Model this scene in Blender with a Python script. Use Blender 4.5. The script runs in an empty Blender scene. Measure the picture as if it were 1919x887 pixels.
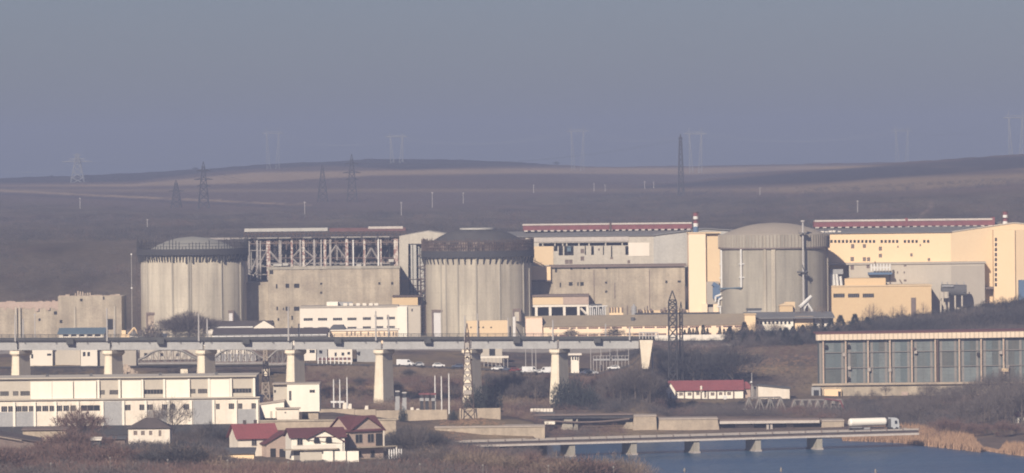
import bpy, bmesh, math, random
import numpy as np
from mathutils import Vector, Matrix
random.seed(11)
rng = np.random.default_rng(11)
SC = bpy.context.scene
COL = SC.collection
PI = math.pi

# ------------------------------------------------------------------ camera frame
F, CX, CY, HY, CZ, ROLL = 9840.0, 959.5, 443.5, 317.0, 80.0, 0.011

def P(px, py, Y):
    dx, dy = px - CX, py - CY
    ux, uy = dx - ROLL * dy, dy + ROLL * dx
    return (ux * Y / F, Y, CZ - (uy + CY - HY) * Y / F)

def R(px0, py0, px1, py1, Y):
    mx, my = (px0 + px1) / 2, (py0 + py1) / 2
    return P(px0, my, Y)[0], P(px1, my, Y)[0], P(mx, max(py0, py1), Y)[2], P(mx, min(py0, py1), Y)[2]

# ------------------------------------------------------------------ mesh builder
class MB:
    def __init__(s):
        s.v, s.f, s.m, s.mi = [], [], [], 0
    def mat(s, i):
        s.mi = i; return s
    def add(s, vs, fs):
        b = len(s.v)
        s.v += [tuple(v) for v in vs]
        s.f += [tuple(i + b for i in f) for f in fs]
        s.m += [s.mi] * len(fs)
        return s
    def hexa(s, b, t):
        return s.add(list(b) + list(t), [(3, 2, 1, 0), (4, 5, 6, 7), (0, 1, 5, 4), (1, 2, 6, 5), (2, 3, 7, 6), (3, 0, 4, 7)])
    def box(s, x0, x1, y0, y1, z0, z1):
        return s.hexa([(x0, y0, z0), (x1, y0, z0), (x1, y1, z0), (x0, y1, z0)], [(x0, y0, z1), (x1, y0, z1), (x1, y1, z1), (x0, y1, z1)])
    def prism(s, poly, y0, y1):                    # outline in x,z pushed from y0 to y1
        n = len(poly)
        return s.add([(x, y0, z) for x, z in poly] + [(x, y1, z) for x, z in poly],
                     [tuple(range(n)), tuple(range(2 * n - 1, n - 1, -1))] + [(i, (i + 1) % n, n + (i + 1) % n, n + i) for i in range(n)])
    def prismx(s, poly, x0, x1):                   # outline in y,z pushed from x0 to x1
        n = len(poly)
        return s.add([(x0, y, z) for y, z in poly] + [(x1, y, z) for y, z in poly],
                     [tuple(range(n)), tuple(range(2 * n - 1, n - 1, -1))] + [(i, (i + 1) % n, n + (i + 1) % n, n + i) for i in range(n)])
    def prismz(s, poly, z0, z1, k=1.0, top=None):
        n = len(poly); t = top or [(x * k, y * k) for x, y in poly]
        return s.add([(x, y, z0) for x, y in poly] + [(x, y, z1) for x, y in t],
                     [tuple(range(n - 1, -1, -1)), tuple(range(n, 2 * n))] + [(i, (i + 1) % n, n + (i + 1) % n, n + i) for i in range(n)])
    def tube(s, p, q, r0, r1=None, n=6, caps=True):
        r1 = r0 if r1 is None else r1
        p, q = Vector(p), Vector(q); d = (q - p)
        if d.length < 1e-6: return s
        d.normalize()
        a = d.orthogonal().normalized(); c = d.cross(a)
        vs = []
        for o, r in ((p, r0), (q, r1)):
            for i in range(n):
                t = 2 * PI * (i + .5) / n
                vs.append(o + a * (r * math.cos(t)) + c * (r * math.sin(t)))
        fs = [(i, (i + 1) % n, n + (i + 1) % n, n + i) for i in range(n)]
        if caps: fs += [tuple(range(n - 1, -1, -1)), tuple(range(n, 2 * n))]
        return s.add(vs, fs)
    def bar(s, p, q, w):
        return s.tube(p, q, w * .7, w * .7, 4)
    def lathe(s, cx, cy, prof, n=64, a0=0.0, a1=2 * PI):
        full = abs(a1 - a0 - 2 * PI) < 1e-6
        k = n if full else n + 1
        vs = [(cx + r * math.cos(a0 + (a1 - a0) * i / n), cy + r * math.sin(a0 + (a1 - a0) * i / n), z) for r, z in prof for i in range(k)]
        fs = []
        for j in range(len(prof) - 1):
            for i in range(n):
                i2 = (i + 1) % k
                fs.append((j * k + i, j * k + i2, (j + 1) * k + i2, (j + 1) * k + i))
        return s.add(vs, fs)
    def slab(s, pts, th):                          # sloping quad given by its four top corners
        return s.hexa([(x, y, z - th) for x, y, z in pts], pts)
    def facade(s, x0, x1, z0, z1, y, holes, d=.35):
        xs = sorted({x0, x1} | {min(max(h[i], x0), x1) for h in holes for i in (0, 1)})
        zs = sorted({z0, z1} | {min(max(h[i], z0), z1) for h in holes for i in (2, 3)})
        for i in range(len(xs) - 1):
            for j in range(len(zs) - 1):
                mx, mz = (xs[i] + xs[i + 1]) / 2, (zs[j] + zs[j + 1]) / 2
                if not any(h[0] < mx < h[1] and h[2] < mz < h[3] for h in holes):
                    s.add([(xs[i], y, zs[j]), (xs[i + 1], y, zs[j]), (xs[i + 1], y, zs[j + 1]), (xs[i], y, zs[j + 1])], [(0, 1, 2, 3)])
        for a, b, c, e in holes:
            s.add([(a, y, c), (b, y, c), (b, y, e), (a, y, e), (a, y + d, c), (b, y + d, c), (b, y + d, e), (a, y + d, e)],
                  [(0, 4, 5, 1), (1, 5, 6, 2), (2, 6, 7, 3), (3, 7, 4, 0)])
        for (a, b, c, e) in ((x0, x0, z0, z1), (x1, x1, z0, z1)):
            s.add([(a, y, c), (a, y + d, c), (a, y + d, e), (a, y, e)], [(0, 1, 2, 3)])
        s.add([(x0, y, z1), (x1, y, z1), (x1, y + d, z1), (x0, y + d, z1)], [(0, 1, 2, 3)])
        return s
    def build(s, name, mats, parent=None, smooth=False, label=None):
        me = bpy.data.meshes.new(name)
        base = BASE.get(parent, None) if parent is not None else None
        if parent is None:
            vs = np.array(s.v); base = Vector(((vs[:, 0].min() + vs[:, 0].max()) / 2, (vs[:, 1].min() + vs[:, 1].max()) / 2, vs[:, 2].min()))
        me.from_pydata([(x - base[0], y - base[1], z - base[2]) for x, y, z in s.v], [], s.f)
        mats = mats if isinstance(mats, (list, tuple)) else [mats]
        for m in mats: me.materials.append(m)
        if len(mats) > 1: me.polygons.foreach_set('material_index', s.m)
        bm = bmesh.new(); bm.from_mesh(me); bmesh.ops.recalc_face_normals(bm, faces=bm.faces[:]); bm.to_mesh(me); bm.free()
        if smooth: me.polygons.foreach_set('use_smooth', [True] * len(me.polygons))
        o = bpy.data.objects.new(name, me); COL.objects.link(o)
        if parent is None:
            o.location = base
        else:
            o.parent = parent
        BASE[o] = base
        if label: o['label'] = label
        return o

BASE = {}
def thing(name, label, cat, loc=(0, 0, 0), group=None):
    o = bpy.data.objects.new(name, None); COL.objects.link(o)
    o.empty_display_size = .5
    o.location = loc; BASE[o] = Vector(loc)
    return tag(o, label, cat, group)
def tag(o, label, cat, group=None):
    o['label'] = label; o['category'] = cat
    if group: o['group'] = group
    return o
def struct(o, kind='structure'):
    o['kind'] = kind; return o
def dup(root, loc, rz=0, label=None, scale=None, group=None):
    r = root.copy(); COL.objects.link(r)
    r.location = loc; r.rotation_euler = (0, 0, rz)
    if scale is not None: r.scale = (scale, scale, scale) if not isinstance(scale, tuple) else scale
    if label: r['label'] = label
    if group: r['group'] = group
    def rec(a, b):
        for ch in list(a.children):
            c = ch.copy(); COL.objects.link(c); c.parent = b
            rec(ch, c)
    rec(root, r)
    return r
def place(root, loc, rz=0, scale=None):
    root.location = loc; root.rotation_euler = (0, 0, rz)
    if scale is not None: root.scale = (scale, scale, scale) if not isinstance(scale, tuple) else scale
    return root

# ------------------------------------------------------------------ materials
def mat(name, col, col2=None, scale=.25, stretch=(1, 1, 1), rough=.85, streak=0., streakcol=None, grain=.12, metal=0., spec=.3, contrast=.25, panel=None):
    m = bpy.data.materials.new(name); m.use_nodes = True
    nt = m.node_tree; N = nt.nodes; L = nt.links
    b = N['Principled BSDF']
    b.inputs['Roughness'].default_value = rough; b.inputs['Metallic'].default_value = metal
    b.inputs['Specular IOR Level'].default_value = spec
    tc = N.new('ShaderNodeTexCoord')
    def noise(sc, st, det=4, w=0.):
        mp = N.new('ShaderNodeMapping'); mp.inputs['Scale'].default_value = [sc * k for k in st]; mp.inputs['Location'].default_value = (w, w * 1.7, w * .6)
        L.new(tc.outputs['Object'], mp.inputs['Vector'])
        nz = N.new('ShaderNodeTexNoise'); nz.inputs['Scale'].default_value = 1.0; nz.inputs['Detail'].default_value = det; nz.inputs['Roughness'].default_value = .6
        L.new(mp.outputs[0], nz.inputs['Vector'])
        return nz.outputs['Fac']
    def ramp(f, lo, hi):
        r = N.new('ShaderNodeMapRange'); r.inputs['From Min'].default_value = lo; r.inputs['From Max'].default_value = hi
        r.inputs['To Min'].default_value = 0; r.inputs['To Max'].default_value = 1
        L.new(f, r.inputs['Value']); return r.outputs[0]
    def mix(f, a, c, mode='MIX'):
        x = N.new('ShaderNodeMix'); x.data_type = 'RGBA'; x.blend_type = mode
        if isinstance(f, float): x.inputs[0].default_value = f
        else: L.new(f, x.inputs[0])
        for i, q in ((6, a), (7, c)):
            if isinstance(q, tuple): x.inputs[i].default_value = (*q, 1)
            else: L.new(q, x.inputs[i])
        return x.outputs[2]
    c = tuple(col)
    out = mix(ramp(noise(scale, stretch, 5, 3.1), .5 - contrast, .5 + contrast), c, tuple(col2) if col2 else tuple(k * .82 for k in col))
    if streak:
        sc_ = tuple(streakcol) if streakcol else tuple(k * .45 for k in col)
        f = ramp(noise(.50, (1, 1, .05), 6, 9.), .44, .70)
        q = N.new('ShaderNodeMath'); q.operation = 'MULTIPLY'; q.inputs[1].default_value = streak; L.new(f, q.inputs[0])
        out = mix(q.outputs[0], out, sc_)
    if panel:                                      # joints of a cladding or shuttering grid: (width, height, darkening)
        sep = N.new('ShaderNodeSeparateXYZ'); L.new(tc.outputs['Object'], sep.inputs[0])
        acc = None
        for ax, d in ((0, panel[0]), (2, panel[1])):
            if not d: continue
            a = N.new('ShaderNodeMath'); a.operation = 'DIVIDE'; a.inputs[1].default_value = d; L.new(sep.outputs[ax], a.inputs[0])
            fr = N.new('ShaderNodeMath'); fr.operation = 'FRACT'; L.new(a.outputs[0], fr.inputs[0])
            lt = N.new('ShaderNodeMath'); lt.operation = 'LESS_THAN'; lt.inputs[1].default_value = .22 / d if panel[2] < .5 else .3; L.new(fr.outputs[0], lt.inputs[0])
            if acc is None: acc = lt.outputs[0]
            else:
                mx = N.new('ShaderNodeMath'); mx.operation = 'MAXIMUM'; L.new(acc, mx.inputs[0]); L.new(lt.outputs[0], mx.inputs[1]); acc = mx.outputs[0]
        q = N.new('ShaderNodeMath'); q.operation = 'MULTIPLY'; q.inputs[1].default_value = panel[2]; L.new(acc, q.inputs[0])
        out = mix(q.outputs[0], out, tuple(k * .4 for k in col))
    if grain:
        out = mix(grain, out, mix(ramp(noise(2.1, (1, 1, 1), 3, 5.), .3, .7), (.0, .0, .0), (1., 1., 1.)), 'OVERLAY')
    L.new(out, b.inputs['Base Color'])
    return m

M = {}
def mk(k, *a, **kw): M[k] = mat(k, *a, **kw)
mk('concrete', (.53, .475, .38), (.39, .345, .28), .13, (1, 1, .35), streak=.6, grain=.10, panel=(0, 4.2, .16), contrast=.16)
mk('concrete_grey', (.41, .375, .31), (.30, .275, .23), .13, (1, 1, .3), streak=.55, grain=.10, panel=(0, 5., .12), contrast=.16)
mk('concrete_ruin', (.46, .395, .305), (.315, .265, .205), .14, streak=.55, grain=.14, panel=(6.4, 4.6, .15), contrast=.15)
mk('concrete_pier', (.82, .73, .58), (.70, .61, .48), .3, streak=.25)
mk('girder', (.44, .435, .43), (.37, .365, .36), .3, streak=.2)
mk('deck_steel', (.085, .085, .085), (.06, .06, .062), .4)
mk('dark_steel', (.04, .042, .05), (.055, .05, .05), .5)
mk('rust_steel', (.12, .08, .07), (.075, .06, .055), .6)
mk('dome_grey', (.27, .265, .24), (.22, .215, .2), .15)
mk('dome_dark', (.055, .055, .06), (.09, .085, .085), .2)
mk('dome_concrete', (.36, .31, .255), (.30, .26, .215), .15)
mk('white_steel', (.37, .345, .325), (.22, .20, .19), .5, contrast=.15)
mk('red_white', (.56, .52, .47), (.24, .13, .115), .9, contrast=.06)
mk('clad_grey', (.46, .445, .41), (.40, .39, .365), .12, streak=.2, panel=(4., 0, .08))
mk('clad_pale', (.52, .48, .41), (.44, .40, .34), .10, streak=.2, panel=(3., 6., .08))
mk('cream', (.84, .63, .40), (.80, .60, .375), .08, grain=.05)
mk('cream_dull', (.68, .525, .34), (.64, .49, .32), .08, grain=.05)  # duller cream, the own colour of these walls and trims
mk('cream_bright', (.86, .68, .49), (.83, .655, .47), .08, grain=.04)
mk('ochre', (.64, .475, .285), (.60, .445, .265), .1, grain=.06)
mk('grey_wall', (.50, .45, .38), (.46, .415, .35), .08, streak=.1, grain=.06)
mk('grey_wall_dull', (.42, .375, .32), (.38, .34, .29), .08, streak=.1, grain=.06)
mk('white_wall', (.76, .70, .61), (.72, .66, .575), .15, streak=.08, grain=.05)
mk('white_bright', (.84, .79, .69), (.80, .75, .65), .15, streak=.12, grain=.06)
mk('white_worn', (.80, .735, .64), (.68, .60, .50), .25, streak=.25, grain=.1)
mk('grey_panel', (.36, .36, .36), (.31, .31, .315), .2, streak=.15)
mk('pink_wall', (.82, .62, .49), (.78, .58, .46), .2, grain=.06)
mk('brick_pink', (.46, .36, .30), (.40, .30, .25), .6, panel=(0, .6, .1))
mk('roof_red', (.26, .075, .08), (.20, .06, .065), .35, panel=(.9, 0, .15))
mk('roof_maroon', (.125, .046, .052), (.10, .038, .044), .35, panel=(.9, 0, .15))
mk('roof_dark', (.07, .06, .06), (.10, .08, .075), .2)
mk('roof_slate', (.11, .11, .115), (.085, .085, .09), .3)
mk('roof_tan', (.33, .27, .19), (.27, .22, .165), .15, streak=.2)
mk('roof_grey', (.19, .185, .185), (.15, .15, .155), .2)
mk('roof_blue', (.12, .17, .21), (.10, .145, .19), .3)
mk('glass', (.018, .02, .026), (.03, .03, .035), .5, rough=.25, spec=.4, grain=0)
mk('dark_gap', (.02, .02, .022), (.03, .028, .03), .5, grain=0)
mk('window_red', (.17, .07, .06), (.12, .06, .06), .8)
mk('vent_brown', (.20, .15, .13), (.14, .11, .10), .8)
mk('shutter', (.24, .22, .20), (.2, .18, .165), .5)
mk('monitor_red', (.23, .08, .085), (.15, .062, .07), .5)
mk('rust_red', (.17, .085, .085), (.11, .065, .068), .5)
mk('monitor_white', (.54, .49, .44), (.42, .38, .35), .5)
mk('blue_paint', (.10, .16, .27), (.09, .14, .22), .4)
mk('door_white', (.66, .64, .64), (.6, .58, .58), .3)
mk('depot_panel', (.115, .145, .15), (.095, .115, .12), .25, streak=.2, streakcol=(.2, .17, .14))
mk('depot_pane_pale', (.17, .20, .20), (.14, .16, .165), .4, streak=.3, streakcol=(.12, .11, .10), panel=(0, 1.3, .2))
mk('depot_pane_dull', (.10, .115, .11), (.075, .085, .085), .4, streak=.3, streakcol=(.2, .16, .13), panel=(0, 1.3, .2))
mk('depot_column', (.52, .42, .32), (.36, .26, .21), .4, streak=.35)
mk('depot_fascia', (.78, .65, .50), (.66, .53, .40), .5, panel=(1.5, 0, .5))
mk('asphalt', (.06, .058, .057), (.075, .07, .068), .3)
mk('kerb', (.40, .36, .32), (.34, .30, .27), .5)
mk('stone_wall', (.46, .38, .29), (.34, .28, .215), .35, streak=.4)
mk('plank', (.42, .36, .30), (.33, .28, .24), .6)
mk('rubber', (.02, .02, .02), grain=0)
mk('tank_white', (.84, .80, .72), (.80, .76, .68), .3, rough=.4, grain=0)
mk('cab_grey', (.50, .52, .54), (.44, .46, .48), .5, rough=.4, grain=0)
mk('car_white', (.76, .76, .76), rough=.3, grain=0)
mk('car_blue', (.08, .10, .15), rough=.3, grain=0)
mk('car_red', (.30, .04, .04), rough=.3, grain=0)
mk('car_silver', (.42, .43, .45), rough=.3, grain=0)
mk('pole', (.46, .44, .42), (.38, .36, .35), .5)
mk('pole_white', (.70, .69, .67), (.6, .59, .57), .5)
mk('far_steel', (.27, .28, .29), (.24, .25, .26), .5)
mk('patchy_screen', (.25, .205, .18), (.045, .042, .047), .55, (1, 1, .5), contrast=.07, grain=.35)
mk('truss_grey', (.31, .29, .27), (.20, .19, .175), .6)
mk('rubble', (.46, .37, .29), (.28, .225, .18), .5, contrast=.12)
mk('bark', (.12, .095, .08), (.085, .07, .06), 1.)
mk('twig_grey', (.128, .108, .102), (.092, .078, .076), .4)
mk('twig_red', (.170, .102, .086), (.120, .078, .070), .4)
mk('twig_tan', (.250, .185, .135), (.185, .138, .105), .4)
mk('twig_dark', (.064, .060, .063), (.046, .045, .050), .4)
mk('needle', (.040, .047, .047), (.030, .036, .038), .5)
mk('reed', (.40, .25, .155), (.31, .20, .13), .6)
# ------------------------------------------------------------------ terrain
WATER_Z = -3.0
NEAR = {   # column (pixel of the photograph at that depth) -> (distance, height)
 -400: [(200,20),(1000,14),(1150,12),(1250,9),(1330,8),(1400,7.5),(1470,8.5),(1560,8),(1640,7),(1700,11),(1760,14),(1850,16.5),(1920,17),(2090,17)],
 300: [(200,20),(1000,14),(1150,12),(1250,9),(1330,8),(1400,7.5),(1470,8.5),(1560,8),(1640,7),(1700,10.5),(1760,13.5),(1850,16.5),(1920,17),(2090,17)],
 620: [(200,20),(1000,14),(1150,12),(1250,9),(1330,7.5),(1400,6.5),(1440,5.5),(1453,9.5),(1560,9.5),(1640,6.4),(1700,10),(1760,13.5),(1850,16.5),(1920,17),(2090,17)],
 760: [(200,20),(1000,13),(1150,11),(1250,8),(1330,6.5),(1400,5.5),(1466,5.2),(1500,5.5),(1538,6.6),(1560,7),(1640,6.2),(1700,9),(1760,12.5),(1850,16),(1920,17),(2090,17)],
 900: [(200,18),(1000,12),(1150,9.5),(1250,7),(1330,3.5),(1400,1.6),(1470,.4),(1512,.4),(1515,3),(1518,6.2),(1540,7.0),(1560,7),(1600,6),(1640,5.5),(1700,7),(1760,11),(1850,15.5),(1920,17),(2090,17)],
 1000: [(200,16),(1000,10),(1150,7.5),(1250,6),(1330,3.2),(1400,1),(1470,-.5),(1512,-.5),(1515,2.5),(1518,5.5),(1540,5.5),(1600,3),(1624,2),(1636,4.6),(1700,5.5),(1760,9),(1850,14.5),(1920,17),(2090,17)],
 1026: [(200,16),(1000,9),(1150,7),(1250,5.6),(1330,4.2),(1390,2.5),(1435,-5),(1600,-5),(1610,-2),(1624,-1),(1636,4.5),(1700,5.5),(1760,9),(1850,14.5),(1920,17),(2090,17)],
 1110: [(200,14),(1000,8),(1150,6),(1250,5),(1330,4),(1380,2),(1420,-5),(1600,-5),(1610,-2),(1624,-1.5),(1636,4.4),(1700,5.5),(1760,8.5),(1850,14),(1920,17),(2090,17)],
 1180: [(200,10),(1000,5),(1150,4),(1250,3),(1310,1),(1350,-5),(1600,-5),(1610,-2),(1624,-1),(1636,4),(1660,10),(1700,12),(1760,12),(1850,15),(1920,17),(2090,17)],
 1207: [(200,10),(1000,5),(1150,4),(1250,3),(1300,1),(1340,-5),(1600,-5),(1610,-2),(1624,-1),(1636,4),(1648,8.5),(1664,17),(1700,17.5),(1760,17),(1850,17),(1920,17),(2090,17)],
 1232: [(200,8),(1000,4),(1150,3),(1250,2),(1290,0),(1325,-5),(1600,-5),(1610,-2),(1624,-1),(1636,3.5),(1650,7.5),(1664,14),(1700,14),(1760,15),(1850,17),(1920,17),(2090,17)],
 1248: [(200,6),(1000,3),(1150,2),(1250,1),(1280,-1),(1310,-5),(1600,-5),(1610,-2),(1624,-1),(1636,2.3),(1700,3),(1745,4),(1760,7),(1800,12),(1850,16.5),(1920,17),(2090,17)],
 1300: [(200,-6),(1600,-5),(1610,-2),(1624,-1),(1636,2.0),(1700,2.8),(1760,4),(1800,10),(1850,16),(1920,17.5),(2090,17.5)],
 1450: [(200,-6),(1600,-5),(1610,-2),(1624,-1),(1636,1.8),(1700,2.8),(1760,4),(1800,11),(1850,17),(1920,18),(2090,18)],
 1570: [(200,-6),(1585,-5),(1600,-2),(1645,.5),(1700,2.5),(1760,3.5),(1800,11),(1850,17),(1920,19),(2090,19)],
 1700: [(200,-6),(1555,-5),(1572,-2.4),(1645,1),(1700,2.5),(1760,3.5),(1800,12),(1850,18),(1920,22),(2090,20)],
 1800: [(200,-6),(1520,-5),(1538,-2.4),(1600,0),(1700,2.5),(1760,3.5),(1800,12),(1850,19),(1920,24),(2090,21)],
 1919: [(200,-6),(1478,-5),(1496,-2.4),(1580,0),(1700,2.5),(1760,3.5),(1800,13),(1850,20),(1920,25),(2090,21)],
 2400: [(200,-6),(1400,-5),(1420,-2.4),(1500,0),(1700,2.5),(1760,4),(1800,13),(1850,20),(1920,25),(2090,21)],
}
NU = sorted(NEAR)
RIDGE = [(-400,345),(0,334.5),(95,331),(260,325),(380,317),(480,310),(620,303),(700,299),(760,298),(880,300),(960,304),(1040,309),(1100,312),(1200,312.5),(1300,311),(1400,310),(1530,307),(1650,305),(1800,303),(1919,302),(2400,300)]
NRIDGE = [(1050,360),(1200,347),(1300,338),(1400,327),(1530,316),(1650,307),(1800,297),(1919,289),(2400,262)]
def _unroll(pts): return [(x - ROLL * (y - CY), y + ROLL * (x - CX)) for x, y in pts]
_RID, _NRI = _unroll(RIDGE), _unroll(NRIDGE)
def ridge(u): return np.interp(u, [p[0] for p in _RID], [p[1] for p in _RID])
def nridge(u): return np.interp(u, [p[0] for p in _NRI], [p[1] for p in _NRI])
def zpy(py, Y): return CZ - (py - HY) * Y / F

def terrain(u, Y):
    u = np.asarray(u, float); Y = np.asarray(Y, float)
    u, Y = np.broadcast_arrays(u, Y)
    near = np.zeros(u.shape)
    prof = np.array([np.interp(Y, [a for a, _ in NEAR[c]], [b for _, b in NEAR[c]]) for c in NU])
    k = np.clip(np.searchsorted(NU, u) - 1, 0, len(NU) - 2)
    a = np.array(NU)[k]; b = np.array(NU)[k + 1]
    t = np.clip((u - a) / (b - a), 0, 1)
    near = np.take_along_axis(prof, k[None], 0)[0] * (1 - t) + np.take_along_axis(prof, (k + 1)[None], 0)[0] * t
    r = ridge(u); n = nridge(u)
    w = np.clip((u - 1050) / 350, 0, 1)             # share of the nearer right-hand hill
    hk = [2150, 2300, 2600, 3000, 3500, 4000, 4300, 5000, 5300, 6000, 7600]
    left = [zpy(525 + 0 * u, 2150), zpy(452 + 0 * u, 2300), zpy(428 + 0 * u, 2600), zpy(403 + 0 * u, 3000), zpy(376 + 0 * u, 3500),
            zpy(r + 33, 4000), zpy(r + 21, 4300), zpy(r, 5000), zpy(r + 5, 5300), zpy(r + 26, 6000), zpy(r + 50, 7600)]
    right = [zpy(505 + 0 * u, 2150), zpy(448 + 0 * u, 2300), zpy(422 + 0 * u, 2600), zpy(n + 60, 3000), zpy(n + 26, 3500),
             zpy(n, 4000), zpy(np.maximum(n + 14, r + 12), 4300), zpy(r, 5000), zpy(r + 5, 5300), zpy(r + 26, 6000), zpy(r + 50, 7600)]
    hk2 = np.array([2090] + hk)
    hz = np.array([near] + [l * (1 - w) + q * w for l, q in zip(left, right)])
    j = np.clip(np.searchsorted(hk2, Y) - 1, 0, len(hk2) - 2)
    A, B = hk2[j], hk2[j + 1]
    t2 = np.clip((Y - A) / (B - A), 0, 1)
    far = np.take_along_axis(hz, j[None], 0)[0] * (1 - t2) + np.take_along_axis(hz, (j + 1)[None], 0)[0] * t2
    return np.where(Y > 2090, far, near)
def gz(x, y): return float(terrain(CX + x * F / y, y))

# value noise for patchy colour of soil and vegetation
_g = rng.random((128, 128))
def vnoise(x, y):
    xi = np.floor(x).astype(int); yi = np.floor(y).astype(int); fx = x - xi; fy = y - yi
    fx = fx * fx * (3 - 2 * fx); fy = fy * fy * (3 - 2 * fy)
    def g(i, j): return _g[i % 128, j % 128]
    return (g(xi, yi) * (1 - fx) + g(xi + 1, yi) * fx) * (1 - fy) + (g(xi, yi + 1) * (1 - fx) + g(xi + 1, yi + 1) * fx) * fy
def fbm(x, y): return .5 * vnoise(x, y) + .3 * vnoise(x * 2.1 + 7, y * 2.1 + 3) + .2 * vnoise(x * 4.3 + 1, y * 4.3 + 9)

def build_ground():
    us = np.concatenate([np.arange(-2200, -100, 60), np.arange(-100, 2030, 7.5), np.arange(2030, 4200, 60)])
    ys = np.concatenate([[200, 500, 800], np.arange(950, 2100, 6), np.arange(2100, 3000, 15), np.arange(3000, 5400, 22), [5600, 6000, 6800, 7600]])
    U, Y = np.meshgrid(us, ys)
    Xw = (U - CX) * Y / F
    Zw = terrain(U, Y)
    bump = (fbm(Xw / 22, Y / 22) - .5) * np.where(Y < 2090, 1.0, 3.0)
    flat = ((Y > 1860) & (Y < 2080)) | (Zw < WATER_Z + .3)
    Zw = Zw + np.where(flat, 0, bump)
    cols = np.zeros(U.shape + (4,)); cols[..., 3] = 1
    n1 = fbm(Xw / 35, Y / 35)[..., None]; n2 = fbm(Xw / 9 + 40, Y / 9)[..., None]
    soil = np.array([.125, .095, .080]); grass = np.array([.20, .15, .095]); dark = np.array([.065, .055, .055])
    near = soil + (grass - soil) * np.clip((n1 - .42) * 4, 0, 1) + (dark - soil) * np.clip((n2 - .55) * 4, 0, 1)
    yard = np.array([.30, .27, .24]) * (.8 + .4 * n2)
    ymask = ((Y > 1858) & (Y < 2085) & (U < 1500))[..., None]
    near = np.where(ymask, yard, near)
    # hill: scrub low down, ploughed land and dry fields above
    scrub = np.array([.108, .086, .066]); plough = np.array([.125, .092, .078]); straw = np.array([.36, .265, .175]); crest = np.array([.055, .047, .048])
    py = HY + (CZ - Zw) * F / Y - ROLL * (U - CX)    # height in the photograph, to lay the field borders where they run
    hill = plough * (.85 + .3 * fbm(Xw / 160, Y / 300))[..., None]
    r = ridge(U) - ROLL * (U - CX)
    def band(lo, hi, c, soft=3., k=1.):
        nonlocal hill
        a = np.clip((py - lo) / soft, 0, 1) * np.clip((hi - py) / soft, 0, 1) * k
        a = a * np.clip(.55 + .9 * fbm(Xw / 60, Y / 400), 0, 1)
        hill = hill * (1 - a[..., None]) + c * a[..., None]
    wl = np.clip((900 - U) / 150, 0, 1)
    band(np.interp(U, [0, 250, 480, 700, 1000, 1300, 1500], [346, 343, 321, 318, 313, 313, 309]), np.interp(U, [0, 250, 480, 700, 1000, 1300, 1500], [351, 352, 345, 331, 327, 329, 320]), straw, 4, .8)
    band(r - 9, np.interp(U, [0, 250, 380, 480, 620, 760, 900, 1040, 1080, 1400], [345, 342, 326, 318, 312, 320, 314, 311, 300, 300]), crest, 3)
    band(np.interp(U, [0, 570, 620], [355, 383, 385]), np.interp(U, [0, 570, 620], [360, 386, 385]), straw, 1.5, .9)
    band(np.interp(U, [0, 570, 640], [361, 387, 388]), np.interp(U, [0, 570, 640], [366, 392, 389]), dark, 2, .8)
    band(np.interp(U, [1150, 1300, 1530, 1919, 2300], [352, 340, 318, 290, 262]), np.interp(U, [1150, 1300, 1530, 1919, 2300], [356, 352, 345, 318, 300]), crest, 4)
    band(np.interp(U, [1380, 1500, 1700, 1919], [352, 346, 330, 322]), np.interp(U, [1380, 1500, 1700, 1919], [362, 365, 360, 345]), straw * .75, 6, .8)
    sl = np.interp(U, [-400, 0, 200, 600, 800, 1000, 1200, 1400, 1919], [376, 372, 385, 388, 390, 368, 350, 362, 352])
    sl = sl + 16 * (fbm(Xw / 90 + 3, Y / 500) - .5)
    a = np.clip((py - sl) / 14, 0, 1)[..., None]
    sc = scrub * (.45 + 1.1 * fbm(Xw / 25, Y / 60))[..., None] + (plough - scrub) * np.clip((fbm(Xw / 60 + 9, Y / 120) - .55) * 5, 0, 1)[..., None]
    hill = hill * (1 - a) + sc * a
    # pale track climbing the right-hand slope
    tx = np.interp(py, [378, 392, 400, 408, 412], [1748, 1742, 1730, 1724, 1720])
    a = (np.clip((4 - np.abs(U - tx)) / 2.5, 0, 1) * ((py > 376) & (py < 414)) * .8)[..., None]
    hill = hill * (1 - a) + np.array([.26, .19, .15]) * a
    c = np.where((Y > 2090)[..., None], hill, near)
    cols[..., :3] = np.clip(c, .02, .6)
    nu, ny = len(us), len(ys)
    V = np.stack([Xw, Y, Zw], -1).reshape(-1, 3)
    idx = np.arange(nu * ny).reshape(ny, nu)
    Fq = np.stack([idx[:-1, :-1], idx[:-1, 1:], idx[1:, 1:], idx[1:, :-1]], -1).reshape(-1, 4)
    me = bpy.data.meshes.new('ground')
    me.vertices.add(len(V)); me.vertices.foreach_set('co', V.ravel())
    me.loops.add(Fq.size); me.loops.foreach_set('vertex_index', Fq.ravel())
    me.polygons.add(len(Fq)); me.polygons.foreach_set('loop_start', np.arange(len(Fq)) * 4)
    me.update(); me.validate()
    me.polygons.foreach_set('use_smooth', np.ones(len(me.polygons), bool))
    at = me.color_attributes.new('soil', 'FLOAT_COLOR', 'POINT'); at.data.foreach_set('color', cols.reshape(-1, 4).ravel())
    m = bpy.data.materials.new('soil'); m.use_nodes = True
    N, L = m.node_tree.nodes, m.node_tree.links
    b = N['Principled BSDF']; b.inputs['Roughness'].default_value = .95; b.inputs['Specular IOR Level'].default_value = .1
    ca = N.new('ShaderNodeAttribute'); ca.attribute_name = 'soil'
    tc = N.new('ShaderNodeTexCoord'); nz = N.new('ShaderNodeTexNoise'); nz.inputs['Scale'].default_value = .35; nz.inputs['Detail'].default_value = 6; nz.inputs['Roughness'].default_value = .7
    L.new(tc.outputs['Object'], nz.inputs['Vector'])
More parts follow.
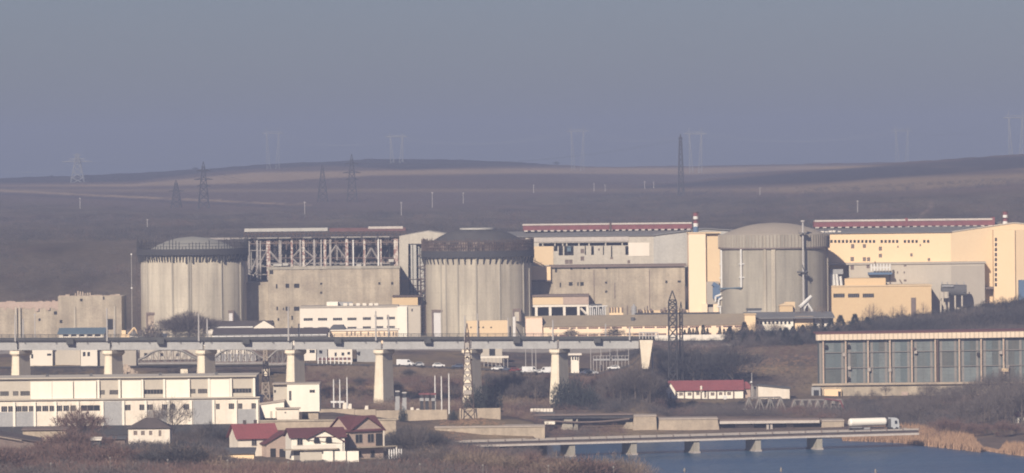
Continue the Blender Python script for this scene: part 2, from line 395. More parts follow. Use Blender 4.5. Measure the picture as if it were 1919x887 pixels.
    mr = N.new('ShaderNodeMapRange'); mr.inputs['From Min'].default_value = .3; mr.inputs['From Max'].default_value = .7; mr.inputs['To Min'].default_value = .65; mr.inputs['To Max'].default_value = 1.35
    L.new(nz.outputs['Fac'], mr.inputs['Value'])
    mx = N.new('ShaderNodeMix'); mx.data_type = 'RGBA'; mx.blend_type = 'MULTIPLY'; mx.inputs[0].default_value = 1
    L.new(ca.outputs['Color'], mx.inputs[6]); L.new(mr.outputs[0], mx.inputs[7]); L.new(mx.outputs[2], b.inputs['Base Color'])
    me.materials.append(m)
    o = bpy.data.objects.new('ground', me); COL.objects.link(o); struct(o)
build_ground()

def build_water():
    m = bpy.data.materials.new('canal_water'); m.use_nodes = True
    N, L = m.node_tree.nodes, m.node_tree.links
    b = N['Principled BSDF']; b.inputs['Base Color'].default_value = (.022, .060, .105, 1); b.inputs['Roughness'].default_value = .3; b.inputs['IOR'].default_value = 1.33
    b.inputs['Specular IOR Level'].default_value = .16
    tc = N.new('ShaderNodeTexCoord'); mp = N.new('ShaderNodeMapping'); mp.inputs['Scale'].default_value = (.35, .12, 1)
    nz = N.new('ShaderNodeTexNoise'); nz.inputs['Scale'].default_value = 1.; nz.inputs['Detail'].default_value = 5
    L.new(tc.outputs['Object'], mp.inputs[0]); L.new(mp.outputs[0], nz.inputs['Vector'])
    bp = N.new('ShaderNodeBump'); bp.inputs['Strength'].default_value = .8; bp.inputs['Distance'].default_value = .5
    L.new(nz.outputs['Fac'], bp.inputs['Height']); L.new(bp.outputs[0], b.inputs['Normal'])
    mp2 = N.new('ShaderNodeMapping'); mp2.inputs['Scale'].default_value = (.012, .09, 1); n2 = N.new('ShaderNodeTexNoise'); n2.inputs['Detail'].default_value = 4
    n2.inputs['Scale'].default_value = 1.
    L.new(tc.outputs['Object'], mp2.inputs[0]); L.new(mp2.outputs[0], n2.inputs['Vector'])
    cr = N.new('ShaderNodeMix'); cr.data_type = 'RGBA'; cr.inputs[6].default_value = (.004, .036, .092, 1); cr.inputs[7].default_value = (.045, .105, .180, 1)
    L.new(n2.outputs['Fac'], cr.inputs[0]); L.new(cr.outputs[2], b.inputs['Base Color'])
    w = MB(); w.add([(-60, 250, WATER_Z), (420, 250, WATER_Z), (420, 1640, WATER_Z), (-60, 1640, WATER_Z)], [(0, 1, 2, 3)])
    struct(w.build('water', m))
build_water()

# ------------------------------------------------------------------ light, sky, air, camera
EL, AZ = math.radians(29), math.radians(21)          # sun height; swing to the left of straight behind the camera
TOSUN = Vector((-math.sin(AZ) * math.cos(EL), -math.cos(AZ) * math.cos(EL), math.sin(EL)))
sd = bpy.data.lights.new('sun', 'SUN'); sd.energy = 5.0; sd.angle = math.radians(.53); sd.color = (1.0, .875, .71)
so = bpy.data.objects.new('sun', sd); COL.objects.link(so); so.rotation_euler = TOSUN.to_track_quat('Z', 'Y').to_euler(); so.location = (-200, 200, 400)
wd = bpy.data.worlds.new('World'); SC.world = wd; wd.use_nodes = True
N, L = wd.node_tree.nodes, wd.node_tree.links
sky = N.new('ShaderNodeTexSky'); sky.sky_type = 'NISHITA'; sky.sun_disc = False
sky.sun_elevation = EL; sky.sun_rotation = math.radians(180) + AZ; sky.air_density = 1.0; sky.dust_density = .6; sky.ozone_density = 3.0
bg = N['Background']; bg.inputs['Strength'].default_value = .055
tn = N.new('ShaderNodeMix'); tn.data_type = 'RGBA'; tn.blend_type = 'MULTIPLY'; tn.inputs[0].default_value = 1; tn.inputs[7].default_value = (.525, .535, .735, 1)
L.new(sky.outputs[0], tn.inputs[6]); L.new(tn.outputs[2], bg.inputs['Color'])

def build_haze():
    m = bpy.data.materials.new('haze_air'); m.use_nodes = True
    N, L = m.node_tree.nodes, m.node_tree.links
    N.remove(N['Principled BSDF'])
    v = N.new('ShaderNodeVolumePrincipled'); v.inputs['Color'].default_value = (.405, .485, .745, 1); v.inputs['Density'].default_value = HAZE; v.inputs['Anisotropy'].default_value = 0.
    L.new(v.outputs[0], N['Material Output'].inputs['Volume'])
    b = MB(); b.box(-2900, 2900, -60, 7700, -7.5, 150)
    struct(b.build('haze', m), 'stuff')
HAZE = .000205
build_haze()

cd = bpy.data.cameras.new('camera'); cam = bpy.data.objects.new('camera', cd); COL.objects.link(cam)
cd.sensor_width = 36; cd.lens = F * 36 / 1919; cd.clip_start = 1; cd.clip_end = 30000
pitch = math.atan((CY - HY) / F)
fw = Vector((0, math.cos(pitch), -math.sin(pitch)))
up = Vector((0, math.sin(pitch), math.cos(pitch))); rt = Vector((1, 0, 0))
# content turned by ROLL: right side higher, so the camera leans the other way
cr_, sr_ = math.cos(ROLL), math.sin(ROLL)
r2 = rt * cr_ - up * sr_; u2 = rt * sr_ + up * cr_
cam.matrix_world = Matrix(((r2.x, u2.x, -fw.x, 0), (r2.y, u2.y, -fw.y, 0), (r2.z, u2.z, -fw.z, CZ), (0, 0, 0, 1)))
SC.camera = cam
SC.render.engine = 'CYCLES'
vs = SC.view_settings; SC.display_settings.display_device = 'sRGB'; vs.view_transform = 'Standard'; vs.look = 'None'; vs.exposure = .45; vs.gamma = 1; vs.use_curve_mapping = False
cy = SC.cycles
cy.use_denoising = True; cy.max_bounces = 4; cy.diffuse_bounces = 2; cy.glossy_bounces = 2; cy.volume_bounces = 0; cy.transparent_max_bounces = 8
cy.use_adaptive_sampling = True; cy.adaptive_threshold = .01; cy.filter_width = 1.9; cy.sample_clamp_indirect = 4
# ------------------------------------------------------------------ the plant: helpers
def hol(rects, Y): return [R(*r, Y) for r in rects]
def panes(root, holes, y, m='glass', name='window', bars=0, fm='shutter', d=.22):
    for h in holes:
        w = MB(); w.box(h[0] - .02, h[1] + .02, y + d, y + d + .06, h[2] - .02, h[3] + .02)
        if bars:
            w.mat(1)
            for i in range(1, bars):
                x = h[0] + (h[1] - h[0]) * i / bars
                w.box(x - .07, x + .07, y + d - .05, y + d + .02, h[2], h[3])
        w.build(name, [M[m], M[fm]] if bars else M[m], root)
def block(root, px0, py0, px1, py1, Y, depth, m, rects=(), name='wall', zb=None, win='glass', wname='window', bars=0, cap=None, label=None):
    x0, x1, z0, z1 = R(px0, py0, px1, py1, Y)
    if zb is not None: z0 = zb
    hs = hol(rects, Y)
    w = MB(); w.facade(x0, x1, z0, z1, Y, hs); w.box(x0, x1, Y + .35, Y + depth, z0, z1)
    o = w.build(name, M[m], root, label=label)
    panes(root, hs, Y, win, wname, bars)
    if cap:
        c = MB(); c.box(x0 - .25, x1 + .25, Y - .25, Y + depth + .2, z1 + .003, z1 + .5); c.build('parapet', M[cap], root)
    return x0, x1, z0, z1
def rt_(name, label, cat, px, Y, group=None, z=None):
    x = P(px, 620, Y)[0]
    return thing(name, label, cat, (x, Y, gz(x, Y) if z is None else z), group)

# ------------------------------------------------------------------ three reactor buildings
def pol(cx, cy, r, a): return cx + r * math.sin(a), cy - r * math.cos(a)      # a = 0 faces the camera
def reactor_left():
    Y = 2000; cx = P(362, 560, Y)[0]; u = Y / F; r = 99 * u; z0 = 16.5
    zt = P(362, 472, Y)[2]
    t = thing('reactor_building', 'leftmost round concrete reactor building with low grey dome and dark scaffold ring', 'reactor', (cx, Y, z0))
    w = MB(); w.lathe(cx, Y, [(r, z0), (r, zt - .4), (r - .6, zt)], 96); w.build('wall', M['concrete'], t, smooth=True)
    d = MB(); R0 = r * .86; h = 5.6; rr = (R0 * R0 + h * h) / (2 * h)
    d.lathe(cx, Y, [(r - .3, zt - .3), (R0, zt + .2)] + [(math.sqrt(max(rr * rr - (rr - h + q) ** 2, 0)), zt + .2 + q) for q in [h * k / 10 for k in range(11)]], 72)
    d.build('dome', M['dome_grey'], t, smooth=True)
    for a in (-.33, -.02, .02, .62, 1.15, -.95):
        b = MB(); x, y = pol(cx, Y, r + .05, a); b.tube((x, y, z0), (x, y, zt - 1), .38, .38, 6); b.build('rib', M['concrete_grey'], t)
    g = MB()
    zr = P(362, 477, Y)[2]
    g.lathe(cx, Y, [(r + .05, zr), (r + 1.2, zr), (r + 1.2, zr + 2.3), (r + 1.0, zr + 2.3), (r + 1.0, zr + .4), (r + .05, zr + .4)], 96)
    for i in range(104):
        a = 2 * PI * i / 104; x, y = pol(cx, Y, r + 1.05, a)
        g.tube((x, y, zr), (x, y, zr + random.uniform(3.2, 6.4)), .17, .14, 4)
        x2, y2 = pol(cx, Y, r + .1, a); g.tube((x2, y2, zr - 2.6), (x, y, zr), .2, .2, 4)
        x3, y3 = pol(cx, Y, r + .6, a)
        if i % 2: g.box(x3 - .28, x3 + .28, y3 - .28, y3 + .28, zr - random.uniform(1.2, 3.1), zr + .05)
    for zz in (3.2, 4.3):
        g.lathe(cx, Y, [(r + .95, zr + zz), (r + 1.15, zr + zz), (r + 1.15, zr + zz + .14), (r + .95, zr + zz + .14), (r + .95, zr + zz)], 84)
    g.build('scaffold_ring', M['dark_steel'], t)
    st = MB(); x, y = pol(cx, Y, r + .8, -1.35)                       # ladder tower on the left edge
    for dx in (-.7, .7):
        st.tube((x + dx, y, z0), (x + dx, y, zr), .12, .12, 4)
    for k in range(16): st.box(x - .7, x + .7, y - .1, y + .1, z0 + 1.8 * k, z0 + 1.8 * k + .14)
    st.build('ladder_tower', M['rust_steel'], t)
    for px0, px1, py0, py1, mm in ((279, 305, 584, 605, 'rubble'), (427, 442, 580, 603, 'door_white')):
        x0, x1, za, zb = R(px0, py0, px1, py1 + 40, Y)
        y = Y - math.sqrt(r * r - ((x0 + x1) / 2 - cx) ** 2) - .6
        f = MB(); f.box(x0, x1, y, y + 3.5, zb - .9, zb); f.box(x0, x0 + .5, y, y + 3.5, z0, zb - .9); f.box(x1 - .5, x1, y, y + 3.5, z0, zb - .9)
        df = f.build('door_frame', M['vent_brown'], t)
        q = MB(); q.box(x0 + .5, x1 - .5, y + .35, y + .6, z0, zb - .9); q.build('door', M[mm], df)
def reactor_mid():
    Y = 2000; cx = P(896, 550, Y)[0]; u = Y / F; r = 100.5 * u; z0 = 16.5
    zt = P(896, 468, Y)[2]
    t = thing('reactor_building', 'middle reactor building, streaked pale concrete drum under dark railed ring and black dome', 'reactor', (cx, Y, z0))
    w = MB(); w.lathe(cx, Y, [(r, z0), (r, zt)], 96); w.build('wall', M['concrete'], t, smooth=True)
    d = MB(); R0 = r * .97; zd = P(896, 458, Y)[2]; h = P(896, 431, Y)[2] - zd
    d.lathe(cx, Y, [(r, zt)] + [(R0 * (1 - .66 * k / 12), zd + h * math.sin(PI / 2 * k / 12) ** 1.15) for k in range(13)] + [(0, zd + h + .25)], 72)
    dm = d.build('dome', M['dome_dark'], t, smooth=True)
    c = MB(); c.lathe(cx, Y, [(r * .33, zd + h + .15), (r * .33, zd + h + .75), (r * .28, zd + h + .75), (0, zd + h + .8)], 48); c.build('dome_cap', M['clad_grey'], dm)
    for a in (-.74, -.62, -.37, -.02, .42, 1.0, 1.25):
        b = MB(); x, y = pol(cx, Y, r + .05, a); b.tube((x, y, z0), (x, y, zt - 1), .36, .36, 6); b.build('rib', M['concrete_grey'], t)
    g = MB(); zr = P(896, 481, Y)[2]
    g.lathe(cx, Y, [(r + .05, zr), (r + 1.15, zr), (r + 1.15, zr + 2.4), (r + .95, zr + 2.4), (r + .05, zr + 2.4)], 96)
    for i in range(110):
        a = 2 * PI * i / 110; x, y = pol(cx, Y, r + 1.0, a)
        x2, y2 = pol(cx, Y, r + .1, a)
        if i % 2 == 0:
            g.tube((x2, y2, zr - 2.6), (x, y, zr), .24, .24, 4)
    g.build('ring_platform', M['dark_steel'], t)
    rl = MB(); zq = zr + 2.4
    for i in range(150):
        a = 2 * PI * i / 150; x, y = pol(cx, Y, r + .9, a)
        rl.tube((x, y, zq), (x, y, zq + random.uniform(3.4, 5.0)), .15, .12, 4)
        if i % 3 == 0:
            x2, y2 = pol(cx, Y, r + .9, a + .08); rl.tube((x, y, zq + .3), (x2, y2, zq + 3.2), .1, .1, 4)
    for zz in (1.2, 2.4, 3.6):
        rl.lathe(cx, Y, [(r + .8, zq + zz), (r + 1.02, zq + zz), (r + 1.02, zq + zz + .22), (r + .8, zq + zz + .22), (r + .8, zq + zz)], 84)
    rl.build('scaffold_railing', M['rust_steel'], t)
    bd = MB(); bd.lathe(cx, Y, [(r + .6, zq), (r + .6, zq + 3.3)], 96)
    for i in range(150):
        if random.random() < .4:
            a = 2 * PI * i / 150; x, y = pol(cx, Y, r + .72, a); zz = random.choice((.2, 1.4, 2.6)); bd.box(x - .4, x + .4, y - .06, y + .06, zq + zz, zq + zz + random.uniform(.4, .9))
    bd.build('shutter_boards', M['patchy_screen'], t)
    for px0, px1, py0, py1, fr, mm in ((810, 838, 579, 640, 'vent_brown', 'door_white'), (960, 976, 577, 600, 'vent_brown', 'grey_wall')):
        x0, x1, za, zb = R(px0, py0, px1, py1, Y)
        y = Y - math.sqrt(r * r - ((x0 + x1) / 2 - cx) ** 2) - 1.3
        zlow = z0 if py1 > 620 else za
        f = MB(); f.box(x0, x1, y, y + 4.5, zb - .9, zb); f.box(x0, x0 + .7, y, y + 4.5, zlow, zb - .9); f.box(x1 - .7, x1, y, y + 4.5, zlow, zb - .9)
        df = f.build('door_frame', M[fr], t)
        q = MB(); q.box(x0 + .7, x1 - .7, y + .35, y + .6, zlow, zb - .9); q.build('door', M[mm], df)
    st = MB(); x = P(793, 560, Y)[0]; y = Y - 4                      # scaffold stair on its left flank
    for dx in (-1.0, 1.0):
        for dy in (-1, 1): st.tube((x + dx, y + dy, z0), (x + dx, y + dy, zr), .13, .13, 4)
    for k in range(15):
        zz = z0 + 2 * k; st.box(x - 1, x + 1, y - 1, y + 1, zz, zz + .15); st.tube((x - 1, y - 1, zz), (x + 1, y - 1, zz + 2), .1, .1, 4)
    st.build('stair_scaffold', M['rust_steel'], t)
def reactor_right():
    Y = 2000; cx = P(1451, 520, Y)[0]; u = Y / F; r = 101 * u; z0 = 17
    zt = P(1451, 439, Y)[2]; zs = P(1451, 463, Y)[2]
    t = thing('reactor_building', 'finished grey reactor building with smooth dome, ribbed parapet band and thin mast on its right', 'reactor', (cx, Y, z0))
    w = MB(); w.lathe(cx, Y, [(r, z0), (r, zs)], 96); w.build('wall', M['concrete_grey'], t, smooth=True)
    b = MB(); b.lathe(cx, Y, [(r, zs - .05), (r + .55, zs), (r + .55, zt), (r - .8, zt), (r - .8, zs)], 96); pb = b.build('parapet_band', M['concrete_grey'], t)
    fl = MB()
    for i in range(96):
        a = 2 * PI * i / 96; x, y = pol(cx, Y, r + .55, a); fl.tube((x, y, zs + .2), (x, y, zt - .1), .22, .22, 4)
    fl.build('flutes', M['dome_concrete'], pb)
    s = MB(); s.lathe(cx, Y, [(r + .02, zs - .5), (r + .75, zs - .5), (r + .75, zs - .004), (r + .02, zs - .004)], 96); s.build('dark_ledge', M['vent_brown'], t)  # dark brown ring ledge below the parapet band
    d = MB(); h = 4.6; R0 = r * .98; rr = (R0 * R0 + h * h) / (2 * h)
    d.lathe(cx, Y, [(R0, zt - .4)] + [(math.sqrt(max(rr * rr - (rr - h + q) ** 2, 0)), zt - .2 + q) for q in [h * k / 12 for k in range(13)]], 72)
    d.build('dome', M['dome_concrete'], t, smooth=True)
    for a in (-.22, -.075, -.045, 1.32, -1.42):
        q = MB(); x, y = pol(cx, Y, r - .1, a); q.tube((x, y, z0), (x, y, zt - .3), .75 if a in (-.22,) else .6, None, 8); q.build('buttress', M['concrete'], t)
    # white pipes down the left flank
    for px, pb_ in ((1351, 540), (1385, 537)):
        x, yy, za = P(px, 466, Y); zb = P(px, pb_, Y)[2]
        y = Y - math.sqrt(max(r * r - (x - cx) ** 2, 1)) - .9
        q = MB(); q.tube((x, y, zb), (x, y, za), .42, .42, 8)
        for k in (.25, .6): q.box(x - .9, x + 1.2, y - .3, y + .9, zb + (za - zb) * k, zb + (za - zb) * k + .35)
        q.build('riser_pipe', M['pole_white'], t)
    xa, _, zz = P(1385, 538, Y); xb = P(1347, 543, Y)[0]
    q = MB(); ya = Y - math.sqrt(r * r - (xa - cx) ** 2) - .9
    q.tube((xa, ya, zz), (xb, Y - 5, zz - .5), .36, .36, 6); q.build('cross_pipe', M['roof_blue'], t)
    # thin mast standing just in front of the right flank
    x = P(1505, 500, Y - 19)[0]; ym = Y - 20.5
    ms = thing('vent_mast', 'tall thin pale mast with two small platforms in front of the grey domed reactor', 'mast', (x, ym, z0))
    q = MB(); q.tube((x, ym, z0), (x, ym, P(1505, 414, ym)[2]), .42, .36, 8); q.build('pole', M['pole'], ms)
    for py in (438, 511):
        z = P(1505, py, ym)[2]; q = MB(); q.lathe(x, ym, [(.4, z), (1.7, z), (1.7, z + .35), (.4, z + .35)], 12); q.tube((x - 1.6, ym, z), (x - 1.6, ym, z + 1.2), .08); q.tube((x + 1.6, ym, z), (x + 1.6, ym, z + 1.2), .08)
        if py > 500: q.bar((x - .5, ym - .3, z + 3), (x + 1.2, ym - .3, z - 1.4), .3); q.bar((x - 2.4, ym, z + .2), (x + 1.8, ym, z + .2), .5)
        q.build('platform', M['roof_slate'], ms)
    q = MB(); z = P(1505, 416, ym)[2]; q.lathe(x, ym, [(0, z), (.8, z), (.8, z + .6), (0, z + .6)], 10); q.build('cap', M['pole'], ms)
reactor_left(); reactor_mid(); reactor_right()

# ------------------------------------------------------------------ unfinished concrete block and steel hall between the left and middle reactors
t = rt_('service_building', 'bare concrete block below the steel frame, between leftmost and middle reactors', 'building', 620, 2006, z=16.5)
block(t, 503, 503, 749, 632, 2006, 28, 'concrete_ruin', [(535, 532, 542, 540), (551, 532, 561, 540), (517, 533, 520, 541), (535, 575, 542, 583), (551, 575, 561, 583), (518, 575, 521, 582), (600, 547, 604, 551),
      (600, 530, 604, 534), (709, 529, 713, 534), (733, 529, 737, 534), (505, 507, 512, 514), (536, 503.5, 541, 506), (562, 503.5, 570, 506), (600, 503.5, 604, 506), (530, 577, 532, 582), (546, 592, 549, 600), (520, 596, 523, 602), (545, 612, 548, 618)], zb=16.5, win='dark_gap', wname='opening')
x0, x1, z0, z1 = R(462, 529, 503, 632, 2007)
q = MB(); q.box(x0, x1 - .01, 2007, 2030, 16.5, z1); q.build('side_wall', M['concrete_ruin'], t)
x0, x1, z0, z1 = R(500, 500, 750, 504, 2006)
q = MB(); q.box(x0, x1, 2005.7, 2005.995, z1 - .9, z1 + .15); q.build('coping', M['concrete_grey'], t)

def steel_hall():
    Y = 2036; D = 30
    t = rt_('steel_frame_hall', 'open steel frame hall with bare trusses above the concrete block', 'building', 600, Y, z=17)
    x0, x1, zb, zt = R(462, 447, 750, 530, Y)
    zf = P(600, 503, Y)[2]
    k = 0
    for px, wd_, m in ((466, 1.0, 'white_steel'), (482, .8, 'white_steel'), (488, .5, 'white_steel'), (503, 1.5, 'red_white'), (525, 1.1, 'white_steel'), (547, .8, 'red_white'), (563, .7, 'white_steel'), (569, .9, 'red_white'), (589, .8, 'white_steel'), (602, .4, 'pole'),
                       (609, 1.0, 'red_white'), (619, .8, 'white_steel'), (650, 1.1, 'red_white'), (662, .5, 'pole_white'), (683, .8, 'red_white'), (709, .55, 'pole_white'), (714, .5, 'red_white'), (742, 1.6, 'red_white')):
        x = P(px, 480, Y)[0]; q = MB(); w2 = wd_ / 2
        q.box(x - w2, x + w2, Y - .3, Y + .3, zf - 8 if px > 500 else 17, zt); q.build('column', M[m], t)
        if wd_ > .7 and px < 740:
            q = MB(); q.box(x - w2 * .8, x + w2 * .8, Y + D, Y + D + .6, zf - 8, zt); q.build('column', M['rust_steel'], t)
    def br(a, b, w=.45, m='white_steel', dy=0.):
        pa, pb = P(*a, Y), P(*b, Y); q = MB(); q.bar((pa[0], Y - .1 + dy, pa[2]), (pb[0], Y - .1 + dy, pb[2]), w); q.build('brace', M[m], t)
    for a, b in (((547, 484), (565, 464)), ((565, 464), (589, 484)), ((547, 484), (567, 504)), ((589, 484), (567, 504)), ((505, 470), (525, 494)), ((609, 490), (630, 460)), ((630, 460), (650, 488)), ((470, 512), (482, 482)), ((470, 524), (484, 505)), ((484, 498), (501, 470)),
                 ((683, 488), (696, 465)), ((696, 465), (709, 488)), ((632, 462), (632, 488))): br(a, b)
    for yy, w, m in ((484, .5, 'rust_steel'), (494, .35, 'white_steel'), (455, .35, 'rust_steel'), (500, .5, 'concrete_grey')): br((505, yy), (745, yy), w, m, .3)
    for yy in (470, 500, 515): br((464, yy), (503, yy), .3, 'white_steel', .3)
    # roof truss: chords and a dense web, then the deck
    tr = MB(); za, zc = P(600, 456, Y)[2], P(600, 448, Y)[2]; n = 46
    for i in range(n):
        xa = x0 + (x1 - x0) * i / n; xb = x0 + (x1 - x0) * (i + 1) / n
        tr.bar((xa, Y, za if i % 2 else zc), (xb, Y, zc if i % 2 else za), .28)
        if i % 3 == 0: tr.bar((xa, Y, za - random.uniform(0, 2.5)), (xa, Y, zc), .3)
    tr.bar((x0, Y, za), (x1, Y, za), .35); tr.build('roof_truss', M['vent_brown'], t)
    for j in range(1, 5):
        tr = MB(); yy = Y + D * j / 4
        for i in range(n // 2):
            xa = x0 + (x1 - x0) * i / (n // 2); xb = x0 + (x1 - x0) * (i + 1) / (n // 2)
            tr.bar((xa, yy, za if i % 2 else zc), (xb, yy, zc if i % 2 else za), .35)
        tr.build('rear_truss', M['rust_steel'], t)
    q = MB(); xl = P(386, 444, Y)[0]; zr = P(600, 443.5, Y)[2]
    q.box(xl, x1, Y - 1.5, Y + D + 2, zr - .5, zr); q.build('roof', M['roof_dark'], t)
    e = MB(); xe = P(386, 446, Y)[0]; xf = P(432, 446, Y)[0]; e.box(xe, xf, Y - 1.75, Y - 1.5, zr - .75, zr - .02); e.build('roof_edge', M['white_steel'], t)
    for pa, pb in ((434, 470), (482, 520), (523, 545), (568, 584), (620, 645), (650, 676), (680, 706), (710, 730)):
        e = MB(); e.box(P(pa, 446, Y)[0], P(pb, 446, Y)[0], Y - 1.75, Y - 1.5, zr - .6, zr - .1); e.build('roof_edge', M['truss_grey'], t)
    q = MB(); zb2 = P(600, 490, Y)[2]                               # dim back wall of the hall with the machinery deck
    q.box(x0, x1, Y + D + 1, Y + D + 1.5, 17, zb2); q.build('back_wall', M['roof_slate'], t)
    for a, b, c, d in ((527, 479, 545, 488), (592, 478, 606, 488), (664, 474, 681, 488), (716, 470, 740, 488), (606, 490, 640, 500), (640, 488, 672, 502), (672, 490, 706, 500)):
        X0, X1, Z0, Z1 = R(a, b, c, d, Y + 12); q = MB(); q.box(X0, X1, Y + 12, Y + 16, Z0 - 3, Z1); q.build('machinery', M['vent_brown'], t)
    for dy, mm in ((7, 'truss_grey'), (14, 'vent_brown'), (22, 'rust_steel')):     # inner frames: posts, ties and crossed braces
        q = MB(); X0, X1 = x0 + 1.5 * dy / 7, x1 - 1; n2 = 17; zz0, zz1 = zf - 1, zt
        for i in range(n2 + 1):
            xa = X0 + (X1 - X0) * i / n2; q.box(xa - .2, xa + .2, Y + dy, Y + dy + .4, zz0, zz1)
            if i < n2:
                xb = X0 + (X1 - X0) * (i + 1) / n2
                if (i * 7 + dy) % 3: q.bar((xa, Y + dy, zz0 + 2), (xb, Y + dy, zz1 - 3.5), .22)
                if (i * 5 + dy) % 4 == 1: q.bar((xb, Y + dy, zz0 + 2), (xa, Y + dy, zz1 - 3.5), .22)
        for zz in (zz0 + 2.2, zz0 + 4.6, zz1 - 3.5, zz1 - 1.6): q.bar((X0, Y + dy + .2, zz), (X1, Y + dy + .2, zz), .3)
        q.build('inner_frame', M[mm], t)
    for a, b, c, d in ((526, 462, 546, 488), (592, 461, 607, 488), (630, 464, 640, 486), (663, 461, 682, 488), (716, 459, 740, 488), (466, 462, 482, 500)):
        X0, X1, Z0, Z1 = R(a, b, c, d, Y + 26); q = MB(); q.box(X0, X1, Y + 26, Y + 26.4, Z0, Z1); q.build('rear_cladding', M['roof_slate'], t)
    for a, b, c, d in ((512, 495, 528, 499), (530, 494, 540, 498), (668, 495, 677, 502), (728, 486, 738, 491)):
        X0, X1, Z0, Z1 = R(a, b, c, d, Y - 2); q = MB(); q.box(X0, X1, Y - 2, Y - .5, Z0, Z1); q.build('deck_sheet', M['clad_grey'], t)
    # long roof monitor
    ym = Y + 16
    X0, X1, Z0, Z1 = R(458, 428, 614, 434, ym); q = MB(); q.box(X0, X1, ym, ym + 6, Z0, Z1); mo = q.build('roof_monitor', M['clad_grey'], t)
    X2, X3, Z2, Z3 = R(617, 426, 760, 434, ym); q = MB(); q.box(X2, X3, ym + .01, ym + 6, Z2, Z3 - .25); q.build('roof_monitor', M['rust_red'], t)
    q = MB(); q.box(P(690, 427, ym)[0], P(755, 427, ym)[0], ym - .15, ym + 6.2, Z3 - .7, Z3 + .2); q.build('ridge_sheet', M['monitor_white'], t)
    q = MB(); zl = zr + .003
    for i in range(44):
        xx = X0 + (X3 - X0) * i / 43; q.box(xx - .15, xx + .15, ym + .5, ym + .8, zl, Z0 + .4)
        if i < 43 and i % 2: q.bar((xx, ym + .6, zl), (xx + (X3 - X0) / 43, ym + .6, Z0), .2)
    q.bar((X0, ym + .6, zl + .9), (X3, ym + .6, zl + .9), .25); q.build('monitor_frame', M['rust_steel'], t)
steel_hall()

# clad gable frame between the steel hall and the middle reactor
def gable_frame():
    Y = 2032
    t = rt_('gable_frame', 'pale clad gable frame on one broad leg, just left of the middle reactor', 'building', 770, Y, z=17)
    pts = [P(748, 443, Y), P(802, 433.5, Y), P(850, 441, Y), P(850, 457, Y), P(765, 457, Y), P(765, 524, Y), P(748, 524, Y)]
    q = MB(); q.prism([(p[0], p[2]) for p in pts][::-1], Y, Y + 34); q.build('gable_cladding', M['clad_pale'], t)
    x0, x1, z0, z1 = R(748, 524, 765, 562, Y)
    q = MB(); q.box(x0 + .02, x1 - .02, Y + .02, Y + 20, 17, z1 - .003); q.build('leg_cladding', M['cream_dull'], t)
    for px, w, ya in ((771, .35, 0), (777, .6, 0), (784, .35, 2), (789, .9, 3), (793, .5, 4)):
        x, _, za = P(px, 459, Y); q = MB(); q.box(x - w, x + w, Y + ya, Y + ya + .8, 17, za); q.build('column', M['clad_grey'], t)
    q = MB(); x0, x1, z0, z1 = R(766, 458, 850, 560, Y + 12); q.box(x0, x1, Y + 12, Y + 13, 17, z1); q.build('inner_wall', M['roof_slate'], t)
    for py in (478, 500, 523, 545):
        a, b = P(766, py, Y), P(797, py, Y); q = MB(); q.bar((a[0], Y + 1, a[2]), (b[0], Y + 1, b[2]), .3); q.build('tie_beam', M['vent_brown'], t)
    q = MB(); x0, x1, z0, z1 = R(767, 524, 797, 570, Y - 6)
    for i in range(5):
        xx = x0 + (x1 - x0) * i / 4; q.tube((xx, Y - 6, 17), (xx, Y - 6, z1), .16, .16, 4)
        for k in range(5): q.bar((x0, Y - 6, z0 + (z1 - z0) * k / 4), (x1, Y - 6, z0 + (z1 - z0) * k / 4), .22)
    q.build('scaffold', M['rust_steel'], t)
gable_frame()
t = rt_('site_cabin', 'small ochre hut on top of a platform behind the white office roof', 'cabin', 762, 1990, z=17)
x0, x1, z0, z1 = R(735, 557, 783, 590, 1990)
q = MB(); q.box(x0, x1, 1990, 2002, 17, z1); q.build('wall', M['ochre'], t)
q = MB(); q.box(x0 + .1, x1 + 1.5, 1989.6, 2002.4, z1 + .003, z1 + .5); q.build('roof', M['rust_steel'], t)

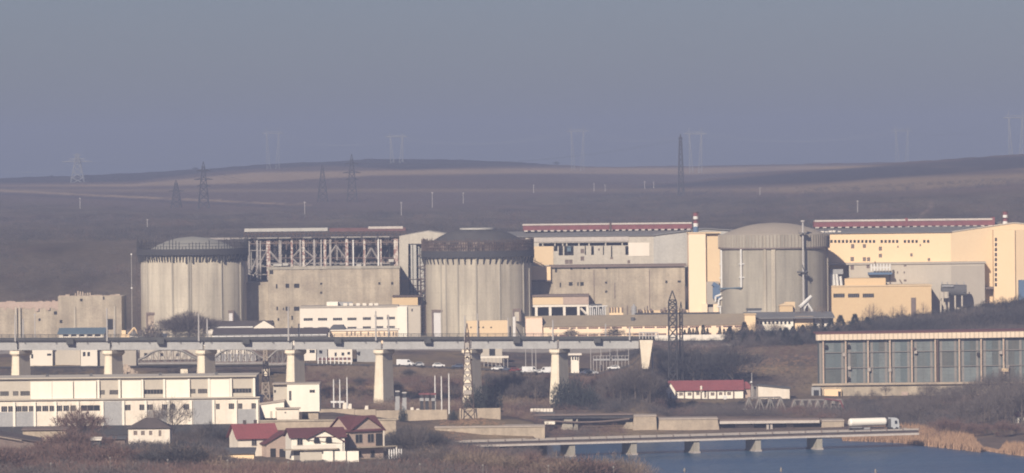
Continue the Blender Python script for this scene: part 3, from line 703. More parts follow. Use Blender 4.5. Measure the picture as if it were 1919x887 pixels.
# ------------------------------------------------------------------ turbine hall in the middle (between the middle and the right reactor)
def hall_two():
    Y = 2028
    t = rt_('turbine_hall', 'pale clad turbine hall with patchy panels and dark slots, red strip along its roof', 'building', 1150, Y, z=17)
    pts = [P(985, 443, Y), P(1225, 440.5, Y), P(1322, 430, Y), P(1384, 434, Y), P(1384, 560, Y), P(985, 560, Y)]
    xs0, xs1 = P(1000, 470, Y)[0], P(1290, 470, Y)[0]
    zt = P(1105, 443, Y)[2]
    hs = hol([(1010, 455, 1177, 461)], Y) + hol([(1047, 461.5, 1055, 479), (1057.5, 461.5, 1075, 479), (1096, 461.5, 1098, 478), (1108, 461.5, 1113, 478), (1130, 461.5, 1132, 478), (1145, 461.5, 1147.5, 482), (1172, 461.5, 1178, 478), (1038, 461.5, 1045, 471)], Y)
    vents = hol([(1059, 487, 1066, 495), (1066.6, 487, 1073, 495), (1088, 467, 1095, 475), (1088, 481, 1095, 489), (1143.5, 482.4, 1149, 486), (1176, 488, 1181, 494), (1121, 466, 1124, 470)], Y)
    zb = P(1150, 500, Y)[2]
    w = MB(); w.facade(P(985, 470, Y)[0], P(1225, 470, Y)[0], zb - 8, zt, Y, hs + vents); w.build('front_wall', M['clad_pale'], t)
    q = MB(); q.box(P(985, 470, Y)[0], P(1225, 470, Y)[0], Y + 2.2, Y + 40, 17, zt - .1); q.build('inner_wall', M['dark_gap'], t)
    panes(t, vents, Y, 'vent_brown', 'louvre')
    q = MB(); a, b, c, d = [P(*p, Y) for p in ((1225, 440.5), (1322, 430), (1384, 434), (1384, 560))]
    xg = P(1225, 470, Y)[0] + .01
    q.prism([(xg, zb - 8), (d[0], zb - 8), (c[0], c[2]), (b[0], b[2]), (xg, zt)], Y + .02, Y + 42); q.build('gable_wall', M['clad_grey'], t)
    # window posts and oddments inside the slot
    q = MB()
    for px in (1017, 1040, 1054.5, 1062, 1085, 1104, 1135, 1166): x, _, z = P(px, 461, Y); q.box(x - .25, x + .25, Y + .5, Y + .8, z, z + 1.25)
    q.build('slot_posts', M['clad_pale'], t)
    q = MB(); h = R(1055, 461, 1077, 479, Y); q.box(h[0] + 1.6, h[1] - 1.4, Y + 1.0, Y + 1.6, h[3] - 2.2, h[3] - .1); q.build('slot_screen', M['roof_blue'], t)
    q = MB(); x0, x1, z0, z1 = R(1178, 455, 1217, 480, Y); q.box(x0, x1, Y - .12, Y - .02, z0, z1); q.build('new_panel', M['white_wall'], t)
    q = MB(); x0, x1, z0, z1 = R(1000, 462, 1037, 497, Y); q.box(x0, x1, Y - .12, Y - .02, z0, z1); q.build('new_panel', M['cream_dull'], t)
    q = MB(); x0, x1, z0, z1 = R(1000, 444.5, 1178, 453, Y); q.box(x0, x1, Y - .3, Y - .02, z0, z1); q.build('eave_band', M['monitor_white'], t)
    # roof: shallow slope with a long red monitor
    zr = P(1100, 434, Y)[2]; xe0, xe1 = P(950, 443, Y)[0], P(1225, 443, Y)[0]
    q = MB(); q.slab([(xe0, Y - .6, zt + .25), (xe1 + .3, Y - .6, zt + .25), (P(1322, 430, Y)[0], Y + 20, b[2] + .3), (xe0, Y + 20, zr)], .3)
    q.slab([(xe0, Y + 20.02, zr), (P(1322, 430, Y)[0], Y + 20.02, b[2] + .3), (P(1384, 434, Y)[0], Y + 42, zt + .3), (xe0, Y + 42, zt + .3)], .3); q.build('roof', M['roof_grey'], t)
    q = MB(); q.bar((xg, Y - .2, zt + .1), (b[0], Y - .2, b[2] + .2), .5); q.bar((b[0], Y - .2, b[2] + .2), (c[0], Y - .2, c[2] + .2), .5); q.build('gable_trim', M['roof_grey'], t)
    ym = Y + 12
    x0, x1, z0, z1 = R(980, 418.5, 1297, 433, ym)
    q = MB(); q.box(x0, x1, ym, ym + 7, z0 + .5, z1 - .6); mo = q.build('roof_monitor', M['monitor_red'], t)
    q = MB(); q.box(x0 - .2, x1, ym - .25, ym + 7.2, z1 - .6, z1); q.build('monitor_top', M['monitor_white'], mo)
    q = MB()
    n = 26
    for i in range(n):
        xa = x0 + (x1 - x0) * (i + .2) / n; xb = x0 + (x1 - x0) * (i + .75) / n; q.box(xa, xb, ym - .15, ym - .02, z0, z0 + .55)
    q.build('monitor_windows', M['monitor_white'], mo)
    x = P(1144, 424, ym)[0]; q = MB(); q.box(x - .4, x + .4, ym - .4, ym + 7.4, z0, z1 + .35); q.build('monitor_joint', M['rust_steel'], mo)
hall_two()
def stack_on_roof(px, pyb, pym, pyt, Y, t):
    x = P(px, pyb, Y)[0]; zb, zm, zt = P(px, pyb, Y)[2], P(px, pym, Y)[2], P(px, pyt, Y)[2]; u = Y / F
    q = MB(); q.tube((x, Y, zb - 6), (x, Y, zm), 5.2 * u, 5.0 * u, 16); s = q.build('stack_base', M['blue_paint'], t)
    n = 4
    for i in range(n):
        a, b = zm + (zt - zm) * i / n + .003, zm + (zt - zm) * (i + 1) / n
        q = MB(); q.tube((x, Y, a), (x, Y, b), 4.6 * u, 4.6 * u, 16); q.build('stack_band', M['pole_white' if i % 2 == 0 else 'monitor_red'], s)
    q = MB(); q.tube((x, Y, zt + .003), (x, Y, zt + .35), 5.6 * u, 5.6 * u, 16)
    q.tube((x + 6.5 * u, Y, zm), (x + 6.5 * u, Y, zt), .18, .18, 4); q.tube((x - 6.5 * u, Y, zm), (x - 6.5 * u, Y, zt), .18, .18, 4)
    q.box(x - 6.6 * u, x + 6.6 * u, Y - 1.3, Y - .98, zm + (zt - zm) * .5, zm + (zt - zm) * .5 + .2)
    q.build('stack_rails', M['rust_steel'], s)
t = rt_('stair_tower', 'tall cream tower with red and white banded stack, left of the grey domed reactor', 'tower', 1307, 2004, z=17)
x0, x1, z0, z1 = R(1291, 438, 1323, 582, 2004)
q = MB(); q.box(x0, x1, 2004, 2022, 17, z1); q.build('wall', M['cream_bright'], t)
x2, x3, z2, z3 = R(1323, 438.5, 1350, 532, 2006)
q = MB(); q.box(x1 + .003, x3, 2005.5, 2022, 17, z3); q.build('rear_wall', M['cream_dull'], t)
q = MB(); q.box(x0 - .2, x3 + .2, 2003.7, 2022.3, z1 + .003, z1 + .45); q.build('parapet', M['cream_dull'], t)
q = MB(); xa, xb, za, zb = R(1324, 528, 1347, 570, 2004); q.box(xa + .02, xb, 2001.5, 2005.2, za, zb); q.build('grey_annex', M['grey_wall_dull'], t)  # annex in dull grey wall colour
q = MB(); xa, xb, za, zb = R(1336, 532, 1350, 560, 1999); q.box(xa, xb, 1999, 2001.4, za, zb - 1.5); q.tube((xa, 2000, zb), (xb + 2, 2000, zb - 3), .9, .9, 8); q.tube((xa + 1, 2000, za), (xa + 1, 2000, zb), .7, .7, 8)
q.build('duct', M['blue_paint'], t)
q = MB()
for (pa, pb) in (((1341, 556), (1341, 566)), ((1341, 556), (1352, 552)), ((1347, 562), (1347, 572)), ((1347, 562), (1356, 558)), ((1344, 575), (1352, 575)), ((1350, 575), (1350, 590))):
    a, b = P(*pa, 1996), P(*pb, 1996); q.tube(a, b, .4, .4, 8)
q.build('bent_pipes', M['pole_white'], t)
for px in (1316, 1337):
    q = MB(); xa, xb, za, zb = R(px, 570, px + 10, 592, 2001); q.box(xa, xb, 2001.5, 2003.9, 17, zb); q.build('porch_wall', M['cream_bright'], t)
q = MB(); xa, xb, za, zb = R(1326, 576, 1337, 592, 2001); q.box(xa + .02, xb - .02, 2002.6, 2003.5, 17, zb); q.build('door', M['grey_wall_dull'], t)
stack_on_roof(1304, 440, 425, 399, 2012, t)

t = rt_('service_building', 'long bare concrete block with dark coping under the pale clad turbine hall', 'building', 1160, 2010, z=17)
block(t, 1033, 501, 1284, 632, 2010, 15, 'concrete_ruin', [(1040, 503, 1044, 511), (1069, 502, 1073, 506), (1093, 502, 1097, 505), (1102, 502, 1106, 505), (1135, 502, 1139, 505), (1066, 529, 1073, 536), (1082, 529, 1084.5, 536), (1087.5, 529, 1094, 536), (1049, 530, 1051.5, 539),
      (1134, 528, 1138, 532), (1134, 545, 1138, 549), (1247, 526, 1251, 531), (1270, 526, 1276, 530), (1027.6, 999, 1028, 1000)][:-1], zb=17, win='dark_gap', wname='opening')
x0, x1, z0, z1 = R(1030, 496.5, 1287, 501, 2009)
q = MB(); q.box(x0, x1, 2009, 2025.5, z1 - .85, z1); q.build('coping', M['vent_brown'], t)
q = MB(); x0, x1, z0, z1 = R(995, 525, 1033, 632, 2012); q.box(x0 - 2, x1 - .01, 2012, 2024, 17, z1); q.build('side_wall', M['concrete_ruin'], t)
q = MB(); x0, x1, z0, z1 = R(994, 500, 1032, 525, 2011); q.box(x0, x1 - .02, 2008.5, 2024, z0, z1); q.build('ochre_bay', M['cream'], t)
q = MB(); q.box(x0, x1, 2008.2, 2009.2, z0 - .5, z0 - .003); q.build('bay_sill', M['vent_brown'], t)
q = MB()
for px, a, b in ((1113, 506, 580), (1152, 530, 560), (1217, 505, 600)): x, _, za = P(px, a, 2010); zb = P(px, b, 2010)[2]; q.box(x - .12, x + .12, 2009.86, 2009.98, zb, za)
q.build('wall_joints', M['vent_brown'], t)
# gallery with open bays at its foot
t = rt_('loading_gallery', 'cream gallery box over a row of open white framed bays beside the middle reactor', 'gallery', 1050, 1996, z=17)
x0, x1, z0, z1 = R(995, 556, 1103, 571, 1996)
q = MB(); q.box(x0, x1, 1996, 2009, z0, z1); q.build('gallery_wall', M['cream_dull'], t)
q = MB(); xx = P(1055, 560, 1996)[0]; q.box(xx, x1 + .05, 1995.85, 1995.97, z0, z1); q.build('pink_panel', M['brick_pink'], t)  # thin pinkish panel over the right part of the gallery wall
q = MB(); q.box(x0 - .3, x1 + .3, 1995.5, 2009.2, z1 + .003, z1 + .7); q.build('roof', M['vent_brown'], t)
q = MB(); zg = P(1050, 592, 1996)[2]; q.box(x0 + 1, x1, 2006, 2006.5, zg - 4, z0); q.build('bay_back', M['roof_slate'], t)
for px in (1005, 1031, 1057.5, 1084, 1101):
    q = MB(); x = P(px, 580, 1996)[0]; q.box(x - .5, x + .5, 1996.2, 1997, 17, z0 - .9); q.build('post', M['white_wall'], t)
q = MB(); q.box(x0 + .3, x1, 1996.1, 1997.1, z0 - .9, z0 - .1); q.build('lintel', M['white_wall'], t)
q = MB(); a, b = P(1088, 578, 1996), P(1099, 589, 1996); q.bar(a, b, .6); q.build('brace', M['white_wall'], t)
# pipe rack and clutter right of the gallery
t = rt_('pipe_rack', 'low rack of pale pipes and tanks at the foot of the long concrete block', 'pipe rack', 1180, 1994, z=17)
q = MB()
for i, px in enumerate(range(1106, 1136, 4)): x, _, z = P(px, 573, 1994); q.tube((x, 1994, 17), (x, 1994, z - .6 * (i % 3)), .22, .22, 6)
a, b = P(1104, 575, 1994), P(1138, 574, 1994); q.bar(a, b, .35); q.build('rack_frame', M['pole_white'], t)
q = MB()
for px, w, h in ((1116, 5, 4), (1124, 4, 3)): x, _, z = P(px, 590, 1995); q.box(x - w / 2, x + w / 2, 1996, 1999, 17, z + h)
q.build('tank', M['roof_slate'], t)
q = MB(); x0, x1, z0, z1 = R(1142, 577, 1168, 592, 1995); q.box(x0, x1, 1995, 1999, 17, z1); q.build('cabinet', M['cream'], t)
q = MB()
for px in (1143, 1148, 1153, 1159, 1166): x, _, z = P(px, 578, 1994.8); q.box(x - .25, x + .25, 1994.5, 1994.9, z - 1.5, z + .4)
q.build('cabinet_door', M['vent_brown'], t)
q = MB(); x0, x1, z0, z1 = R(1196, 582, 1290, 592, 1996); q.box(x0, x1, 1996, 2003, 17, z1); q.build('low_wall', M['cream_dull'], t)
q = MB()
for k in range(22): 
    px = random.uniform(1170, 1290); x, _, z = P(px, random.uniform(572, 582), 1995); q.tube((x, 1995, 17), (x, 1995, z), .13, .13, 4)
    if k % 3 == 0: q.box(x - .5, x + .5, 1994.6, 1995.4, z - 1.1, z - .2)
q.build('vent_pipes', M['vent_brown'], t)
q = MB(); x, _, z = P(1188, 574, 1992); q.tube((x, 1992, 17), (x, 1992, z), 1.0, 1.0, 12); q.tube((x, 1992, z), (x, 1992, z + .8), .4, .3, 8); q.build('tank', M['grey_panel'], t)

# ------------------------------------------------------------------ finished unit on the right
def hall_one():
    Y = 2022
    t = rt_('turbine_hall', 'large cream turbine hall with a row of small dark windows, at right edge', 'building', 1700, Y, z=17)
    wins = [(1556 + 7.25 * i, 450, 1560.4 + 7.25 * i, 455.5) for i in range(26) if i not in (12, 18, 23)]
    sq = [(1595, 458, 1601, 466), (1617, 458, 1623, 465), (1647, 462.5, 1653, 470), (1647, 476, 1653, 483), (1594, 482, 1600.5, 490), (1617, 482.5, 1623, 490), (1625, 482.5, 1631, 490), (1706, 475, 1710.5, 481), (1738.5, 484, 1743.5, 489.5), (1681.5, 461, 1684, 465), (1723.5, 457.5, 1726, 462)]
    x0, x1, z0, z1 = R(1545, 437, 1783, 640, Y)
    hs, hv = hol(wins, Y), hol(sq, Y)
    w = MB(); w.facade(x0, x1, 17, z1, Y, hs + hv); w.box(x0, x1, Y + .35, Y + 55, 17, z1); w.build('front_wall', M['cream'], t)
    panes(t, hs, Y, 'glass', 'window'); panes(t, hv, Y, 'vent_brown', 'louvre', 2)
    a, b = P(1783, 436, Y), P(1900, 418.5, Y); c = P(2060, 432, Y)
    q = MB(); q.prism([(x1 + .005, 17), (c[0], 17), (c[0], c[2]), (b[0], b[2]), (x1 + .005, z1)], Y + .03, Y + 56); q.build('gable_wall', M['cream_dull'], t)
    q = MB(); q.bar((x1, Y - .1, z1 + .1), (b[0], Y - .1, b[2] + .1), .35); q.bar((b[0], Y - .1, b[2] + .1), (c[0], Y - .1, c[2] + .1), .35); q.build('gable_trim', M['grey_wall'], t)
    zr = P(1660, 428, Y)[2]; xe0, xe1 = P(1530, 437, Y)[0], x1
    q = MB(); q.slab([(xe0, Y - .6, z1 + .3), (xe1 + .2, Y - .6, z1 + .3), (b[0] - .5, Y + 28, b[2] + .2), (xe0, Y + 28, zr + .6)], .3); q.build('roof', M['roof_grey'], t)
    ym = Y + 16; X0, X1, Z0, Z1 = R(1525, 411, 1863, 427, ym)
    q = MB(); q.box(X0, X1, ym, ym + 8, Z0 + .6, Z1 - .7); mo = q.build('roof_monitor', M['monitor_red'], t)
    q = MB(); q.box(X0 + .4, X1 - .6, ym - .25, ym + 8.2, Z1 - .7, Z1); q.build('monitor_top', M['monitor_white'], mo)
    q = MB(); n = 24
    for i in range(n):
        xa = X0 + (X1 - X0) * (i + .2) / n; xb = X0 + (X1 - X0) * (i + .7) / n; q.box(xa, xb, ym - .15, ym - .02, Z0 + .15, Z0 + .65)
    q.build('monitor_windows', M['monitor_white'], mo)
    q = MB(); q.box(X0 + .5, X1 - .5, ym + 1, ym + 7, z1 - 1, Z0 + .6); q.build('monitor_base', M['roof_grey'], mo)
    for px in (1699, 1862):
        q = MB(); x = P(px, 418, ym)[0]; q.box(x - .45, x + .45, ym - .35, ym + 8.3, Z0 + .5, Z1 + .4); q.build('monitor_joint', M['monitor_red'], mo)
    q = MB()
    for px in (1541, 1549, 1556, 1563, 1573): x, _, z = P(px, 436, Y + 2); q.box(x - .6, x + .6, Y + 2, Y + 4, z - .4, z + random.uniform(.3, 1.2))
    q.build('roof_vents', M['white_wall'], t)
    stack_on_roof(1884, 430, 421, 397, Y + 10, t)
    # stair tower at the far right with a vertical string of windows
    x0, x1, z0, z1 = R(1863, 431, 1903, 640, Y - 6)
    sl = hol([(1864.5, 446 + 9.4 * i, 1868.5, 452.5 + 9.4 * i) for i in range(10)], Y - 6)
    w = MB(); w.facade(x0, x1, 17, z1, Y - 6, sl); w.box(x0, x1, Y - 5.65, Y - .03, 17, z1); w.build('stair_wall', M['cream'], t)
    panes(t, sl, Y - 6, 'glass', 'window')
    x0, x1, z0, z1 = R(1903.2, 431, 1990, 640, Y - 5); q = MB(); q.box(x0, x1, Y - 5, Y - .03, 17, z1); q.build('end_wall', M['cream_dull'], t)
    q = MB(); x0, x1, z0, z1 = R(1845, 538, 1866, 542, Y - 5); q.box(x0, x1 - .3, Y - 5, Y - .05, z0, z1); q.build('canopy', M['vent_brown'], t)
    q = MB(); x0, x1, z0, z1 = R(1910, 525, 1935, 600, Y - 8); q.box(x0, x1, Y - 8, Y - 5.02, 17, z1); q.build('blue_door', M['blue_paint'], t)
hall_one()
t = rt_('service_building', 'smooth grey service block standing against the large cream turbine hall', 'building', 1720, 2016, z=17)
block(t, 1592, 496, 1846, 640, 2016, 5.8, 'grey_wall', [(1594, 498, 1600.5, 506), (1624, 497, 1630, 503), (1694, 497, 1699, 500), (1681, 509, 1683.5, 513), (1693.5, 509, 1696, 513), (1694, 524, 1699, 528), (1811, 522, 1815.5, 527.5), (1835, 522, 1840, 527)], zb=17, win='vent_brown', wname='louvre')
x0, x1, z0, z1 = R(1553, 492, 1848, 496.5, 2015); q = MB(); q.box(x0, x1, 2015.6, 2021.8, z1 - .75, z1); q.build('coping', M['grey_wall_dull'], t)
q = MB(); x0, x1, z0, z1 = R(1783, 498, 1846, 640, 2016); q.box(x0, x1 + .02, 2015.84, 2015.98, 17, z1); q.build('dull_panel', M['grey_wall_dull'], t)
q = MB(); x0, x1, z0, z1 = R(1628, 508, 1672, 515, 2011); q.box(x0, x1, 2011, 2016, z0, z1 - .6)
q.build('blue_tray', M['blue_paint'], t)
q = MB(); x0, x1, z0, z1 = R(1633, 495, 1668, 508, 2011)
for i in range(7): xx = x0 + (x1 - x0) * i / 6; q.box(xx - .28, xx + .28, 2011.2, 2012, z0, z1)
q.box(x0, x1, 2011.4, 2012, (z0 + z1) / 2 - .3, (z0 + z1) / 2 + .15); q.build('tray_rack', M['pole_white'], t)
q = MB()
for px, pa, pb in ((1668, 497, 532), (1686, 524, 535), (1640, 490, 497)): a, b = P(px, pa, 2015.5), P(px + (6 if px == 1686 else 0), pb, 2015.5); q.bar(a, b, .3)
q.build('conduit', M['vent_brown'], t)
# drum-shaped tank with stacks on the grey block
t = rt_('storage_tank', 'dark rounded tank on a pipe frame in front of the grey service block', 'tank', 1788, 2008, z=19)
q = MB(); a, b = P(1764, 544, 2009), P(1811, 545, 2009); q.tube(a, b, 2.3, 2.3, 16); q.build('vessel', M['roof_slate'], t)
q = MB(); a2 = P(1765, 537, 2006.5); b2 = P(1787, 537, 2006.5); q.bar(a2, b2, .55); q.build('top_rail', M['grey_panel'], t)
q = MB()
for px in (1768, 1778, 1795, 1809): a, b = P(px, 540, 2009), P(px - 3, 529, 2009); q.tube(a, b, .22, .22, 6)
q.build('vent_pipes', M['grey_panel'], t)
q = MB()
for px in (1763, 1770, 1778, 1790, 1803): a = P(px, 546, 2008); q.tube(a, (a[0], 2008, 19), .35, .35, 6)
for px in (1766, 1774): a = P(px, 553, 2006); q.tube((a[0], 2006, a[2] - 1.2), (a[0], 2006, a[2] + 1.2), 1.0, 1.0, 10)
q.build('support_legs', M['grey_wall'], t)
t = rt_('annex_building', 'low ochre annex with three ribbon windows in front of the cream turbine hall', 'building', 1627, 1998, z=17)
block(t, 1511, 537, 1708, 640, 1998, 17, 'ochre', [(1562, 550.5, 1583, 558), (1589.5, 550.5, 1610.5, 558), (1617, 550.5, 1638, 558)], zb=17, bars=6)
x0, x1, z0, z1 = R(1708, 535.5, 1746, 640, 1998); q = MB(); q.box(x0 + .01, x1, 1998.05, 2015, 17, z1); q.build('side_wall', M['ochre'], t)
q = MB(); x0, x1, z0, z1 = R(1707.5, 558, 1716.5, 590, 1998); q.box(x0, x1, 1997.8, 1998.02, 17, z1); q.build('door', M['vent_brown'], t)
q = MB(); x0, x1, z0, z1 = R(1583, 522, 1660, 540, 2002); q.box(x0, x1, 2002, 2015, z0 - 1, z1); q.build('upper_storey', M['ochre'], t)
q = MB(); x0, x1, z0, z1 = R(1510, 535, 1747, 538, 1998)
q.box(x0, x1, 1997.7, 2015.2, z0 + .2, z1); q.build('parapet', M['cream_dull'], t)
t = rt_('cable_bridge', 'grey boxy bridge on white pipes in the gap right of the grey domed reactor', 'pipe bridge', 1570, 2000, z=17)
q = MB(); x0, x1, z0, z1 = R(1556, 505, 1580, 514, 2000); q.box(x0, x1, 2000, 2006, z0, z1); q.build('duct', M['grey_panel'], t)
q = MB()
for px, pa, pb in ((1562, 514, 535), (1568, 514, 536), (1561, 522, 524), (1575, 518, 535), (1557, 514, 538)): a, b = P(px, pa, 2000), P(px + 2, pb, 2000); q.tube(a, b, .55, .55, 8)
q.build('pipe', M['pole_white'], t)
# ------------------------------------------------------------------ low buildings in front of the reactors
def wbars(root, rects, Y, m='glass', bars=3, name='window'):
    hs = hol(rects, Y)
    panes(root, hs, Y, m, name, bars); return hs
t = rt_('office_building', 'white two-storey office block with ribbon windows, left of the middle reactor', 'building', 675, 1945, z=16.5)
up_w = [(569 + d, 596.5 - .011 * d, 586 + d, 601.5 - .011 * d) for d in (0, 27, 55, 82)] + [(680, 594.8, 695, 600), (703, 594.3, 718, 599.3), (725, 594, 740, 599)]
lo_w = [(a, c + 17.2, b, d + 16) for a, c, b, d in up_w]
block(t, 562, 576, 745, 640, 1945, 16, 'white_wall', up_w + lo_w, zb=16.5, bars=5)
x0, x1, z0, z1 = R(745, 574.5, 763, 640, 1945); q = MB(); q.box(x0 + .01, x1, 1944.6, 1961, 16.5, z1); q.build('end_bay', M['white_bright'], t)
x0, x1, z0, z1 = R(763, 574.3, 788, 640, 1945); hs = hol([(771, 579, 773.5, 584)], 1945.6)
w = MB(); w.facade(x0 + .01, x1, 16.5, z1, 1945.6, hs); w.box(x0 + .01, x1, 1945.95, 1961, 16.5, z1); w.build('end_block', M['grey_wall'], t); panes(t, hs, 1945.6)
x0, x1, z0, z1 = R(561, 574.3, 746, 577, 1945); q = MB(); q.box(x0, x1, 1944.7, 1961.2, z0 + .1, z1 + .1); q.build('parapet', M['grey_wall_dull'], t)
q = MB(); x0, x1, z0, z1 = R(612, 566, 633, 577, 1950); q.box(x0, x1, 1950, 1956, z0, z1); q.build('roof_house', M['white_bright'], t)
q = MB(); x0, x1, z0, z1 = R(634, 566, 660, 577, 1954); q.box(x0, x1, 1954, 1958, z0, z1 - .1); q.build('roof_screen', M['grey_panel'], t)
for px in (647, 658, 671, 683, 695, 705):
    x0, x1, z0, z1 = R(px - 3.6, 568.5, px + 3.6, 576.5, 1950); q = MB(); q.box(x0, x1, 1950, 1952.5, z0, z1); q.build('roof_unit', M['white_wall'], t)
t = rt_('pavilion', 'low cream pavilion with hipped grey roof and tall narrow windows before the white office block', 'building', 680, 1915, z=16)
slits = [(649 + d, 622, 651.5 + d, 630) for d in (0, 8.5, 15, 26, 40, 54, 60, 70, 80, 87, 92)]
x0, x1, z0, z1 = block(t, 618, 620, 745, 645, 1915, 10, 'cream_bright', slits, zb=15, win='vent_brown')
q = MB(); q.box(x0 - .4, x1 + .4, 1914.5, 1925.3, z1 + .003, z1 + .5); q.build('eave', M['white_wall'], t)
xa, xb = x0 - .5, P(648, 617, 1915)[0]
q = MB(); q.hexa([(xa, 1914.4, z1 + .51), (xb, 1914.4, z1 + .51), (xb, 1925.4, z1 + .51), (xa, 1925.4, z1 + .51)], [(xa + 1.6, 1917, z1 + 2.1), (xb - 1.0, 1917, z1 + 2.1), (xb - 1, 1923, z1 + 2.1), (xa + 1.6, 1923, z1 + 2.1)]); q.build('roof', M['roof_slate'], t)

def gable_shed(name, label, cat, px0, px1, py_e, py_r, Y, depth, wallm, roofm, py_b=645, ridge_x=True, slots=(), end=None):
    t = rt_(name, label, cat, (px0 + px1) / 2, Y)
    x0, x1, _, ze = R(px0, py_e, px1, py_b, Y); zr = P((px0 + px1) / 2, py_r, Y + depth / 2)[2]
    zb = min(gz(x0, Y), gz(x1, Y)) - .8
    hs = hol(slots, Y)
    w = MB(); w.facade(x0, x1, zb, ze, Y, hs); w.box(x0, x1, Y + .35, Y + depth, zb, ze)
    for xx in (x0, x1 - .3): w.prismx([(Y + .35, ze), (Y + depth, ze), (Y + depth / 2, zr - .05)], xx, xx + .3)
    w.build('wall', M[wallm], t); panes(t, hs, Y)
    o = .5; r = MB()
    r.slab([(x0 - o, Y - o, ze), (x1 + o, Y - o, ze), (x1 + o, Y + depth / 2, zr + .12), (x0 - o, Y + depth / 2, zr + .12)], .22)
    r.slab([(x0 - o, Y + depth / 2, zr + .12), (x1 + o, Y + depth / 2, zr + .12), (x1 + o, Y + depth + o, ze), (x0 - o, Y + depth + o, ze)], .22)
    r.build('roof', M[roofm], t)
    return t, x0, x1, zb, ze, zr
gable_shed('workshop', 'low shed with blue-grey roof in front of the ruined concrete building', 'shed', 110, 194, 625, 615, 1905, 16, 'white_wall', 'roof_blue',
           slots=[(118, 627.5, 128, 631), (133, 627.5, 143, 631), (148, 627.5, 158, 631), (163, 627.5, 173, 631), (178, 627.5, 188, 631)])
def dark_shed(px0, px1, py_e, py_r, Y, label, gx):
    t, x0, x1, zb, ze, zr = gable_shed('long_shed', label, 'shed', px0, px1, py_e, py_r, Y, 18, 'white_wall', 'roof_dark')
    q = MB(); q.box(x0 - .4, x1 - 3, Y - .9, Y - .51, ze - .55, ze - .1); q.build('gutter', M['pole_white'], t)
    a, b = P(gx, py_e, Y)[0], P(gx + 38, py_e, Y)[0]                 # pale cross gable at one end
    q = MB(); q.prism([(a, zb), (b, zb), (b, ze - .4), ((a + b) / 2, zr + .3), (a, ze - .4)], Y - 1.2, Y - .92); q.build('gable_wall', M['white_wall'], t)
    q = MB(); q.bar((a - .4, Y - 1.1, ze - .3), ((a + b) / 2, Y - 1.1, zr + .5), .3); q.bar(((a + b) / 2, Y - 1.1, zr + .5), (b + .4, Y - 1.1, ze - .3), .3); q.build('gable_trim', M['roof_dark'], t)
dark_shed(390, 508, 611.5, 602, 1955, 'long dark-roofed shed with pale gable, rear of two right of the leftmost reactor', 476)
t, x0, x1, zb, ze, zr = gable_shed('long_shed', 'long low dark-roofed shed with pale eave line just behind the railway viaduct', 'shed', 400, 612, 627, 616, 1905, 18, 'white_wall', 'roof_dark')
q = MB(); q.box(x0, x1, 1904.2, 1904.49, ze - .7, ze - .1); q.build('gutter', M['pole_white'], t)
# ruined concrete building at far left
def ruin():
    Y = 1985
    t = rt_('unfinished_building', 'roofless unfinished concrete building with rust stained walls at far left', 'building', 110, Y, z=16)
    holes = [(150, 560, 155, 565), (69, 579, 74, 585), (90, 578, 95, 583), (101, 584, 107, 590), (72, 597, 76, 602), (112, 600, 117, 606), (200, 598, 212, 618), (20, 558, 32, 566), (36, 604, 40, 608), (193, 556, 196, 562)]
    xa, xb = P(-40, 590, Y)[0], P(109, 590, Y)[0]; zb = 16; z1 = P(30, 566, Y)[2]
    hs = hol(holes, Y)
    w = MB(); w.facade(xa, xb, zb, z1, Y, [h for h in hs if h[1] < xb and h[3] < z1]); w.box(xa, xb, Y + .35, Y + 1.2, zb, z1 - .3); w.build('wall', M['concrete_ruin'], t)
    xc = P(228, 590, Y)[0]; z2 = P(168, 555, Y)[2]
    w = MB(); w.facade(xb + .01, xc, zb, z2, Y - .6, [h for h in hs if h[0] > xb]); w.box(xb + .01, xc, Y - .25, Y + 24, zb, z2 - .3); w.build('end_wall', M['concrete_ruin'], t)
    panes(t, [h for h in hs if h[0] > xb], Y - .6, 'dark_gap', 'opening', 0); panes(t, [h for h in hs if h[1] < xb and h[3] < z1], Y, 'dark_gap', 'opening', 0)
    q = MB()                                                       # rust stained upper lift, ragged top
    x = xa; zl = P(30, 580, Y)[2]
    while x < xb - .6:
        wd_ = random.uniform(.7, 1.6); q.box(x, min(x + wd_, xb), Y - .14, Y - .02, zl + random.uniform(-.8, .8), z1 + random.uniform(-.4, .5)); x += wd_ + .004
    q.build('stained_lift', M['brick_pink'], t)
    q = MB(); x = xb + .3
    while x < xc - .8:
        wd_ = random.uniform(.8, 2.6); q.box(x, min(x + wd_, xc - .1), Y - .5, Y + .4, z2 - .29, z2 + random.uniform(.02, .75)); x += wd_ + random.choice((.004, .5, 1.2))
    q.bar((xb + .3, Y - .1, z2 - .1), (xc - .2, Y - .1, z2 - .1), .3); q.build('broken_parapet', M['rubble'], t)
    q = MB()
    for i in range(60):
        x = xa + (xb - xa) * random.random(); q.tube((x, Y + .5, z1 - .4), (x, Y + .5, z1 + random.uniform(.4, 1.9)), .1, .08, 4)
    q.bar((xa, Y + .5, z1 - .1), (xb, Y + .5, z1 - .1), .14); q.build('rebar', M['rust_steel'], t)
    for px in (30, 37, 140, 215):
        x = P(px, 590, Y)[0]; q = MB(); q.box(x - .35, x + .35, Y - 1.0, Y - .62, zb, z1 - 2); q.build('pilaster', M['concrete'], t)
    q = MB(); a, b, c, d = R(140, 547, 172, 556, Y + 60); q.box(a, b, Y + 60, Y + 66, 17, d - 1.5)
    for k in range(7): q.box(a + k * .95, a + k * .95 + .5, Y + 60, Y + 60.5, d - 1.5, d + random.uniform(-.6, .6))
    o = q.build('concrete_ruin', M['rubble']); tag(o, 'broken concrete stump showing above the roofless building at far left', 'ruin')
ruin()
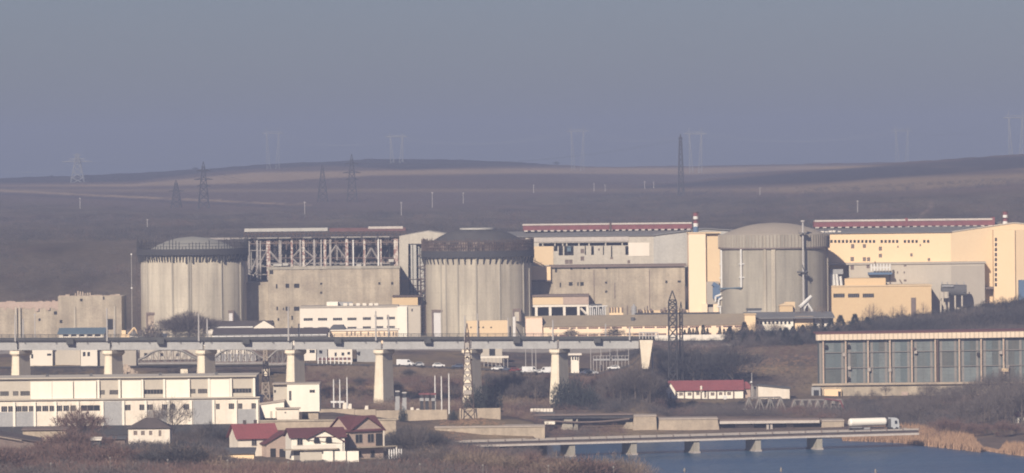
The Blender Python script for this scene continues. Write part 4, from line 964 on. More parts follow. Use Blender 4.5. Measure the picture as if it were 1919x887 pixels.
# rubble heap by the leftmost reactor, painted machine, containers
t = rt_('excavator', 'yellow digger parked between the ruined building and the leftmost reactor', 'digger', 234, 1965, z=17)
x, y, z = P(234, 606, 1965); q = MB(); q.box(x - 1.6, x + 1.6, y, y + 2.4, 18.0, 19.6); q.box(x - 1.3, x + .2, y + .2, y + 2.2, 19.6, 21.2); q.build('body', M['cream'], t)
q = MB(); q.box(x - 2, x + 2, y - .1, y + .7, 17, 17.95); q.box(x - 2, x + 2, y + 1.7, y + 2.5, 17, 17.95); q.build('tracks', M['rubber'], t)
q = MB(); q.bar((x + 1, y + 1, 19.4), (x + 3.4, y + 1, 22.2), .45); q.bar((x + 3.4, y + 1, 22.2), (x + 5, y + 1, 19.2), .38); q.build('arm', M['cream'], t)
for i, (px, w, h, m, lab) in enumerate(((250, 14, 2.6, 'white_wall', 'white site container beside the yellow digger'), (266, 12, 2.4, 'grey_panel', 'grey site container below the leftmost reactor door'), (303, 18, 3.0, 'blue_paint', 'blue site container at the foot of the leftmost reactor'))):
    x, y, z = P(px, 612, 1950 + i * 4); t = rt_('site_container', lab, 'container', px, y)
    b = t.location.z; q = MB(); q.box(x - w * .1, x + w * .1, y, y + 2.5, b, b + h); q.build('shell', M[m], t)
    q = MB(); q.box(x - w * .1 + .2, x - w * .1 + 1.2, y - .06, y - .01, b + .1, b + h - .3); q.build('door', M['roof_slate'], t)
# long low building beneath the gallery, running right
def long_low():
    Y = 1925
    t = rt_('workshop_row', 'very long low cream workshop with two rows of reddish windows and tan lean-to roof', 'building', 1220, Y, z=16.5)
    x0, x1, _, ze = R(1018, 612.5, 1420, 640, Y)
    rows = []
    for base, n0 in ((1038, 0),):
        px = 1030
        pat = [3, 8, 18, 9, 17, 18, 19, 18, 0, 8, 18, 19, 18, 0, 8, 19, 18, 19, 0, 9, 18, 17, 19]
        for wv in pat:
            if wv: rows.append((px, px + wv))
            px += (wv + 3.6) if wv else 6
    s = lambda p, y: y - .011 * (p - 1100)
    wins = [(a, s(a, 613.6), b, s(a, 616.6)) for a, b in rows if b < 1415] + [(a, s(a, 626.5), b, s(a, 629.8)) for a, b in rows if b < 1415]
    zb = 16
    hs = hol(wins, Y); zt = R(1018, 612, 1420, 640, Y)[3]
    zmax = max(h[3] for h in hs) + .35
    w = MB(); w.facade(x0, x1, zb, max(zt, zmax), Y, hs, .25); w.box(x0, x1, Y + .3, Y + 16, zb, max(zt, zmax)); w.build('wall', M['cream_bright'], t)
    panes(t, hs, Y, 'window_red', 'window', 5, 'brick_pink', d=.12)
    ze = max(zt, zmax) + .02; zr = P(1200, 590, Y + 9)[2]
    r = MB(); r.slab([(x0 - .3, Y - .5, ze + .2), (x1, Y - .5, ze + .2), (x1, Y + 9, zr), (x0 - .3, Y + 9, zr)], .2); r.box(x0, x1 - 1, Y + 9.02, Y + 17, ze, zr - .2); r.build('roof', M['roof_tan'], t)
    g = MB(); a, b = P(1190, 590, Y + 8)[0], P(1350, 590, Y + 8)[0]; g.box(a, b, Y + 9.2, Y + 9.8, zr + .003, zr + .6); g.build('ridge_rail', M['dark_steel'], t)
    v = MB(); a = P(1186, 598, Y + 4); v.tube((a[0], a[1], a[2] - 1.5), (a[0], a[1], a[2] + .6), .8, .8, 8); v.build('roof_vent', M['roof_slate'], t)
    x0, x1, z0, z1 = R(985, 596, 1018, 640, Y); q = MB(); q.box(x0, x1 - .31, Y - 1, Y + 14, zb, z1); q.build('end_block', M['pink_wall'], t)
    q = MB(); q.box(x0 - .15, x1 - .3, Y - 1.2, Y + 14.1, z1 + .003, z1 + .25); q.build('end_parapet', M['cream_dull'], t)
long_low()
t = rt_('screen_wall', 'ochre site wall with small holes at the foot of the middle reactor', 'wall', 911, 1940, z=16.5)
block(t, 874, 601, 952, 640, 1940, 1.5, 'cream_dull', [(881.5, 612.5, 884, 615.5), (896.5, 612.5, 899, 615.5), (904, 612.5, 907, 615.5), (919, 612.5, 922, 615.5)], zb=16, win='dark_gap', wname='opening')
q = MB()
for px, pt in ((871, 592), (895, 588), (952, 596)): x, y, z = P(px, pt, 1939); q.tube((x, y, 16), (x, y, z), .2, .2, 4)
q.build('post', M['pole'], t)
t = rt_('vent_pipe', 'stout white pipe standing right of the ochre site wall', 'pipe', 964, 1935, z=16.5)
x, y, z = P(964, 594, 1935); q = MB(); q.tube((x, y, 16), (x, y, z), .62, .62, 10); q.build('pipe_shaft', M['pole_white'], t)
q = MB(); q.bar((x, y + .6, z - 3), (x + 3.4, y + .6, 16.5), .35); q.bar((x - 1.6, y + .4, 16.5), (x - 1.6, y + .4, z - 3.5), .5); q.build('pipe_brace', M['dark_steel'], t)
# buildings on the right shoulder of the row, seen over the conifers
t = rt_('office_building', 'white low office wing with grey roof, peeping over the conifers below the grey domed reactor', 'building', 1440, 1915)
b = t.location.z - 1
block(t, 1405, 595, 1487, 640, 1915, 10, 'white_bright', [(1410 + 7.5 * i, 602, 1414 + 7.5 * i, 608) for i in range(10)], zb=b)
x0, x1, z0, z1 = R(1395, 586, 1562, 596, 1922); q = MB(); q.slab([(x0, 1913, z0 + .4), (x1, 1913, z0 + .4), (x1, 1932, z1), (x0, 1932, z1)], .4); q.build('roof', M['roof_grey'], t)
x0, x1, z0, z1 = R(1490, 593, 1524, 640, 1916); q = MB(); q.box(x0, x1, 1916, 1926, b, z1); q.build('ochre_wing', M['cream'], t)
for i, (a, c) in enumerate(((1527, 1536), (1545, 1562))):
    x0, x1, z0, z1 = R(a, 596, c, 640, 1916.5); q = MB(); q.box(x0, x1, 1916.5, 1926, b, z1); q.build('pale_bay', M['white_wall'], t)
t = rt_('equipment_shed', 'small slate blue roofed shed at the foot of the grey domed reactor', 'shed', 1412, 1950, z=18)
x0, x1, z0, z1 = R(1401, 576, 1426, 600, 1950); q = MB(); q.box(x0, x1, 1950, 1955, 17, z1 - 1); q.build('wall', M['grey_panel'], t)
q = MB(); q.box(x0 - .4, x1 + .4, 1949.6, 1955.4, z1 - .997, z1 - .5); q.build('roof', M['roof_slate'], t)
t = rt_('ochre_hut', 'small ochre hut with a tent roof by the white crane arm', 'hut', 1475, 1950, z=18)
x0, x1, z0, z1 = R(1461, 573, 1486, 600, 1950); q = MB(); q.box(x0, x1, 1950, 1956, 17, z1); q.build('wall', M['ochre'], t)
q = MB(); q.prism([(x0 - .3, z1 + .003), (x1 + .3, z1 + .003), ((x0 + x1) / 2, z1 + 1.0)], 1949.7, 1956.3); q.build('roof', M['cream_dull'], t)
q = MB(); x0, x1, z0, z1 = R(1470, 566, 1490, 573, 1957); q.box(x0, x1, 1957, 1959, 17, z1); q.build('rear_wall', M['cream_dull'], t)
t = rt_('yellow_cabin', 'squat ochre roadside cabin beside the pale office wing roof', 'cabin', 1408, 1912)
x0, x1, z0, z1 = R(1396, 587, 1416, 640, 1906); q = MB(); q.box(x0, x1, 1906, 1911, t.location.z - 1, z1 - .6); q.build('wall', M['cream'], t)
q = MB(); q.box(x0 - .3, x1 + .3, 1905.6, 1911.4, z1 - .597, z1 - .2); q.build('roof', M['ochre'], t)
t = rt_('loading_crane', 'white slanting crane arm on a splayed leg before the ochre annex', 'crane', 1510, 1940, z=18)
a, b = P(1499, 576, 1940), P(1521, 555, 1940); q = MB(); q.tube(a, b, .75, .62, 8); q.build('arm', M['pole_white'], t)
a, b = P(1513, 568, 1940.5), P(1522, 582, 1940.5); q = MB(); q.tube(a, b, .4, .4, 6); q.tube(a, P(1506, 584, 1940.5), .3, .3, 6); q.tube(b, (b[0], b[1], 17), .4, .4, 6); q.build('leg', M['pole_white'], t)
a, b = P(1500, 577, 1940.8), P(1506, 574, 1940.8); q = MB(); q.box(a[0], b[0], 1940, 1942, 17, a[2] + 1); q.build('base', M['roof_slate'], t)

# ------------------------------------------------------------------ railway viaduct
VY0, VY1 = 1632.0, 1655.0
def vy(px): return VY0 + (VY1 - VY0) * px / 1190.0
PIERS = [(-143, 0), (31, 0), (205, 0), (379, 0), (547, 0), (713, 0), (879, 0), (1043, 0)]
def viaduct():
    t = rt_('railway_viaduct', 'long pale girder railway viaduct on tapering piers crossing the whole middle ground', 'viaduct', 560, vy(560), z=6)
    ends = [p for p, _ in PIERS] + [1196]
    def pt(px, py, dy=0.): Y = vy(px); x, _, z = P(px, py, Y); return (x, Y + dy, z)
    for i in range(len(ends) - 1):
        a, b = ends[i] + 3.2, ends[i + 1] - .8
        ta, tb = pt(a, 641.5 + .012 * (600 - a) * .6), pt(b, 641.5 + .012 * (600 - b) * .6)
        ta = (ta[0], ta[1], 26.05); tb = (tb[0], tb[1], 26.05)
        g = MB(); g.hexa([(ta[0], ta[1], 23.6), (tb[0], tb[1], 23.6), (tb[0], tb[1] + 4.6, 23.6), (ta[0], ta[1] + 4.6, 23.6)], [(ta[0], ta[1], 26.05), (tb[0], tb[1], 26.05), (tb[0], tb[1] + 4.6, 26.05), (ta[0], ta[1] + 4.6, 26.05)])
        gg = g.build('girder', M['girder'], t)
        d = MB()
        d.hexa([(ta[0] - .4, ta[1] - .22, 23.35), (tb[0], tb[1] - .22, 23.35), (tb[0], tb[1] + 4.8, 23.35), (ta[0] - .4, ta[1] + 4.8, 23.35)], [(ta[0] - .4, ta[1] - .22, 23.59), (tb[0], tb[1] - .22, 23.59), (tb[0], tb[1] + 4.8, 23.59), (ta[0] - .4, ta[1] + 4.8, 23.59)])
        d.build('bottom_flange', M['girder'], gg)
    a, b = pt(-160, 630), pt(1226, 630)
    d = MB()
    d.hexa([(a[0], a[1] - .5, 26.06), (b[0], b[1] - .5, 26.06), (b[0], b[1] + 6, 26.06), (a[0], a[1] + 6, 26.06)], [(a[0], a[1] - .5, 26.45), (b[0], b[1] - .5, 26.45), (b[0], b[1] + 6, 26.45), (a[0], a[1] + 6, 26.45)])
    d.build('deck', M['dark_steel'], t)
    d = MB()
    d.hexa([(a[0], a[1] - .5, 26.453), (b[0], b[1] - .5, 26.453), (b[0], b[1] - .3, 26.453), (a[0], a[1] - .3, 26.453)], [(a[0], a[1] - .5, 27.3), (b[0], b[1] - .5, 27.3), (b[0], b[1] - .3, 27.3), (a[0], a[1] - .3, 27.3)])
    d.build('parapet', M['deck_steel'], t)
    r = MB(); n = 96
    for k in range(n + 1):
        f = k / n; x, y = a[0] + (b[0] - a[0]) * f, a[1] + (b[1] - a[1]) * f; r.box(x - .07, x + .07, y - .46, y - .34, 27.3, 28.25)
        if k % 4 == 2: r.box(x - .1, x + .1, y - .6, y - .51, 25.4, 27.6)
    for z in (27.75, 28.2): r.bar((a[0], a[1] - .4, z), (b[0], b[1] - .4, z), .11)
    r.build('railing', M['deck_steel'], t)
    r = MB()
    for z in (26.5,):
        for dy in (1.6, 3.1): r.bar((a[0], a[1] + dy, z + .15), (b[0], b[1] + dy, z + .15), .16)
    r.build('rails', M['rust_steel'], t)
    for px in (130, 300, 460, 632, 800, 967, 1118):                    # small refuge platforms half way along the spans
        c = pt(px, 636); q = MB(); q.box(c[0] - 1.1, c[0] + 1.1, c[1] - 1.8, c[1] - .51, 25.2, 26.9); q.build('refuge', M['deck_steel'], t)
    for px, _ in PIERS:
        Y = vy(px) - 1.0; cx = P(px - 5, 690, Y)[0]; zg = gz(cx, Y) - 1.2; zt = 21.6; Lr = 7.6
        s = math.radians(-27)
        def sec(w, l):
            pts = [(-w, -l), (w, -l), (w, l), (-w, l)]
            c = [(-w, -l + .35), (-w + .55, -l), (w - .55, -l), (w, -l + .35), (w, l - .5), (w - .5, l), (-w + .5, l), (-w, l - .5)]
            return [(cx + (x * math.cos(s) - (y + Lr / 2) * math.sin(s)), Y + (x * math.sin(s) + (y + Lr / 2) * math.cos(s))) for x, y in c]
        p = MB(); k = (zt - zg) / 16.0
        p.prismz(sec(1.25 + .55 * k, Lr / 2 + .25), zg, zt, top=sec(1.25, Lr / 2 - .2)); pier = p.build('pier', M['concrete_pier'], t)
        c = MB(); c.prismz(sec(1.3, Lr / 2), zt + .003, zt + .6, top=sec(1.75, Lr / 2 + .5)); c.prismz(sec(1.75, Lr / 2 + .5), zt + .603, zt + 1.55, top=sec(1.75, Lr / 2 + .4)); c.build('pier_cap', M['concrete_pier'], pier)
        c = MB(); c.box(cx - .7, cx + 2.0, Y + 1.2, Y + 4, zt + 1.553, 23.345); c.build('bearing_block', M['vent_brown'], pier)
    x0, x1, z0, z1 = R(1197, 641, 1222, 640, 1655); zg = gz(x0, 1657)
    p = MB(); p.prism([(x0 + .9, 17), (x1 - 1.4, 17), (x1, 26.05), (x0, 26.05)], 1653, 1663); p.build('abutment', M['concrete_pier'], t)
    p = MB()
    for i in range(7):
        x = x0 + (x1 + 1.6 - x0) * i / 6; p.box(x - .16, x + .16, 1653.2, 1653.6, 26.46, 28.6)
    p.box(x0, x1 + 1.6, 1653.25, 1653.55, 28.3, 28.62); p.box(x0, x1 + 1.6, 1653.25, 1653.55, 27.3, 27.5); p.build('end_railing', M['pole'], t)
viaduct()
for o_ in list(COL.objects):
    if o_.name.startswith('railway_viaduct'): o_.location.z += .92; o_.rotation_euler = (0, .01225, 0)
# catenary masts on the viaduct and lineside
proto = None
MASTS = [(28, 590), (43, 598), (200, 578), (214, 600), (372, 588), (388, 598), (540, 575), (560, 607), (704, 583), (728, 592), (871, 610), (895, 605), (1036, 600), (1135, 607), (1180, 612)]
for k, (px, pt_) in enumerate(MASTS):
    Y = vy(px) + (-.9 if k % 2 == 0 else 6.4); x, _, zt = P(px, pt_, Y)
    lab = 'thin catenary mast standing on the railway viaduct deck'
    if proto is None:
        proto = thing('catenary_mast', lab, 'mast', (0, 0, 0), 'catenary masts on the viaduct')
        q = MB(); q.tube((0, 0, 0), (0, 0, 1), .3, .2, 6); q.build('post', M['pole'], proto)
        o = proto
    else: o = dup(proto, (0, 0, 0))
    zb_ = 26.1 + 2.05 - 2.45 * px / 1190; place(o, (x, Y, zb_), 0, (1, 1, zt - zb_))
# ------------------------------------------------------------------ strip behind the viaduct
def truss_span(t, px0, px1, py_b, py_t, Y, n=10):
    a, b = P(px0, py_b, Y), P(px1, py_b, Y); zt = P((px0 + px1) / 2, py_t, Y)[2]; zb = a[2]
    for dy in (0, 9.5):
        s = MB(); pr = None
        for i in range(n + 1):
            f = i / n; x = a[0] + (b[0] - a[0]) * f
            z = zb + (zt - zb) * min(1, (1 - abs(2 * f - 1) ** 2.6) * 1.02) if 0 < i < n else zb + 2.5
            if i == 0 or i == n: z = zb + (zt - zb) * .3
            s.bar((x, Y + dy, zb), (x, Y + dy, z), .2)
            if pr: s.bar((pr[0], Y + dy, pr[1]), (x, Y + dy, z), .5); s.bar((pr[0], Y + dy, pr[1] if i <= n / 2 else zb), (x, Y + dy, zb if i <= n / 2 else z), .13)
            pr = (x, z)
        s.bar((a[0], Y + dy, zb), (b[0], Y + dy, zb), .7); s.build('truss_side', M['vent_brown' if dy else 'truss_grey'], t)
    d = MB(); d.box(a[0], b[0], Y + .5, Y + 6, zb - .9, zb - .3); d.build('deck', M['dark_steel'], t)
t = rt_('truss_bridge', 'old rusty bow-truss bridge half hidden under the viaduct at left', 'bridge', 380, 1740)
truss_span(t, 259, 372, 683, 655.5, 1740, 9); truss_span(t, 392, 497, 683, 654, 1742, 9); truss_span(t, 499, 560, 684, 656, 1744, 6)
for px in (345, 380, 498):
    a = P(px, 684, 1742); q = MB(); q.box(a[0] - 1.2, a[0] + 1.2, 1741, 1749, gz(a[0], 1745) - 2, a[2] - 1.4); q.build('pier', M['concrete_pier'], t)
SM = [('storage_hall', 'white storage hall with dark door below the viaduct at far left', 'building', 50, 98, 655, 673, 1790, 'white_wall', [(58, 664, 62, 672), (88, 663, 96, 667)]),
      ('storage_hall', 'grey windowless hall wall below the viaduct, left of the white house', 'building', 99, 150, 656, 674, 1792, 'grey_wall', []),
      ('site_house', 'small white house with two dark windows below the viaduct at left', 'house', 151, 182, 655, 674, 1788, 'white_wall', [(155, 660, 160, 668), (163.5, 660, 168.5, 668)]),
      ('storage_hall', 'long pale hall standing behind the rusty bow-truss bridge', 'building', 262, 398, 653, 674, 1815, 'grey_wall', [(270, 662, 276, 668), (300, 662, 306, 668), (330, 662, 336, 668), (355, 662, 361, 668)]),
      ('storage_hall', 'grey low hall right of the small white house below the viaduct', 'building', 184, 255, 659, 676, 1790, 'grey_wall_dull', []),
      ('container_office', 'blue and grey container office behind the red fence', 'cabin', 594, 613, 655, 668, 1800, 'grey_panel', [(598, 657, 604, 663)]),
      ('site_house', 'cream little house with porch behind the red fence', 'house', 615, 660, 655, 670, 1798, 'white_wall', [(627, 661, 631, 668), (640, 661, 645, 667), (651, 660, 656, 665)]),
      ('storage_hall', 'pale hall with long white roof edge left of the fifth viaduct pier', 'building', 668, 706, 653, 668, 1802, 'grey_panel', [(671, 659, 675, 667)]),
      ('site_house', 'pale hut with lean-to roof just right of the fourth viaduct pier', 'house', 562, 592, 653, 668, 1802, 'white_wall', [(580, 656, 590, 662)]),
      ('tank_house', 'tall grey concrete box with two bays above the bus shelter', 'building', 900, 941, 652, 672, 1810, 'grey_wall', [(917, 654, 928, 668)])]
for nm, lab, cat, a, b, c, d, Y, m, wn in SM:
    t = rt_(nm, lab, cat, (a + b) / 2, Y); x0, x1, z0, z1 = block(t, a, c - 3, b, d + 6, Y, 7, m, wn, zb=t.location.z - 1.5)
    q = MB(); q.box(x0 - .3, x1 + .3, Y - .4, Y + 7.3, z1 + .003, z1 + .4); q.build('roof', M['white_wall' if cat != 'house' else 'roof_slate'], t)
for i, px in enumerate(range(404, 480, 11)):
    x, y, z = P(px + 4, 662, 1800); t = rt_('site_container', ['white cargo container seen through the bow truss'][0], 'container', px + 4, 1800, 'white containers seen through the bow truss')
    b = t.location.z; q = MB(); q.box(x - .85, x + .85, 1800, 1806, b, z + 1.2); q.build('shell', M['white_wall'], t)
    q = MB(); q.box(x - .7, x + .7, 1799.9, 1799.98, b + .2, z - .3); q.build('door', M['grey_panel'], t)
# red panel fence and the small sheds' yard
def fence(name, label, px0, px1, pyt, pyb, Y, m, mp, n):
    t = rt_(name, label, 'fence', (px0 + px1) / 2, Y); x0, x1, z0, z1 = R(px0, pyt, px1, pyb, Y)
    for i in range(n):
        q = MB(); a, b = x0 + (x1 - x0) * i / n, x0 + (x1 - x0) * (i + 1) / n
        q.box(a + .2, b - .2, Y, Y + .12, z0 + .2, z1); q.build('fence_panel', M[m], t)
    for i in range(n + 1):
        x = x0 + (x1 - x0) * i / n; q = MB(); q.box(x - .18, x + .18, Y - .1, Y + .2, min(z0, gz(x, Y)) - .5, z1 + .3); q.build('post', M[mp], t)
fence('panel_fence', 'reddish panel fence with pale posts below the cream little house', 596, 658, 670.5, 676.5, 1782, 'window_red', 'pole_white', 8)
# bus shelter style canopy with cars
t = rt_('canopy', 'long pale canopy on thin posts behind the sixth viaduct pier', 'shelter', 928, 1790)
x0, x1, z0, z1 = R(898, 668, 953, 671.5, 1790); q = MB(); q.box(x0, x1, 1790, 1795, z0, z1); q.build('roof', M['white_wall'], t)
for i in range(8):
    x = x0 + .3 + (x1 - x0 - .6) * i / 7; q = MB(); q.tube((x, 1790.5, gz(x, 1790) - .5), (x, 1790.5, z0 - .003), .12, .12, 5); q.build('post', M['pole'], t)
t = rt_('guard_kiosk', 'white kiosk with flat overhanging roof right of the last viaduct pier', 'kiosk', 1078, 1788)
b = t.location.z; x0, x1, z0, z1 = block(t, 1070, 667, 1085, 682, 1788, 4, 'white_bright', [(1072, 669, 1075, 675), (1077, 669, 1080, 675), (1081.5, 668, 1084, 676)], zb=b - .5)
x0, x1, z0, z1 = R(1065, 663, 1090, 667, 1787); q = MB(); q.box(x0, x1, 1787, 1793, z0 + .15, z1); q.build('roof', M['white_wall'], t)
for px, lab in ((1127, 'low grey steel platform with rail, left of two right of the kiosk'), (1162, 'low grey steel platform with rail, right of two right of the kiosk')):
    t = rt_('platform', lab, 'platform', px, 1785); x0, x1, z0, z1 = R(px - 15, 673, px + 16, 676, 1785)
    q = MB(); q.box(x0, x1, 1785, 1788, z0, z1); q.build('deck', M['grey_panel'], t)
    q = MB()
    for i in range(6): x = x0 + (x1 - x0) * i / 5; q.tube((x, 1785.2, gz(x, 1785) - .3), (x, 1785.2, z1 + 1.1), .1, .1, 4)
    q.bar((x0, 1785.2, z1 + 1.05), (x1, 1785.2, z1 + 1.05), .12); q.build('rail', M['pole'], t)
# a service road and its cars
t = rt_('boundary_wall', 'low pale boundary wall below the conifers right of the lattice pylon', 'wall', 1320, 1893)
for a in range(1228, 1404, 22):
    x0, x1, z0, z1 = R(a, 627.5 - .011 * (a - 1300), a + 21.6, 633 - .011 * (a - 1300), 1893); q = MB(); q.box(x0, x1, 1893, 1893.4, z0 - 1, z1); q.build('wall_panel', M['white_wall'], t)
rd = MB()
us = np.arange(-80, 1260, 20)
for i in range(len(us) - 1):
    quad = []
    for u_, Y in ((us[i], 1776), (us[i + 1], 1776), (us[i + 1], 1783), (us[i], 1783)): x = (u_ - CX) * Y / F; quad.append((x, Y, float(terrain(u_, Y)) + .35))
    rd.add(quad, [(0, 1, 2, 3)])
struct(rd.build('service_road', M['asphalt']))
pk = None
for px, pt_ in ((985, 652), (997, 650), (1004, 651), (1107, 652), (1126, 650), (1143, 653), (1157, 652), (1178, 654)):
    Y = 1792; x, _, zt = P(px, pt_, Y); lab = 'thin pale post in the yard seen below the viaduct near its right end'
    if pk is None:
        pk = thing('yard_post', lab, 'post', (0, 0, 0), 'pale posts in the yard below the viaduct'); q = MB(); q.tube((0, 0, 0), (0, 0, 1), .14, .1, 6); q.build('post', M['pole'], pk); o = pk
    else: o = dup(pk, (0, 0, 0))
    zg = gz(x, Y) - .3; place(o, (x, Y, zg), 0, (1, 1, zt - zg))
def make_car():
    t = thing('parked_car', 'car', 'car', (0, 0, 0), 'cars on the road behind the viaduct')
    b = MB(); b.prism([(-2.1, .35), (2.1, .35), (2.15, .8), (1.3, .95), (-2.0, 1.0), (-2.12, .7)], -.85, .85); b.prism([(-1.75, .98), (1.1, .96), (.45, 1.48), (-1.35, 1.5)], -.75, .75); b.build('body', M['car_white'], t)
    g = MB(); g.prism([(-1.5, 1.02), (.9, 1.0), (.42, 1.4), (-1.25, 1.42)], -.77, .77); g.build('windows', M['glass'], t)
    for x in (-1.3, 1.3):
        for y in (-.8, .8):
            w = MB(); w.tube((x, y - .1, .32), (x, y + .1, .32), .32, .32, 12); w.build('wheel', M['rubber'], t)
    return t
def make_van():
    t = thing('parked_van', 'van', 'van', (0, 0, 0), 'cars on the road behind the viaduct')
    b = MB(); b.prism([(-2.7, .4), (2.7, .4), (2.7, 1.0), (2.2, 1.25), (1.6, 2.2), (-2.7, 2.3)], -.95, .95); b.build('body', M['car_white'], t)
    g = MB(); g.prism([(1.0, 1.3), (2.05, 1.3), (1.55, 2.0), (1.0, 2.05)], -.97, .97); g.build('windows', M['glass'], t)
    for x in (-1.7, 1.7):
        for y in (-.9, .9):
            w = MB(); w.tube((x, y - .12, .36), (x, y + .12, .36), .36, .36, 12); w.build('wheel', M['rubber'], t)
    return t
car, van = make_car(), make_van()
CARS = [(932, 'car', 'small white car parked under the long pale canopy', None), (946, 'car', 'dark blue car at the right end of the long pale canopy', 'car_blue'), (978, 'car', 'silver car just left of the white van behind the viaduct', 'car_silver'),
        (993, 'van', 'white van on the road between the sixth and last viaduct piers', None), (1012, 'car', 'white car on the road just right of the white van', None), (966, 'car', 'red car on the road right of the long pale canopy', 'car_red'),
        (1098, 'car', 'dark car right behind the white kiosk', 'car_blue'), (770, 'car', 'white car nearest the fifth viaduct pier on its right', None), (783, 'car', 'silver car second to the right of the fifth viaduct pier', 'car_silver'), (822, 'car', 'white car alone midway between fifth and sixth piers', None), (1026, 'van', 'white van just left of the last viaduct pier', None), (1110, 'car', 'silver car under the left grey steel platform', 'car_silver'), (1150, 'car', 'white car under the right grey steel platform', None), (758, 'van', 'white van half hidden right beside the fifth viaduct pier', None), (858, 'car', 'dark blue car just left of the sixth viaduct pier', 'car_blue')]
used = set()
for k, (px, kind, lab, m) in enumerate(CARS):
    Y = 1779.5; x = P(px, 680, Y)[0]; src = car if kind == 'car' else van
    o = src if kind not in used else dup(src, (0, 0, 0)); used.add(kind)
    place(o, (x, Y, gz(x, Y) + .36), 0 if k % 2 else PI); o['label'] = lab
    if m:
        for ch in o.children:
            if ch.name.startswith('body'):
                ch.data = ch.data.copy(); ch.data.materials.clear(); ch.data.materials.append(M[m])
# ------------------------------------------------------------------ long white works building, lower left
def works():
    Y = 1480
    t = rt_('works_building', 'long white two-storey works building with blank and windowed bays, lower left', 'building', 240, Y, z=8)
    s = lambda p: -.0125 * (p - 240)
    zb = 7.0
    # lower storey sits forward, upper storey set back behind a ledge
    x0, x1, _, zl = R(-60, 749, 486, 797, Y)
    lows = []
    for a, b in ((2, 13), (15, 26), (29, 40), (41, 51.5), (54, 62.5), (67, 77), (79, 90), (92.5, 103), (106, 116), (118.5, 129), (131.5, 142), (151, 187), (234.5, 244.5), (261, 271), (276, 286), (303, 313), (318, 328), (344, 354), (404.5, 411.5), (428.5, 438.5), (446, 454), (471, 480)):
        lows.append((a, 759 + s((a + b) / 2), b, 769.5 + s((a + b) / 2)))
    hs = hol(lows, Y)
    w = MB(); w.facade(x0, x1, zb, zl, Y, hs); w.box(x0, x1, Y + .35, Y + 22, zb, zl); w.build('lower_wall', M['white_worn'], t)
    panes(t, hs, Y, 'glass', 'window', 3)
    for a, b in ((-60, 26), (29.5, 63), (195, 230), (276, 312), (362, 398), (444, 480)):      # grey sheeted bays of the lower storey
        X0, X1, Z0, Z1 = R(a, 770 + s((a + b) / 2) if a not in (195, 362) else 752 + s((a + b) / 2), b, 800, Y); q = MB(); q.box(X0, X1, Y - .1, Y - .01, zb, Z1); q.build('grey_bay', M['grey_panel'], t)
    for px in (26.5, 65, 104, 146, 192, 231, 273, 316, 358, 400, 442, 482):
        X0, X1, _, _ = R(px - 2.2, 760, px + 2.2, 797, Y); q = MB(); q.box(X0, X1, Y - .55, Y - .12, zb, zl - .4); q.build('pilaster', M['white_bright'], t)
    lg = MB(); lg.box(x0 - .2, x1 + .2, Y - .7, Y + 1.45, zl + .003, zl + .35); lg.build('ledge', M['grey_wall'], t)
    U0, U1, _, zu = R(-60, 709, 479, 750, Y + 1.5)
    ups = [(a, 731 + s((a + b) / 2), b, 739.5 + s((a + b) / 2)) for a, b in ((0, 16), (24, 34), (38, 55.5), (186, 196), (205, 221), (270, 305), (353, 366), (371, 388), (436, 471))]
    hs = hol(ups, Y + 1.5)
    w = MB(); w.facade(U0, U1, zl + .36, zu, Y + 1.5, hs); w.box(U0, U1, Y + 1.85, Y + 21, zl + .36, zu); w.build('upper_wall', M['grey_wall'], t)
    panes(t, hs, Y + 1.5, 'glass', 'window', 6)
    for a, b in ((57, 97), (97.6, 136.5), (139, 180), (228, 264), (311, 351.5), (394, 430)):
        X0, X1, Z0, Z1 = R(a, 713 + s((a + b) / 2), b, 749 + s((a + b) / 2), Y + .9); q = MB(); q.box(X0, X1, Y + .9, Y + 1.48, Z0 + .36, Z1 - .1); q.build('blank_panel', M['white_bright'], t)
    for px in (184, 223.5, 266.5, 307.5, 353.5, 391.5, 432.5, 476):
        X0, X1, Z0, Z1 = R(px - 2, 712 + s(px), px + 2, 749 + s(px), Y + .6); q = MB(); q.box(X0, X1, Y + .7, Y + 1.47, Z0 + .36, Z1); q.build('fin', M['white_bright'], t)
    q = MB(); q.box(U0 - .3, U1 + .3, Y + .5, Y + 21.2, zu + .003, zu + .35); q.build('roof_edge', M['grey_wall'], t)
    q = MB()
    for px in (88, 170, 300, 405): x, _, z = P(px, 708, Y + 8); q.box(x - .4, x + .4, Y + 8, Y + 8.8, zu + .353, zu + 1.1)
    q.build('roof_vents', M['roof_slate'], t)
works()
